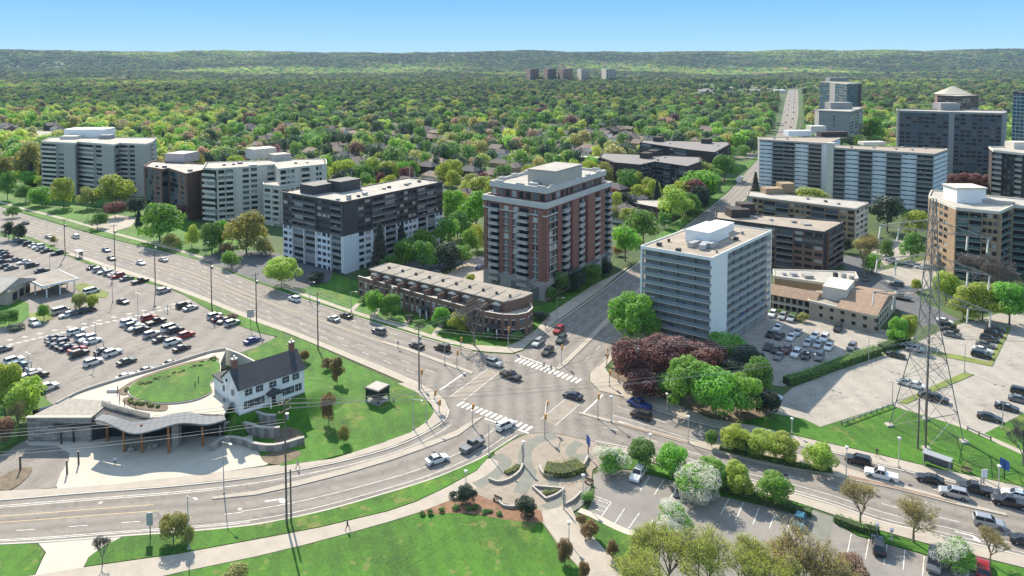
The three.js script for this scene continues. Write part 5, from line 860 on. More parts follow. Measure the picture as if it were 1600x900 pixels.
const bares = [1, 2].map(i => bareGeo(600 + i, 6)), buds = [budGeo(bares[0].tips, .011, 3, 71), budGeo(bares[1].tips, .011, 3, 72)], willows = [budGeo(bares[0].tips, .01, 6, 73), budGeo(bares[1].tips, .01, 6, 74)];
const bark = std({ map: noisy([.15, .12, .095], .3, 1) });
const paleBark = std({ map: noisy([.24, .2, .14], .3, 1) });
const leafCache = {};
function leafOf(kind, n) { const v = n % 4, k = kind + v; if (!leafCache[k]) { const c = LEAF[kind].color, a = [1, .86, 1.12, .95][v], b = [1, 1.08, .92, 1.1][v]; leafCache[k] = leafMat(c.r * a * b, c.g * a, c.b * a * (2 - b)); } return leafCache[k]; }
let treeNo = 0;
function treeAt(kind, p, h, r, near) {
  const n = treeNo++, o = thing(kind === 'conifer' || kind === 'spruce' ? 'conifer_tree' : h < 3 ? 'shrub' : 'broadleaf_tree', p, (n * 2.399) % 6.283); o.scale.set(r * 2, h, r * 2);
  if (kind === 'bare' || kind === 'budding') { const b = bares[n % 2]; mesh('trunk', b.wood, kind === 'bare' ? std({ color: rgb(.17, .145, .13) }) : paleBark, o); if (kind === 'budding') mesh('crown', buds[n % 2], LEAF.bud, o); return o; }
  if (kind === 'willow') { const b = bares[n % 2]; mesh('trunk', b.wood, paleBark, o); mesh('crown', willows[n % 2], LEAF.willow, o); return o; }
  if (kind === 'white') { mesh('trunk', trunks[n % 3], bark, o); mesh('leaves', midCrowns[n % 6], LEAF.bright, o).scale.set(.84, .9, .84); mesh('crown', blossomCrown, LEAF.white, o); return o; }
  if (kind === 'conifer' || kind === 'spruce') { mesh('trunk', trunks[0], bark, o).scale.set(.6, 1, .6); mesh('crown', cones[n % 2], kind === 'conifer' ? LEAF.dark : LEAF.spruce ?? (LEAF.spruce = leafMat(.075, .085, .04)), o); return o; }
  if (h >= 3) mesh('trunk', trunks[n % 3], bark, o).scale.set(Math.min(1, h / r / 2.4), 1, Math.min(1, h / r / 2.4));
  mesh('crown', h < 3 ? bushCrown : r > 5.6 && -p.z < 125 || kind === 'white' ? fineCrowns[n % 2] : near ? nearCrowns[n % 5] : midCrowns[n % 6], leafOf(kind, n), o); return o;
}
// [kind, base x, base y, top y, half width] in the survey photograph
function plant(list, where) {
  for (const [kind, bx, by, ty, hw] of list) {
    const p = g(bx, by), k = (by - HOR) / EYE, h = (by - ty) / k, r = hw / k;
    const o = treeAt(kind, p, h, r, by > 430); keepOut.push([V(p.x - r * .6, 0, p.z), V(p.x, 0, p.z + r * .6), V(p.x + r * .6, 0, p.z), V(p.x, 0, p.z - r * .6)]);
    tag(o, LEAFNAME[kind] + (h < 3 ? ' shrub' : ' tree'), where, h < 3 ? 'shrub' : 'tree', null, bx);
  }
}
plant([['green', 12, 312, 268, 13], ['olive', 45, 290, 222, 22], ['conifer', 50, 293, 252, 13], ['green', 40, 316, 287, 15], ['bright', 65, 322, 291, 20], ['lime', 100, 325, 278, 18], ['olive', 137, 326, 292, 18], ['lime', 182, 322, 271, 29], ['purple', 180, 341, 313, 18], ['green', 152, 357, 332, 17], ['dark', 212, 336, 308, 14], ['conifer', 217, 352, 323, 7], ['lime', 242, 328, 302, 12], ['bright', 250, 378, 314, 38], ['purple', 284, 345, 318, 13], ['olive', 267, 391, 365, 14], ['lime', 300, 388, 350, 12], ['green', 331, 397, 347, 21], ['bright', 346, 390, 344, 15], ['olive', 385, 396, 329, 34], ['bronze', 354, 402, 378, 15], ['bright', 362, 418, 391, 17], ['lime', 440, 448, 404, 30], ['dark', 495, 442, 425, 14], ['green', 20, 340, 322, 12], ['olive', 415, 400, 372, 16], ['budding', 320, 385, 355, 12]], 'in front of the pale blocks along the avenue');
plant([['spruce', 594, 427, 346, 20], ['spruce', 628, 402, 350, 18], ['bright', 634, 422, 374, 22], ['green', 662, 426, 376, 22], ['bright', 660, 405, 355, 22], ['bright', 700, 392, 338, 22], ['bright', 732, 402, 357, 17], ['dark', 694, 421, 377, 26], ['bright', 706, 350, 297, 24], ['bright', 744, 360, 298, 26], ['lime', 748, 315, 274, 32], ['green', 722, 415, 382, 18], ['bright', 640, 395, 362, 14], ['green', 610, 432, 398, 15], ['yellow', 720, 330, 300, 16], ['green', 715, 372, 330, 20], ['lime', 745, 392, 350, 18]], 'between the charcoal block and the red tower');
plant([['bright', 585, 493, 452, 16], ['bright', 611, 497, 460, 18], ['bright', 691, 514, 479, 15], ['lime', 717, 521, 488, 17], ['bare', 741, 541, 464, 34], ['lime', 736, 445, 428, 9], ['dark', 640, 503, 492, 8], ['green', 655, 508, 499, 9], ['green', 765, 528, 516, 10], ['purple', 785, 531, 520, 10], ['green', 805, 531, 518, 12], ['green', 570, 475, 463, 9], ['dark', 845, 500, 487, 12]], 'in the front gardens of the terraced houses');
plant([['green', 875, 462, 424, 15], ['dark', 900, 457, 418, 17], ['green', 925, 447, 411, 16], ['dark', 946, 433, 407, 12], ['green', 862, 472, 448, 10], ['bright', 977, 408, 349, 25], ['green', 1005, 380, 324, 29], ['olive', 962, 347, 321, 15], ['lime', 982, 352, 325, 15], ['lime', 1052, 345, 291, 29], ['dark', 980, 332, 300, 17], ['bright', 1095, 320, 262, 33], ['olive', 1085, 314, 282, 18], ['green', 1038, 357, 330, 12], ['purple', 960, 312, 294, 10], ['green', 1132, 282, 242, 23], ['olive', 1010, 310, 288, 14], ['green', 1115, 285, 262, 16], ['bronze', 965, 400, 385, 9]], 'beside the hill road behind the red tower');
plant([['bright', 985, 545, 458, 42], ['purple', 985, 606, 532, 36], ['purple', 1038, 592, 524, 44], ['purple', 1092, 590, 532, 42], ['purple', 1000, 622, 575, 32], ['bright', 1072, 640, 558, 43], ['bright', 1118, 655, 580, 42], ['bright', 1158, 650, 585, 36], ['bright', 1130, 568, 519, 34], ['green', 1090, 545, 518, 26], ['dark', 1165, 590, 540, 32], ['green', 1185, 630, 560, 24], ['dark', 1145, 600, 560, 30], ['dark', 1198, 650, 606, 20], ['green', 1050, 620, 585, 28]], 'in the thicket on the near right corner');
plant([['lime', 1264, 318, 291, 28], ['dark', 1386, 362, 302, 27], ['lime', 1430, 372, 328, 24], ['purple', 1485, 302, 270, 19], ['purple', 1514, 303, 270, 21], ['purple', 1541, 302, 272, 14], ['bright', 1363, 232, 180, 15], ['lime', 1375, 232, 198, 14], ['budding', 1350, 432, 364, 25], ['bright', 1362, 428, 395, 17], ['green', 1385, 408, 374, 13], ['green', 1425, 410, 364, 18], ['bare', 1520, 455, 393, 32], ['bare', 1552, 475, 398, 38], ['lime', 1535, 502, 443, 36], ['bright', 1577, 508, 440, 32], ['lime', 1505, 498, 460, 20], ['lime', 1478, 470, 424, 22], ['lime', 1422, 535, 490, 16], ['bright', 1403, 540, 496, 17], ['lime', 1433, 457, 436, 9], ['bright', 1600, 420, 392, 14], ['green', 1590, 470, 440, 20], ['olive', 1345, 395, 372, 14], ['dark', 1320, 395, 370, 12], ['spruce', 1180, 305, 268, 10], ['lime', 1190, 330, 314, 14], ['green', 1240, 500, 489, 8], ['green', 1222, 492, 482, 7], ['olive', 1255, 503, 489, 9]], 'among the blocks on the right');
plant([['willow', 1035, 940, 828, 60], ['willow', 1105, 950, 820, 64], ['willow', 1165, 972, 846, 52], ['budding', 1250, 965, 822, 62], ['willow', 1205, 985, 862, 50], ['rust', 1325, 950, 868, 36], ['willow', 1010, 985, 858, 60], ['budding', 1285, 985, 845, 55]], 'at the bottom edge over the park car park');
plant([['budding', 1344, 823, 752, 34], ['budding', 1427, 848, 772, 42], ['budding', 1547, 882, 828, 26], ['bare', 1598, 728, 655, 26], ['white', 955, 738, 695, 30], ['white', 1090, 780, 724, 40], ['white', 1052, 832, 787, 34], ['white', 1490, 890, 838, 36], ['green', 1003, 730, 688, 24], ['bright', 1050, 746, 694, 27], ['bright', 1108, 757, 714, 24], ['lime', 1155, 773, 722, 26], ['bright', 1207, 784, 738, 30], ['green', 1127, 765, 730, 18], ['lime', 1148, 706, 664, 24], ['lime', 1192, 714, 672, 28], ['lime', 1226, 720, 678, 26], ['lime', 1280, 736, 691, 26], ['green', 1112, 700, 673, 11], ['green', 1170, 712, 680, 18]], 'along the lakeshore road');
plant([['bronze', 514, 664, 612, 13], ['bronze', 527, 600, 558, 11], ['bronze', 476, 566, 547, 8], ['bronze', 511, 578, 560, 9], ['olive', 537, 693, 664, 9], ['lime', 45, 662, 588, 30], ['lime', 8, 655, 568, 30], ['green', 28, 628, 590, 22], ['rust', 8, 695, 652, 16], ['budding', 30, 680, 625, 18]], 'round the museum');
plant([['dark', 14, 375, 346, 11], ['dark', 30, 377, 348, 11], ['bright', 69, 501, 475, 10], ['olive', 124, 486, 458, 12], ['lime', 144, 482, 460, 10], ['green', 14, 509, 483, 14], ['olive', 85, 382, 368, 6], ['rust', 364, 500, 489, 8], ['olive', 92, 450, 438, 10], ['dark', 26, 515, 507, 12]], 'in the left car park');
plant([['olive', 271, 849, 802, 23], ['olive', 295, 857, 820, 9], ['bare', 160, 884, 836, 16], ['olive', 368, 912, 882, 20], ['bronze', 882, 882, 841, 13], ['bronze', 909, 824, 802, 9], ['bronze', 922, 842, 814, 13], ['bronze', 957, 875, 845, 11], ['bronze', 912, 908, 877, 10], ['dark', 728, 786, 758, 16], ['dark', 820, 808, 777, 18], ['dark', 707, 778, 768, 6], ['green', 672, 805, 796, 5], ['green', 690, 800, 792, 5], ['green', 712, 797, 789, 6], ['green', 733, 798, 791, 5], ['green', 743, 796, 788, 6], ['green', 757, 803, 796, 5], ['green', 765, 801, 795, 5], ['green', 780, 806, 799, 5], ['green', 660, 806, 799, 5], ['green', 918, 783, 769, 11]], 'in the park at the bottom');
// hedges: clipped leafy bodies
function hedge(list, w, h, kind, what, where) {
  const c = smooth(gp(list), Math.max(6, list.length * 5)), L = new THREE.CatmullRomCurve3(c).getLength(), n = Math.round(L * (w + 2 * h) * 16), pos = [], col = [], uv = [], crv = new THREE.CatmullRomCurve3(c), o = cen(c.map(q => q.clone())).setY(0);
  for (let i = 0; i < n; i++) {
    const t = rnd(), p = crv.getPointAt(t), d = crv.getTangentAt(t), s = V(-d.z, 0, d.x), e = rnd() * (w + 2 * h); let a, y; if (e < h) { a = -w / 2; y = e; } else if (e < h + w) { a = e - h - w / 2; y = h; } else { a = w / 2; y = e - h - w; }
    const q = p.clone().addScaledVector(s, a * rr(.8, 1.06)).sub(o); q.y = y * rr(.85, 1.08) + .08; const z = rr(.12, .24), f = rr(.7, 1.3);
    for (let k = 0; k < 3; k++) { pos.push(q.x + rr(-1, 1) * z, q.y + rr(-1, 1) * z, q.z + rr(-1, 1) * z); col.push(f, f, f); uv.push(k, 0); }
  }
  const q = new THREE.BufferGeometry(); q.setAttribute('position', new THREE.Float32BufferAttribute(pos, 3)); q.setAttribute('color', new THREE.Float32BufferAttribute(col, 3)); q.setAttribute('uv', new THREE.Float32BufferAttribute(uv, 2)); q.computeVertexNormals();
  const H = thing('hedge', o); mesh('foliage', q, LEAF[kind], H); mesh('stems', (() => { const A = [], B = []; c.forEach((p, i) => { const d = crv.getTangentAt(i / (c.length - 1)), s = V(-d.z, 0, d.x).multiplyScalar(w * .38); A.push(p.clone().add(s).sub(o)); B.push(p.clone().sub(s).sub(o)); }); return sheetGeo([...A, ...B.reverse()], 0, h * .86); })(), flat(.04, .06, .02), H);
  tag(H, what, where, 'hedge');
}
hedge([[1228, 601], [1265, 591], [1300, 577], [1372, 552]], 2.6, 2, 'bright', 'long clipped green hedge', 'between the tower car park and the concrete lot'); hedge([[1376, 549], [1400, 540], [1418, 532]], 2.4, 2, 'green', 'short clipped hedge', 'at the top of the concrete lot');
hedge([[1130, 768], [1180, 782], [1230, 797], [1268, 806]], 1.8, 1.2, 'green', 'low hedge', 'along the near edge of the park car park'); hedge([[1305, 815], [1340, 828], [1374, 836]], 1.6, 1.2, 'green', 'low hedge', 'beside the leafless trees of the lakeshore road'); hedge([[1125, 702], [1180, 716], [1250, 731], [1300, 738]], 1.6, .9, 'bright', 'low hedge', 'in the planted lakeshore median');
hedge([[852, 738], [880, 741], [908, 732]], 4.4, 1.5, 'olive', 'broad crescent of clipped shrubs', 'in the largest plaza planter'); hedge([[790, 742], [803, 736], [812, 730]], 1.4, .6, 'olive', 'thin strip of plants', 'in the left plaza planter'); hedge([[848, 774], [862, 771], [871, 768]], 1, .6, 'olive', 'small patch of plants', 'in the triangular plaza planter');
// roofs far off among the trees, too many and too small to tell apart
{
  reseed(616); const sh = new THREE.Shape([new THREE.Vector2(-6, 0), new THREE.Vector2(6, 0), new THREE.Vector2(6, 5), new THREE.Vector2(0, 8.6), new THREE.Vector2(-6, 5)]), geo = new THREE.ExtrudeGeometry(sh, { depth: 15, bevelEnabled: false }); geo.translate(0, 0, -7.5);
  const list = []; for (let i = 0; i < 1500; i++) { const Z = 880 + 2100 * Math.pow(rnd(), 1.3), X = rr(-.74, .74) * Z, sx = 800 + X / Z * FOC; const p = V(X, 0, -Z); if (N4[(Math.abs(Math.floor(X / 6)) % 512) * 512 + Math.abs(Math.floor(Z / 6)) % 512] < .47 || Math.abs(sx - 1238) < 30) continue; list.push(p); }
  const im = shadow(new THREE.InstancedMesh(geo, std({ color: rgb(1, 1, 1) }), list.length)), m4 = new THREE.Matrix4(), q = new THREE.Quaternion(), c = new THREE.Color(); im.name = 'far_housing';
  list.forEach((p, i) => { m4.compose(p, q.setFromAxisAngle(V(0, 1, 0), GRID + (rnd() < .5 ? Math.PI / 2 : 0)), V(rr(.8, 1.3), rr(.9, 1.35), rr(.8, 1.8))); im.setMatrixAt(i, m4); const k = rnd(); k < .2 ? c.setRGB(.5, .48, .45) : k < .6 ? c.setRGB(.16, .13, .12) : c.setRGB(.27, .21, .18); im.setColorAt(i, c); });
  scene.add(im); stuff(im, 'countless small house roofs sunk in the far tree canopy', 'houses');
}
// woods and gardens farther off: the 300 nearest as trees, the rest one mass of each sort
{
  reseed(9001);
  const spots = [], kinds = [['green', .24], ['bright', .2], ['lime', .23], ['olive', .17], ['dark', .06], ['purple', .03], ['rust', .045], ['conifer', .065]];
  const pickKind = () => { let r = rnd(); for (const [k, w] of kinds) if ((r -= w) < 0) return k; return 'green'; };
  const onRoad = p => houseGeo.roadGap(p) < (p.z < -450 ? 13 : 6);
  for (let Z = 330; Z < 2600; ) {
    const gap = Z < 900 ? 10.5 : Z < 1500 ? 11.5 : 13; 
    for (let X = -Z * .78; X < Z * .78; X += gap) {
      const p = V(X + rr(-.5, .5) * gap, 0, -(Z + rr(-.5, .5) * gap)), sx = 800 + p.x / -p.z * FOC, sy = HOR + FOC * EYE / -p.z, k = rnd();
      if (sy > 342 || (sx < 330 && sy > 300) || (sx > 1170 && sy > 285) || (sx > 640 && sx < 760 && sy > 300) || (sx > 1110 && sx < 1190 && sy > 250)) continue;
      if (sx > 930 && sx < 1010 && sy > 211 && sy < 232 && Math.abs(sx - 970) + Math.abs(sy - 221) * 4 < 55) continue;
      if (sx < 125 && sy > 203 && sy < 224) continue;
      if (sy < 156 && sy > 126 && sx > 1070 && sx < 1290 && k < .86) continue; if (sx > 1290 && sy < 142 && k < .62) continue; if (sx > 900 && sx < 1070 && sy > 150 && sy < 162 && k < .6) continue;
      if (k < (Z < 800 ? .4 : Z < 1500 ? .26 : .16)) continue;
      if (Z < 1000 && !houseGeo.clear(p, 1.5)) continue;
      if (Math.abs(sx - 1230) < 130 && onRoad(p)) continue;
      spots.push([p, pickKind()]);
    }
    Z += gap;
  }
  spots.sort((a, b) => b[0].z - a[0].z);
  spots.slice(0, 165).forEach(([p, kind]) => { const h = rr(9, 17), r = kind === 'conifer' ? rr(2.6, 3.8) : h * rr(.38, .52), o = treeAt(kind, p, h, r, false); tag(o, LEAFNAME[kind] + ' tree', 'in the leafy belt just behind the apartment blocks', 'tree', 'trees behind the apartment blocks'); });
  const rest = spots.slice(165), sorts = { leaf: [], fir: [] }; for (const s of rest) sorts[s[1] === 'conifer' ? 'fir' : 'leaf'].push(s);
  for (let Z = 2600; Z < 8000; Z += Z < 4000 ? 22 : 28) for (let X = -Z * .76, gap = Z < 4000 ? 20 : 25; X < Z * .76; X += gap) { const p = V(X + rr(-.5, .5) * gap, 0, -(Z + rr(-.5, .5) * gap)); if (rnd() < .06 + (p.x / -p.z > .2 ? .45 : .25) * sm(.52, .6, N4[(Math.abs(Math.floor(p.x / 24)) % 512) * 512 + Math.abs(Math.floor(p.z / 24)) % 512])) continue; p.y = landY(p.x, p.z); sorts.leaf.push([p, pickKind(), Z < 4000 ? 1.7 : 2]); }
  const tint = { green: [.13, .235, .045], bright: [.19, .34, .045], lime: [.36, .42, .08], olive: [.32, .31, .105], dark: [.06, .105, .05], purple: [.15, .075, .07], rust: [.36, .26, .17], conifer: [.04, .075, .035] };
  const white = leafMat(1, 1, 1); const geos = { leaf: [0, 1, 2].map(i => leafShell(700 + i, 700, .085, { clumps: 11, bottom: .05 })), fir: [needleCone(777, 420, .13)] };
  const c = new THREE.Color(), m4 = new THREE.Matrix4(), q = new THREE.Quaternion();
  for (const k of ['leaf', 'fir']) geos[k].forEach((geo, v) => {
    const list = sorts[k].filter((_, i) => i % geos[k].length === v), im = shadow(new THREE.InstancedMesh(geo, white, list.length)); im.name = numbered(k === 'leaf' ? 'woodland' : 'fir_woodland');
    list.forEach(([p, kind, big = 1], i) => { const hs = 7.5 + 10.5 * Math.pow(rnd(), 1.2), h = hs * (big > 1 ? 1.1 : 1), r = (k === 'fir' ? rr(2.6, 4) : hs * rr(.38, .56)) * big; m4.compose(p, q.setFromAxisAngle(V(0, 1, 0), rnd() * 6.28), V(r * 2, h, r * 2)); im.setMatrixAt(i, m4); const wv = N4[(Math.abs(Math.floor(p.x / 9)) % 512) * 512 + Math.abs(Math.floor(p.z / 9)) % 512], far = sm(500, 1600, -p.z), f = rr(1.1, 1.75) * (big > 1 ? .85 : 1) * (1 + far * (sm(.38, .62, wv) - .5) * .8), t = tint[wv < .44 && rnd() < .55 ? (rnd() < .5 ? 'dark' : 'green') : kind] ?? tint.green; im.setColorAt(i, c.setRGB(t[0] * f * rr(.9, 1.1), t[1] * f, t[2] * f)); });
    scene.add(im); stuff(im, k === 'leaf' ? ['mass of spring-green broadleaf trees covering the far plain', 'broadleaf woodland running to the hills on the horizon', 'mixed green and brown tree canopy over the far suburbs'][v] : 'dark conifers scattered through the far woodland', 'woodland');
  });
}
// ---------------------------------------------------------------- vehicles
const carKinds = {};
{
  const wheel = new THREE.CylinderGeometry(.35, .35, .24, 14); wheel.rotateX(Math.PI / 2); const rim = new THREE.CylinderGeometry(.2, .2, .26, 10); rim.rotateX(Math.PI / 2);
  const side = (pts, wx, w, bottom) => {           // lower body: side outline with wheel arches, bevelled across
    const s = new THREE.Shape(); s.moveTo(...pts[0]); for (const p of pts.slice(1)) s.lineTo(...p);
    for (const x of [...wx].sort((a, b) => b - a)) { s.lineTo(x + .42, bottom); s.absarc(x, bottom + .02, .42, 0, Math.PI, false); s.lineTo(x - .42, bottom); }
    s.closePath(); const e = new THREE.ExtrudeGeometry(s, { depth: w - .16, bevelEnabled: true, bevelSize: .05, bevelThickness: .08, bevelSegments: 2, curveSegments: 6 }); e.translate(0, 0, -(w - .16) / 2); return e;
  };
  const frustum = (x0, x1, y0, w0, t0, t1, y1, w1) => { const P = [[x0, y0, w0 / 2], [x1, y0, w0 / 2], [x1, y0, -w0 / 2], [x0, y0, -w0 / 2], [t0, y1, w1 / 2], [t1, y1, w1 / 2], [t1, y1, -w1 / 2], [t0, y1, -w1 / 2]], Q = [[0, 1, 5, 4], [1, 2, 6, 5], [2, 3, 7, 6], [3, 0, 4, 7], [4, 5, 6, 7]], pos = [], uv = []; for (const q of Q) for (const i of [0, 1, 2, 0, 2, 3]) { pos.push(...P[q[i]]); uv.push(P[q[i]][0], P[q[i]][1]); } const b = new THREE.BufferGeometry(); b.setAttribute('position', new THREE.Float32BufferAttribute(pos, 3)); b.setAttribute('uv', new THREE.Float32BufferAttribute(uv, 2)); b.computeVertexNormals(); return b; };
  const pill = (w, t0, t1, y1, w1, x0, x1, y0, w0) => merge([frustum(t0 - .03, t1 + .03, y1 - .03, w1 + .06, t0 + .12, t1 - .12, y1 + .06, w1 - .16), ...[[x0, t0], [x1, t1], [(x0 + x1) / 2 - .1, (t0 + t1) / 2]].flatMap(([a, b]) => [1, -1].map(z => bar(V(a, y0, z * w0 / 2), V(b, y1, z * w1 / 2), .045, 4)))]);
  const K = (name, o) => { carKinds[name] = o; };
  const make = (len, w, belt, clear, wx, g1, hood, tail) => ({ body: side([[-len / 2 + .04, clear], [-len / 2, belt * .72], [-len / 2 + .1, tail], [g1[0] - .1, belt], [g1[1] + .05, belt - .01], [len / 2 - .35, hood], [len / 2 - .02, hood * .78], [len / 2, clear + .12], [len / 2 - .08, clear]], wx, w, clear), glass: frustum(g1[0], g1[1], belt - .03, w - .14, g1[2], g1[3], g1[4], w - .44), roof: pill(w, g1[2], g1[3], g1[4], w - .44, g1[0], g1[1], belt - .03, w - .14), wx, w, len, wheel, rim, belt, hood });
  K('sedan', make(4.7, 1.84, .96, .26, [-1.38, 1.42], [-1.85, 1.1, -1.05, .25, 1.43], .8, .94)); K('hatchback', make(4.2, 1.8, .98, .27, [-1.25, 1.3], [-1.95, 1, -1.6, .2, 1.5], .82, .98)); K('suv', make(4.75, 1.92, 1.12, .32, [-1.4, 1.45], [-2.25, 1.05, -1.95, .35, 1.74], 1.02, 1.12));
  K('van', make(5.1, 2, 1.15, .3, [-1.5, 1.6], [-2.45, 1.9, -2.35, .9, 1.95], 1, 1.15));
  const pk = make(5.8, 2, 1.08, .38, [-1.75, 1.85], [-.75, 1.35, -.55, .6, 1.86], 1.06, 1.08); pk.bed = merge([boxGeo(-2.72, -.95, 1.04, 1.16, -.98, -.9), boxGeo(-2.72, -.95, 1.04, 1.16, .9, .98), boxGeo(-2.84, -2.72, 1.04, 1.16, -.98, .98)]); pk.bedFloor = boxGeo(-2.7, -.9, 1.05, 1.09, -.88, .88); K('pickup', pk);
  const paint = {}, PC = { white: [.72, .72, .71], silver: [.42, .43, .44], grey: [.14, .145, .15], black: [.018, .018, .02], blue: [.02, .05, .2], navy: [.012, .02, .05], red: [.3, .015, .02], maroon: [.11, .015, .02], teal: [.02, .13, .19], green: [.02, .05, .045] };
  for (const k in PC) paint[k] = new THREE.MeshPhysicalMaterial({ color: rgb(...PC[k]), roughness: .4, metalness: k === 'silver' ? .5 : .1, clearcoat: .8, clearcoatRoughness: .08 });
  const glassM = new THREE.MeshStandardMaterial({ color: rgb(.022, .026, .032), roughness: .08 }), lampM = flat(.7, .7, .68, .2), tailM = flat(.3, .01, .01, .3), rimM = flat(.35, .35, .36, .35, .6);
  const lampG = sizedBox(.06, .16, .42), tailG = sizedBox(.06, .2, .34), TYPE = { sedan: 'sedan', hatchback: 'hatchback', suv: 'suv', van: 'van', pickup: 'pickup truck' }, NAME = { sedan: 'sedan_car', hatchback: 'hatchback_car', suv: 'suv_car', van: 'passenger_van', pickup: 'pickup_truck' };
  carKinds.put = (kind, colour, p, ang, where, px) => {
    const k = carKinds[kind], o = thing(NAME[kind], p, ang), pm = paint[colour];
    mesh('body', k.body, pm, o); mesh('windows', k.glass, glassM, o); mesh('roof', k.roof, pm, o);
    for (const x of k.wx) for (const z of [-1, 1]) { const w = mesh('wheel', k.wheel, M.rubber, o); w.position.set(x, .35, z * (k.w / 2 - .13)); mesh('rim', k.rim, rimM, w); }
    for (const z of [-1, 1]) { mesh('headlight', lampG, lampM, o).position.set(k.len / 2 - .0, k.hood * .72, z * (k.w / 2 - .35)); mesh('taillight', tailG, tailM, o).position.set(-k.len / 2 + .0, k.belt * .8, z * (k.w / 2 - .3)); }
    if (k.bed) { mesh('bed_rail', k.bed, pm, o); mesh('bed', k.bedFloor, M.dark, o); }
    tag(o, colour + ' ' + TYPE[kind], where, kind === 'pickup' ? 'truck' : kind === 'van' ? 'van' : 'car', null, px); return o;
  };
}
// heading: the point in the survey photograph the car drives towards, or a named direction of the street grid
const DIRS = { v: Math.atan2(.81, .59), w: Math.atan2(.81, .59) + Math.PI, u: Math.atan2(.59, -.81), t: Math.atan2(.59, -.81) + Math.PI };
const C1 = { w: 'white', s: 'silver', g: 'grey', k: 'black', b: 'blue', n: 'navy', r: 'red', m: 'maroon', t: 'teal', e: 'green' }, K1 = { s: 'sedan', u: 'suv', h: 'hatchback', v: 'van', p: 'pickup' };
function park(where, list, y = .03) { for (const [code, x, py, to] of list) { const p = g(x, py); let a; if (typeof to === 'string') a = DIRS[to]; else { const q = g(...to).sub(p); a = Math.atan2(-q.z, q.x); } carKinds.put(K1[code[1]], C1[code[0]], p.setY(y), a + Math.sin(x * 7.1 + py * 3.3) * .025, where, x); } }
park('in the row under the pines of the left car park', [['ss', 27, 377, 'v'], ['ks', 36, 380, 'w'], ['ku', 45, 383, 'v'], ['ss', 54, 385.5, 'v'], ['wu', 60, 388, 'w'], ['gs', 66, 391, 'v'], ['ks', 73, 394, 'v'], ['ku', 89, 398, 'w']]);
park('in the double row at the left edge', [['ks', 2, 395, 'v'], ['ns', 4, 399, 'w'], ['ks', 10, 403, 'v'], ['gs', 25, 408, 'v'], ['ws', 37, 412, 'w'], ['ku', 50, 417, 'v'], ['ns', 3, 411, 'v'], ['ks', 6, 419, 'w'], ['gs', 18, 421, 'v']]);
park('beside the drive-through canopy', [['ns', 65, 425, 'v'], ['wv', 143, 458, 'v'], ['ks', 192, 474, [210, 478]]]);
park('in the row along the avenue verge', [['ks', 146, 420, 'v'], ['su', 155, 424, 'v'], ['ss', 163, 427, 'w'], ['gu', 172, 429, 'v'], ['ws', 179, 431, 'v'], ['ru', 184, 434, 'w'], ['gs', 198, 437.5, 'v'], ['kp', 219, 442, 'v'], ['su', 256, 457, 'v'], ['ku', 287, 480, 'v'], ['ss', 298, 484, 'v']]);
park('in the short row before the museum', [['su', 336, 497, 'v'], ['ms', 343, 501, 'v'], ['ks', 351, 504, 'w'], ['su', 363, 508, 'v'], ['bs', 394, 535, 'v']]);
park('in front of the small trees of the left car park', [['sv', 95, 489, 'v'], ['wh', 104, 495, 'w'], ['gs', 120, 491, 'v'], ['ku', 136, 488, 'v'], ['wu', 54, 508, 't']]);
park('in the left block of the big car park', [['wu', 119, 522, 'v'], ['ns', 85, 531, 'v'], ['ks', 87, 536, 'v'], ['nu', 93, 540, 'w'], ['ks', 100, 543, 'v'], ['ns', 107, 546, 'v'], ['su', 131, 531, 'v'], ['wu', 137, 533, 'w'], ['ws', 145, 536, 'v'], ['rs', 121, 549, 'v'], ['ku', 124, 556, 'v'], ['ns', 162, 551.5, 'v'], ['wu', 176, 555, 'v'], ['wu', 146, 569.5, 'v'], ['es', 198, 568, 'v']]);
park('in the right block of the big car park', [['wu', 201, 507, 'v'], ['gu', 208, 512, 'v'], ['ss', 213, 515, 'w'], ['ku', 221, 519, 'v'], ['su', 237, 526, 'v'], ['ru', 233, 500, 'v'], ['kp', 244, 506, 'v'], ['wv', 266, 516, 'v'], ['ku', 274, 519.5, 'v'], ['ru', 291, 527, 'v'], ['ks', 252, 533, 'v'], ['wu', 270, 538, 'v'], ['ks', 284, 547, 'v']]);
park('beside the museum parapet', [['ks', 268, 571, 'v'], ['gs', 230, 582, 'v'], ['ws', 197, 592, 'v']]);
park('near the lawn at the left edge', [['wu', 22, 567, 'v'], ['tu', 26, 575, 'v'], ['ns', 34, 584, 'v'], ['ws', 48, 587, 'w'], ['ku', 59, 591, 'v'], ['wu', 75, 609, 'v'], ['gs', 4, 549, 'v']]);
park('on the avenue', [['ss', 76, 372, 'u'], ['bs', 166, 393, 't'], ['ks', 174, 406, 't'], ['ws', 220, 413, 't'], ['ss', 255, 408, 'u'], ['wu', 460, 470, 'u'], ['ss', 521, 501, 'u'], ['ks', 541, 496, 'u'], ['gu', 592, 521, 'u'], ['ks', 651, 543, 'u'], ['ku', 691, 547, 'u'], ['ks', 40, 350, 'u'], ['wu', 118, 372, 'u']], .04);
park('on the junction', [['su', 772, 571, 't'], ['kp', 798, 591, [818, 598]], ['ns', 895, 622, [880, 618]]], .045);
park('waiting on the hill road', [['su', 840, 539, [828, 550]], ['ku', 856, 553, [843, 565]], ['eu', 877, 534, [866, 544]], ['ru', 873, 519, [862, 528]]], .045);
park('on the curving road', [['wu', 790, 669, [804, 663]], ['gp', 738, 701, [752, 693]], ['ws', 683, 722, [698, 717]]], .045);
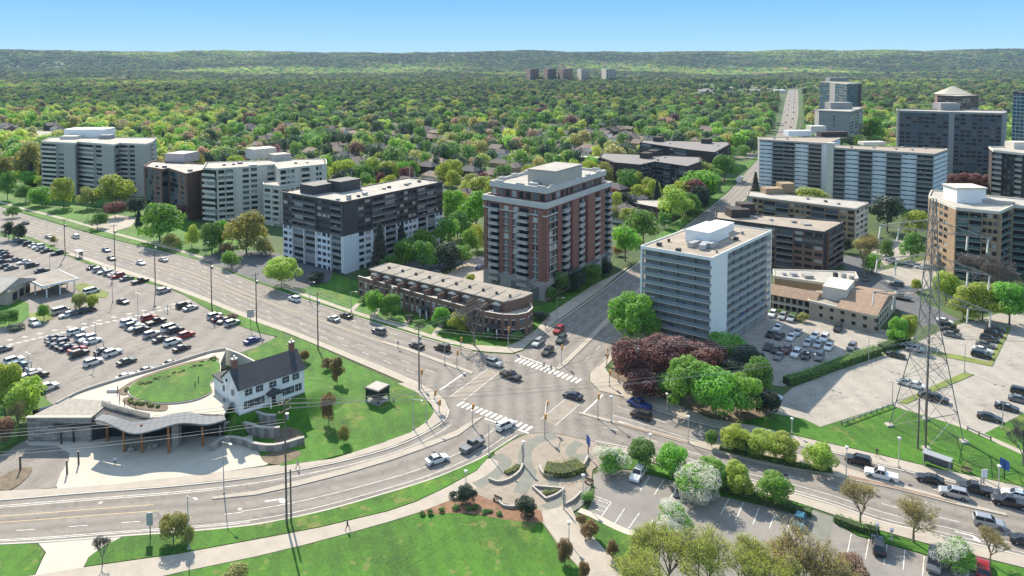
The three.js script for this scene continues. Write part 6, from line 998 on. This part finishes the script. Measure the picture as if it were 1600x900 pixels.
park('on the lakeshore road', [['bp', 999, 636, [986, 631]], ['ku', 1002, 653, [989, 649]], ['ku', 1341, 724, [1325, 720]], ['wp', 1377, 747, [1357, 742]], ['ks', 1453, 753, [1437, 749]], ['su', 1490, 776, [1474, 772]], ['kp', 1523, 769, [1505, 765]], ['ws', 1588, 778, [1572, 774]], ['kp', 1578, 790, [1560, 786]], ['su', 1545, 822, [1563, 826]], ['ks', 1604, 852, [1622, 857]]], .045);
park('in the park car park', [['wu', 997, 746, [989, 757]], ['ns', 1066, 772, [1058, 785]], ['th', 1249, 820, [1245, 833]], ['ku', 1372, 858, [1369, 840]], ['gv', 1460, 884, [1458, 899]], ['ru', 1536, 895, [1534, 880]]]);
park('in the shadow of the white tower', [['wu', 1207, 494, 'w'], ['su', 1223, 497.5, 'w'], ['su', 1237, 501, 'w'], ['ws', 1215, 515, 'w'], ['ks', 1204, 525, 'w'], ['ks', 1218, 528, 'w'], ['ss', 1246, 522, 'w'], ['ws', 1236, 530, 'w'], ['ws', 1273, 528, 'w'], ['wu', 1288, 532, 'w'], ['ss', 1262, 539, 'w'], ['ss', 1278, 541, 'w'], ['ws', 1295, 545, 'w'], ['ku', 1309, 516, 'w'], ['gu', 1331, 546, 'w'], ['ks', 1200, 545, 'w'], ['ks', 1212, 549, 'w'], ['mu', 1229, 550, 'w'], ['wu', 1244, 556, 'w'], ['kp', 1261, 559, 'w'], ['gu', 1280, 561, 'w'], ['gs', 1217, 560, 'w']]);
park('on the concrete lot behind the pylon', [['ks', 1400, 558, 't'], ['sh', 1208, 623, 't'], ['ss', 1421, 543, 't'], ['su', 1431, 549, 't'], ['ss', 1418, 602, 't'], ['ws', 1433, 606, 't'], ['ns', 1452, 622, 't'], ['ku', 1464, 627, 't'], ['ks', 1573, 640, 't'], ['ks', 1546, 656, 't'], ['gs', 1594, 628, 't'], ['ku', 1597, 617, 't']]);
park('in the row at the right edge', [['ku', 1533, 558, 't'], ['ws', 1535, 550, 't'], ['gs', 1540, 542, 't'], ['ku', 1546, 533, 't'], ['ku', 1552, 525, 't'], ['ns', 1556, 518, 't'], ['ku', 1480, 512, 't'], ['ks', 1484, 519, 't'], ['gs', 1488, 526, 't'], ['ws', 1476, 505, 't']]);
park('in the yards behind the motel', [['gs', 1353, 438, 'v'], ['gu', 1401, 447, 'u'], ['ws', 1392, 408, 'u'], ['ss', 1385, 404, 'u'], ['ss', 1430, 417, 'u'], ['ws', 1440, 420, 'u'], ['su', 1420, 414, 'u'], ['kp', 1408, 468, 'u']]);
park('beside the red tower forecourt', [['bs', 751, 420, 'v'], ['su', 680, 430, 'u']], EDGE + .03);
{ reseed(31); const cur = new THREE.CatmullRomCurve3(lerpRow(hillRoad, .3)), cur2 = new THREE.CatmullRomCurve3(lerpRow(hillRoad, .7)); for (let i = 0; i < 22; i++) { const c = i % 2 ? cur : cur2, t = .24 + i * .034, p = c.getPointAt(t), d = c.getTangentAt(t); if (i % 2) d.negate(); carKinds.put(pickOf(['sedan', 'suv', 'suv', 'hatchback']), pickOf(['white', 'silver', 'grey', 'black', 'navy', 'red']), p.setY(.04), Math.atan2(-d.z, d.x), 'far up the hill road', 800 - p.z); } }
{ // city bus
  const p = g(1156, 284), q = g(1164, 276).sub(p), o = thing('city_bus', p.setY(.05), Math.atan2(-q.z, q.x)); box('body', -6, 6, .4, 3.1, -1.27, 1.27, M.white, o); box('window_band', -5.8, 5.9, 1.4, 2.5, -1.3, 1.3, M.glass, o); box('windscreen', 6, 6.05, 1.1, 2.7, -1.1, 1.1, M.glass, o); box('roof_unit', -4, -1, 3.1, 3.4, -.8, .8, M.concretePale, o);
  for (const x of [-3.4, 3.6]) for (const z of [-1.1, 1.1]) { const w = mesh('wheel', new THREE.CylinderGeometry(.48, .48, .3, 14), M.rubber, o); w.rotation.x = Math.PI / 2; w.position.set(x, .48, z); } tag(o, 'white city bus', 'on the hill road beside the dark brown block', 'bus'); }
// ---------------------------------------------------------------- poles, wires, lamps, signals
const tops = {};
function upPx(px, by, ty) { const p = g(px, by), k = (by - HOR) / EYE; return { p, h: (by - ty) / k }; }
function utilityPole(id, px, by, ty, where, arms = 1) {
  const { p, h } = upPx(px, by, ty), o = thing('utility_pole', p, DIRS.v); mesh('shaft', new THREE.CylinderGeometry(.13, .2, h, 8), M.poleWood, o).position.y = h / 2;
  for (let i = 0; i < arms; i++) { const y = h - .5 - i * 1.4, a = mesh('crossarm', sizedBox(2.6, .16, .14), M.wood, o); a.position.y = y; for (const x of [-1.15, 0, 1.15]) mesh('insulator', new THREE.CylinderGeometry(.07, .09, .3, 6), M.concretePale, a).position.set(x, .22, 0); }
  if (h > 12) { const t = mesh('transformer', new THREE.CylinderGeometry(.32, .32, 1, 10), M.steel, o); t.position.set(.45, h - 3, 0); }
  tops[id] = { p, h }; tag(o, 'wooden utility pole', where, 'pole', null, px); return o;
}
[[102, 400, 341], [180, 423, 350], [243, 455, 374], [331, 482, 403], [401, 505, 425], [497, 547, 455], [655, 610, 508]].forEach((a, i) => utilityPole('n' + i, ...a, 'on the near verge of the avenue'));
utilityPole('p1', 448, 819, 620, 'standing tall on the south verge beside the path', 2); utilityPole('p2', 994, 617, 527, 'rising through the purple thicket'); utilityPole('p3', 1446, 703, 520, 'directly in front of the pylon', 2); utilityPole('p4', 1434, 702, 615, 'just left of the pylon pole');
{ const { p, h } = upPx(446, 817, 731), o = thing('stub_pole', p.clone().add(V(1, 0, 0)), 0); mesh('shaft', new THREE.CylinderGeometry(.14, .17, h, 8), M.poleWood, o).position.y = h / 2; tag(o, 'short wooden stub pole', 'beside the tall pole on the south verge', 'pole'); }
tops.off0 = { p: g(-70, 385), h: 14 }; tops.offL = { p: g(-420, 860), h: 18 }; tops.offR = { p: g(2100, 640), h: 20 }; tops.m = { p: g(1268, 592), h: 9 }; tops.up1 = { p: g(960, 445), h: 12 };
const wireMat = flat(.25, .25, .25, .6, .2);
function wires(a, b, n, sag, label, spread = .5, drop = 0) {
  const A = tops[a], B = tops[b], mid = A.p.clone().lerp(B.p, .5).setY(0), o = thing('power_cable', mid), d = B.p.clone().sub(A.p).normalize(), s = V(-d.z, 0, d.x);
  for (let i = 0; i < n; i++) { const k = n > 1 ? (i / (n - 1) - .5) * 2 * spread : 0, dy = -drop - (i % 2) * .25, P = A.p.clone().addScaledVector(s, k).setY(A.h - .2 + dy), Q = B.p.clone().addScaledVector(s, k).setY(B.h - .2 + dy), pts = []; for (let j = 0; j <= 16; j++) { const t = j / 16, q = P.clone().lerp(Q, t); q.y -= sag * 4 * t * (1 - t); pts.push(q.sub(mid)); } mesh('wire', new THREE.TubeGeometry(new THREE.CatmullRomCurve3(pts), 24, .026, 4), wireMat, o); }
  tag(o, label, '', 'cable');
}
const NW = ['off0', 'n0', 'n1', 'n2', 'n3', 'n4', 'n5', 'n6'], ordn = ['first', 'second', 'third', 'fourth', 'fifth', 'sixth', 'seventh'];
for (let i = 0; i < 7; i++) wires(NW[i], NW[i + 1], 4, .8, ordn[i] + ' span from left of thin wires along the avenue', 1.1);
wires('n6', 'p2', 3, 1.2, 'thin wires crossing the junction from the last avenue pole', 1); wires('p2', 'm', 4, 1, 'fan of thin wires leading right from the thicket pole', 1.1); wires('offL', 'p1', 5, 1.8, 'thin pale wires crossing the museum to the tall pole', 1.2); wires('offL', 'p1', 3, 1.8, 'lower pale wires crossing the museum to the tall pole', .6, 3.4); wires('p1', 'p2', 3, 2, 'thin wires from the tall pole over the museum lawn', .9, 1); wires('p1', 'p3', 3, 3, 'long wires from the tall pole to the pylon pole', .9); wires('p3', 'offR', 3, 2, 'thin wires leaving the frame right of the pylon', .9); wires('n6', 'up1', 3, 1, 'thin wires running up beside the hill road', .9);
function lamp(px, by, ty, kind, where) {
  const { p, h } = upPx(px, by, ty), o = thing('street_lamp', p, DIRS.v); mesh('post', new THREE.CylinderGeometry(.06, .11, h, 8), kind === 'white' ? M.concretePale : M.galv, o).position.y = h / 2;
  if (kind === 'arm') { mesh('arm', bar(V(0, h - .1, 0), V(0, h + .35, 2.1), .05, 5), M.galv, o); const hd = mesh('lamp_head', sizedBox(.32, .14, .8), M.lampHead, o); hd.position.set(0, h + .36, 2.4); }
  else if (kind === 'twin') for (const z of [-1, 1]) { mesh('arm', bar(V(0, h, 0), V(0, h + .1, z * .7), .04, 5), M.galv, o); mesh('lamp_head', sizedBox(.4, .14, .5), M.lampHead, o).position.set(0, h + .12, z * .85); }
  else { mesh('lamp_head', new THREE.CylinderGeometry(.32, .2, .5, 8), M.lampHead, o).position.y = h + .2; mesh('lamp_cap', new THREE.ConeGeometry(.36, .22, 8), M.white, o).position.y = h + .56; }
  mesh('base', new THREE.CylinderGeometry(.24, .28, .4, 8), M.concrete, o).position.y = .2; tag(o, { arm: 'grey street lamp with one arm', twin: 'car park lamp with twin heads', white: 'slim pale lamp post' }[kind], where, 'lamp', null, px);
}
for (const a of [[138, 341, 316], [321, 407, 378], [484, 472, 440], [870, 500, 464], [1035, 370, 345], [1083, 338, 312], [695, 571, 535], [549, 488, 455]]) lamp(...a, 'arm', 'along the avenue and hill road');
for (const a of [[646, 671, 622], [666, 661, 624], [350, 772, 688], [295, 859, 772], [764, 713, 660]]) lamp(...a, 'arm', 'beside the curving road');
for (const a of [[216, 503, 458], [151, 561, 505], [45, 586, 552], [78, 423, 396], [176, 472, 427]]) lamp(...a, 'twin', 'in the left car park');
for (const a of [[955, 660, 621], [1042, 642, 617], [1075, 692, 652], [1016, 702, 681], [1404, 731, 686], [1322, 745, 700], [1560, 767, 730], [1237, 678, 656], [1370, 838, 822], [1393, 846, 830]]) lamp(...a, 'white', 'along the lakeshore road');
for (const a of [[1267, 592, 552], [1357, 565, 527], [1507, 581, 538], [1566, 670, 630], [1394, 634, 596]]) lamp(...a, 'twin', 'on the concrete lots at right');
for (const a of [[911, 786, 744], [889, 850, 818], [818, 728, 692], [728, 764, 738]]) lamp(...a, 'white', 'on the plaza');
function signal(px, by, ty, arm, where) {
  const { p, h } = upPx(px, by, ty), o = thing('traffic_signal', p, DIRS.v + .5); mesh('post', new THREE.CylinderGeometry(.08, .11, h, 8), M.galv, o).position.y = h / 2; mesh('footing', new THREE.CylinderGeometry(.25, .28, .3, 8), M.concrete, o).position.y = .15;
  const head = (x, y, a) => { const hd = mesh('signal_head', sizedBox(.42, 1.2, .34), M.signalYellow, o); hd.position.set(x, y, .18); hd.rotation.y = a; for (const k of [0, 1, 2]) { const l = mesh('lens', new THREE.CylinderGeometry(.13, .13, .1, 10), [flat(.25, .02, .02, .3), flat(.25, .16, .02, .3), flat(.02, .2, .08, .3)][k], hd); l.rotation.x = Math.PI / 2; l.position.set(0, .37 - k * .37, .18); } };
  head(0, h - .3, 0); head(.25, h - .5, Math.PI / 2); if (arm) { mesh('mast_arm', bar(V(0, h - .2, 0), V(arm, h + .6, 0), .07, 6), M.galv, o); head(arm, h + .2, 0); }
  const pb = mesh('push_button', sizedBox(.16, .3, .12), M.signalYellow, o); pb.position.set(0, 1.2, .12); tag(o, arm ? 'traffic signal with a mast arm' : 'yellow traffic signal on a grey post', where, 'traffic light', null, px);
}
for (const [a, w] of [[[714, 575, 548, 0], 'on the avenue median'], [[877, 570, 540, 0], 'on the hill road median'], [[738, 666, 632, 0], 'on the curving road median'], [[851, 685, 648, 5], 'at the plaza corner'], [[934, 655, 616, 0], 'on the lakeshore median'], [[794, 544, 512, 0], 'before the terraced houses'], [[658, 606, 578, 0], 'at the museum lawn corner'], [[679, 626, 611, 0], 'at the museum lawn corner'], [[686, 645, 626, 0], 'at the museum lawn corner'], [[952, 604, 580, 0], 'by the purple thicket'], [[948, 572, 545, -5], 'by the purple thicket'], [[720, 552, 528, 0], 'beside the leafless tree']]) signal(...a, w);
function banner(px, by, ty, mat, what, where) { const { p, h } = upPx(px, by, ty), o = thing('banner_pole', p, .3); mesh('post', new THREE.CylinderGeometry(.08, .11, h, 8), M.darkMetal, o).position.y = h / 2; const b = mesh('banner', sizedBox(.06, 1.9, .9), mat, o); b.position.set(0, h - 1.1, .5); mesh('banner', sizedBox(.06, 1.9, .9), mat, o).position.set(0, h - 1.1, -.5); tag(o, what, where, 'pole', null, px); }
banner(919, 716, 679, M.signBlue, 'dark pole with a blue banner', 'beside the large plaza planter'); banner(817, 728, 694, M.galv, 'dark pole with a grey banner', 'on the left of the plaza'); banner(881, 797, 766, M.galv, 'dark pole with a grey banner', 'beside the triangular planter'); banner(1569, 748, 716, M.signBlue, 'blue sign pole', 'behind the bus stop bench');
function sign(px, by, ty, w, hh, mat, what, where) { const { p, h } = upPx(px, by, ty), o = thing('street_sign', p, .1); mesh('post', sizedBox(.12, h, .12), M.darkMetal, o).position.y = h / 2; mesh('panel', sizedBox(w, hh, .08), mat, o).position.set(0, h - hh / 2, .11); tag(o, what, where, 'sign', null, px); }
sign(235, 840, 799, 1, 2.2, std({ color: rgb(.34, .38, .37), roughness: .5 }), 'tall pale sign panel on a dark post', 'on the south verge'); sign(1537, 757, 732, 1.2, 1.6, M.signWhite, 'white information panel', 'beside the bus stop bench'); sign(392, 516, 483, 2, 2.4, M.galv, 'pale sign board seen from behind', 'on the avenue verge'); sign(948, 570, 552, 1, .8, M.galv, 'small round-edged sign', 'on the pavement by the purple thicket');
for (const [x, y] of [[162, 543], [228, 497], [262, 487], [49, 575], [126, 522]]) sign(x, y, y - 12, .6, .9, M.signWhite, 'small white parking sign', 'beside the square markings');
sign(622, 545, 532, .6, .8, M.galv, 'small grey sign', 'on the avenue median');
// manhole covers and mended trenches on the roads
for (const [r, t, s] of [[avenue, .3, .2], [avenue, .6, .45], [avenue, .2, .7], [avenue, .75, .86], [curveRoad, .3, .25], [curveRoad, .65, .5], [curveRoad, .25, .7], [shoreRoad, .3, .25], [shoreRoad, .7, .45], [shoreRoad, .25, .7], [hillRoad, .3, .08], [hillRoad, .7, .12]]) { const i = Math.round(s * (r.A.length - 1)), p = r.A[i].clone().lerp(r.B[i], t), m = mesh('manhole_cover', new THREE.CylinderGeometry(.42, .42, .012, 16), M.darkMetal, r.mesh); m.position.set(p.x, r.y + .008, p.z); }
for (const [r, t0, t1, s0, s1] of [[avenue, .05, .2, .3, .33], [avenue, .6, .78, .55, .6], [avenue, .1, .9, .8, .806], [avenue, .05, .95, .42, .425], [curveRoad, .2, .36, .4, .46], [curveRoad, .55, .9, .62, .626], [shoreRoad, .05, .3, .5, .54], [shoreRoad, .6, .95, .3, .304], [hillRoad, .1, .4, .1, .13], [hillRoad, .55, .95, .16, .164]]) { const n = r.A.length - 1, a = Math.floor(s0 * n), P = (s, t) => { const q = s * n, i = Math.min(n - 1, Math.floor(q)); return r.A[i].clone().lerp(r.A[i + 1], q - i).lerp(r.B[i].clone().lerp(r.B[i + 1], q - i), t); }, A = [], B = []; for (let k = 0; k <= 6; k++) { A.push(P(s0 + (s1 - s0) * k / 6, t0)); B.push(P(s0 + (s1 - s0) * k / 6, t1)); } mesh('asphalt_patch', stripGeo(A, B, r.y + .004), M.patch ?? (M.patch = std({ map: noisy([.19, .17, .152], .25, 6) })), r.mesh); }
// ---------------------------------------------------------------- lattice pylon
{
  const A = g(1389, 666), Bf = g(1506, 692), Nf = g(1447, 703), Ff = A.clone().add(Bf).sub(Nf), c = A.clone().add(Bf).multiplyScalar(.5), o = thing('lattice_pylon', c); keepOut.push([A, Nf, Bf, Ff]);
  const u = V(.81, 0, .59), v = V(.59, 0, -.81), feet = [A, Nf, Bf, Ff].map(p => p.clone().sub(c)), H = 51, waist = 24, lv = [0, 6, 11.5, 16.5, 20.5, 24, 27.5, 31, 34.5, 38, 41.5, 45, 48, 51], half = y => y < waist ? 1 - .72 * y / waist : .28 - .2 * (y - waist) / (H - waist), P = (i, y) => feet[i].clone().multiplyScalar(half(y)).setY(y), steel = flat(.26, .26, .255, .6, .3);
  for (let i = 0; i < 4; i++) { mesh('leg', merge(lv.slice(1).map((y, k) => bar(P(i, lv[k]), P(i, y), .115, 4))), steel, o); box('footing', feet[i].x - .7, feet[i].x + .7, 0, .5, feet[i].z - .7, feet[i].z + .7, M.concrete, o); }
  for (let i = 0; i < 4; i++) lv.slice(1).forEach((y, k) => { const j = (i + 1) % 4; mesh('brace', merge([bar(P(i, lv[k]), P(j, y), .065, 4), bar(P(j, lv[k]), P(i, y), .065, 4)]), steel, o); mesh('strut', bar(P(i, y), P(j, y), .048, 4), steel, o); });
  for (const y of [29, 36.5, 44]) for (const s of [-1, 1]) {
    const L = 11 - (y - 29) * .06, tip = u.clone().multiplyScalar(s * L).setY(y), w = 1.1; const arm = [];
    for (const q of [-w, w]) { const b0 = v.clone().multiplyScalar(q).setY(y), b1 = v.clone().multiplyScalar(q * .6).setY(y + 2.6); arm.push(bar(b0, tip, .075, 4), bar(b1, tip, .07, 4)); for (let k = 1; k < 5; k++) { const t = k / 5; arm.push(bar(b0.clone().lerp(tip, t), b1.clone().lerp(tip, t - .1), .04, 4)); } }
    mesh('crossarm', merge(arm), steel, o);
    for (const t of [.97, .62]) for (const q of [-.9, .9]) { const a = tip.clone().multiplyScalar(t).setY(y), d = v.clone().multiplyScalar(q * 2.2); mesh('insulator', bar(a.clone().setY(y - .2), a.clone().add(d).setY(y - 2.6 * (q < 0 ? 1 : .3)), .17, 7), M.concretePale, o); }
  }
  tag(o, 'tall grey lattice electricity pylon with white insulators', 'on the east lawn', 'pylon');
}
// ---------------------------------------------------------------- plaza walls, rails, shelter, benches
function lowWall(list, h, w, mat, what, where, name = 'planter_wall') { h *= .8; w *= .75; mat = M.stone; const c = smooth(gp(list), 12), R = baseAt(name, c); for (let i = 0; i < 12; i++) { const e = edge(c[i], c[i + 1]); wallBox(R, e, 'stone', -.02, e.len + .02, EDGE, h, -w / 2, w / 2, mat); wallBox(R, e, 'coping', -.03, e.len + .03, h, h + .1, -w / 2 - .04, w / 2 + .04, M.concrete); } tag(R.o, what, where, 'wall'); }
lowWall([[843, 733], [850, 745], [870, 747], [895, 742], [912, 730], [919, 716]], .9, .5, M.concrete, 'curved concrete wall', 'round the largest plaza planter'); lowWall([[832, 764], [842, 773], [853, 783]], .7, .4, M.concretePale, 'left pale wall', 'of the triangular planter'); lowWall([[853, 783], [868, 777], [881, 768]], .7, .4, M.concretePale, 'right pale wall', 'of the triangular planter'); lowWall([[881, 767], [858, 765], [833, 763]], .7, .4, M.concretePale, 'back pale wall', 'of the triangular planter');
lowWall([[764, 752], [778, 757], [797, 752], [812, 740], [817, 729]], .8, .4, M.concretePale, 'curved pale wall', 'of the left plaza planter'); lowWall([[779, 786], [786, 793], [805, 795], [822, 790]], .7, .4, M.concretePale, 'low curved wall', 'beside the round dark shrub'); lowWall([[882, 792], [895, 785], [908, 772]], .7, .4, M.concretePale, 'low curved wall', 'at the right of the plaza');
function fence(list, what, where) { const c = gp(list), L = c[0].distanceTo(c[1]), e = edge(c[0], c[1]), R = baseAt('guard_rail', c), n = Math.round(L / 2); for (let i = 0; i <= n; i++) wallBox(R, e, 'post', L * i / n - .1, L * i / n + .1, EDGE, 1.0, -.1, .1, M.wood); wallBox(R, e, 'rail', 0, L, .62, .9, .1, .2, M.galv); tag(R.o, what, where, 'fence'); }
fence([[1315, 665], [1396, 635]], 'low guard rail', 'along the left part of the east lawn'); fence([[1512, 673], [1548, 689]], 'low guard rail', 'beside the lawn path right of the pylon');
{ const p = g(1464, 733), o = thing('bus_shelter', p.clone().setY(EDGE), DIRS.t - .15); for (const x of [-2.2, 2.2]) for (const z of [-.7, .7]) box('post', x - .05, x + .05, 0, 2.5, z - .05, z + .05, M.galv, o); box('glass_wall', -2.2, 2.2, .3, 2.3, -.73, -.69, M.glassPale, o); box('glass_wall', -2.23, -2.19, .3, 2.3, -.6, .6, M.glassPale, o); box('roof', -2.5, 2.5, 2.5, 2.65, -.95, .95, M.galv, o); box('bench', -1.4, 1.4, .45, .55, -.6, -.2, M.wood, o); tag(o, 'glass bus shelter with flat grey roof', 'on the east sidewalk below the pylon', 'shelter');
  const q = g(124, 402), r = thing('bus_shelter', q.setY(EDGE), DIRS.t); for (const x of [-1.6, 1.6]) for (const z of [-.7, .7]) box('post', x - .05, x + .05, 0, 2.5, z - .05, z + .05, M.galv, r); box('glass_wall', -1.6, 1.6, .3, 2.3, -.73, -.69, M.glassPale, r); box('roof', -1.9, 1.9, 2.5, 2.65, -.95, .95, M.galv, r); tag(r, 'small bus shelter', 'on the avenue verge at the left car park', 'shelter'); }
for (const [x, y, where] of [[1510, 739, 'beside the bus shelter'], [777, 785, 'on the plaza near the mulch border'], [920, 757, 'at the right edge of the plaza']]) { const o = thing('park_bench', g(x, y).setY(EDGE), DIRS.t); box('seat', -.9, .9, .42, .5, -.25, .25, M.wood, o); box('backrest', -.9, .9, .55, .95, -.3, -.24, M.wood, o); for (const s of [-.75, .75]) box('leg', s - .05, s + .05, 0, .42, -.22, .22, M.darkMetal, o); tag(o, 'dark slatted bench', where, 'bench'); }
{ const o = thing('litter_bin', g(1486, 733).setY(EDGE)); mesh('body', new THREE.CylinderGeometry(.32, .28, .95, 10), M.darkMetal, o).position.y = .48; mesh('lid', new THREE.CylinderGeometry(.2, .34, .2, 10), M.darkMetal, o).position.y = 1.05; tag(o, 'black litter bin', 'between the bus shelter and the bench', 'bin'); }
for (const [x, y] of [[32, 735], [105, 742], [123, 727], [96, 695], [115, 692]]) { const o = thing('bollard', g(x, y).setY(.15)); mesh('post', new THREE.CylinderGeometry(.16, .18, 2.6, 8), M.darkMetal, o).position.y = 1.3; mesh('cap', new THREE.CylinderGeometry(.2, .16, .15, 8), M.darkMetal, o).position.y = 2.65; tag(o, 'dark light bollard', 'on the museum forecourt', 'bollard', null, x); }
for (const [x, y, c] of [[1255, 487, [.8, .6, .05]], [1266, 491, [.1, .45, .6]]]) { const o = thing('parasol', g(x, y)); mesh('canopy', new THREE.ConeGeometry(1.7, .7, 8), flat(...c, .7), o).position.y = 2.6; mesh('pole', new THREE.CylinderGeometry(.04, .04, 2.5, 6), M.galv, o).position.y = 1.25; tag(o, (c[0] > .5 ? 'yellow' : 'blue') + ' parasol', 'on the motel patio', 'parasol'); }
for (const [x, y] of [[195, 704], [205, 706], [234, 703], [242, 700]]) { const o = thing('boulder', g(x, y).setY(.15)); const b = new THREE.IcosahedronGeometry(.7, 1), pa = b.attributes.position; for (let i = 0; i < pa.count; i++) { const k = .8 + .3 * Math.abs(Math.sin(pa.getX(i) * 5 + pa.getZ(i) * 7 + x)); pa.setXYZ(i, pa.getX(i) * k, pa.getY(i) * k * .8, pa.getZ(i) * k); } b.computeVertexNormals(); mesh('rock', b, M.stone, o).position.y = .4; tag(o, 'grey landscaping boulder', 'in the museum forecourt bed', 'boulder', null, x); }
// ---------------------------------------------------------------- people
function figure(pose) {
  const hip = .92, J = [[[0, 1.5, 0], [0, 1.62, 0], .065, .06], [[0, 1.66, .01], [0, 1.74, .02], .1, .09], [[0, 1.42, 0], [0, 1.0, 0], .16, .14], [[-.19, 1.42, 0], [.19, 1.42, 0], .075, .075]];
  for (const s of [-1, 1]) { const st = pose * s; J.push([[s * .1, hip, 0], [s * .1, .5, st * .22 + .03], .095, .065], [[s * .1, .5, st * .22 + .03], [s * .1, .06, st * .4], .062, .042], [[s * .1, .05, st * .4], [s * .11, .04, st * .4 + .17], .042, .035], [[s * .22, 1.4, 0], [s * .26, 1.12, -st * .14], .055, .045], [[s * .26, 1.12, -st * .14], [s * .25, .9, -st * .26 + .12], .042, .035]); }
  const N = 44, size = 1.9, f = (x, y, z) => { let d = 1e9; for (const [a, b, r0, r1] of J) { const ax = x - a[0], ay = y - a[1], az = z - a[2], bx = b[0] - a[0], by = b[1] - a[1], bz = b[2] - a[2], t = Math.max(0, Math.min(1, (ax * bx + ay * by + az * bz) / (bx * bx + by * by + bz * bz))), q = Math.hypot(ax - bx * t, ay - by * t, az - bz * t) - (r0 + (r1 - r0) * t), k = .045, h = Math.max(0, Math.min(1, .5 + .5 * (d - q) / k)); d = d + (q - d) * h - k * h * (1 - h); } return d; };
  // surface nets on a small grid
  const ny = N, nx = 20, nz = 32, cell = size / ny, V0 = new Map(), pos = [], col = [], idx = [], F = new Float32Array((nx + 1) * (ny + 1) * (nz + 1)), I = (i, j, k) => (k * (ny + 1) + j) * (nx + 1) + i, X = i => (i - nx / 2) * cell, Y = j => j * cell - .03, Z = k => (k - nz / 2) * cell;
  for (let k = 0; k <= nz; k++) for (let j = 0; j <= ny; j++) for (let i = 0; i <= nx; i++) F[I(i, j, k)] = f(X(i), Y(j), Z(k));
  for (let k = 0; k < nz; k++) for (let j = 0; j < ny; j++) for (let i = 0; i < nx; i++) { let n = 0, sx = 0, sy = 0, sz = 0; for (let e = 0; e < 12; e++) { const ax = e >> 2, b = e & 3, o = [[0, 0, 0], [0, 0, 0]]; const p = (ax + 1) % 3, q = (ax + 2) % 3; o[0][p] = o[1][p] = b & 1; o[0][q] = o[1][q] = b >> 1; o[1][ax] = 1; const d0 = F[I(i + o[0][0], j + o[0][1], k + o[0][2])], d1 = F[I(i + o[1][0], j + o[1][1], k + o[1][2])]; if ((d0 < 0) !== (d1 < 0)) { const t = d0 / (d0 - d1); n++; sx += i + o[0][0] + (o[1][0] - o[0][0]) * t; sy += j + o[0][1] + (o[1][1] - o[0][1]) * t; sz += k + o[0][2] + (o[1][2] - o[0][2]) * t; } } if (n) { V0.set(I(i, j, k), pos.length / 3); const y = Y(sy / n); pos.push(X(sx / n), y, Z(sz / n)); } }
  for (let k = 1; k < nz; k++) for (let j = 1; j < ny; j++) for (let i = 1; i < nx; i++) { const s = F[I(i, j, k)] < 0; const quad = (a, b, c, d, fl) => { a = V0.get(a); b = V0.get(b); c = V0.get(c); d = V0.get(d); if ([a, b, c, d].some(q => q === undefined)) return; fl ? idx.push(a, b, c, a, c, d) : idx.push(a, c, b, a, d, c); }; if (s !== F[I(i + 1, j, k)] < 0) quad(I(i, j - 1, k - 1), I(i, j, k - 1), I(i, j, k), I(i, j - 1, k), s); if (s !== F[I(i, j + 1, k)] < 0) quad(I(i - 1, j, k - 1), I(i - 1, j, k), I(i, j, k), I(i, j, k - 1), s); if (s !== F[I(i, j, k + 1)] < 0) quad(I(i - 1, j - 1, k), I(i, j - 1, k), I(i, j, k), I(i - 1, j, k), s); }
  const q = new THREE.BufferGeometry(); q.setAttribute('position', new THREE.Float32BufferAttribute(pos, 3)); q.setIndex(idx); q.computeVertexNormals(); return q;
}
const strideGeo = figure(1), standGeo = figure(.25), personMat = new THREE.MeshStandardMaterial({ vertexColors: true, roughness: .85 });
function person(px, py, ang, shirt, legs, geo, what, where) {
  const o = thing('person', g(px, py).setY(EDGE + .03), ang), b = geo.clone(), p = b.attributes.position, c = []; for (let i = 0; i < p.count; i++) { const y = p.getY(i), x = Math.abs(p.getX(i)), z = p.getZ(i); const k = y > 1.7 && z < .03 || y > 1.78 ? [.05, .035, .025] : y > 1.53 ? [.45, .28, .2] : y > .95 || x > .19 && y > .95 ? (x > .2 && y < 1.0 ? [.45, .28, .2] : shirt) : y > .09 ? legs : [.03, .03, .03]; c.push(...k); } b.setAttribute('color', new THREE.Float32BufferAttribute(c, 3));
  mesh('body', b, personMat, o); tag(o, what, where, 'person', null, px);
}
person(543, 830, Math.PI / 2, [.03, .03, .035], [.02, .02, .025], strideGeo, 'person in black walking', 'along the park path'); person(850, 577, -.6, [.04, .04, .05], [.03, .03, .05], strideGeo, 'walker in dark clothes, the left of two,', 'on the far crosswalk'); person(861, 582, -.6, [.1, .1, .11], [.02, .02, .03], strideGeo, 'walker in grey, the right of two,', 'on the far crosswalk');
person(465, 733, 2, [.45, .45, .44], [.05, .06, .09], strideGeo, 'walker in a pale top', 'on the sidewalk below the museum lawn'); person(1370, 714, 1.8, [.03, .03, .04], [.02, .02, .03], strideGeo, 'person in dark clothes', 'on the east sidewalk above the road'); person(615, 634, .5, [.3, .3, .32], [.05, .08, .05], standGeo, 'person in a grey top standing', 'on the lawn beside the glass pavilion');
person(180, 728, .5, [.7, .68, .66], [.1, .1, .12], standGeo, 'person in a white top', 'on the museum forecourt'); person(852, 514, 2.2, [.05, .05, .06], [.03, .03, .04], strideGeo, 'dark figure', 'on the corner beyond the terraced houses');
finishLabels();
renderer.render(scene, camera);
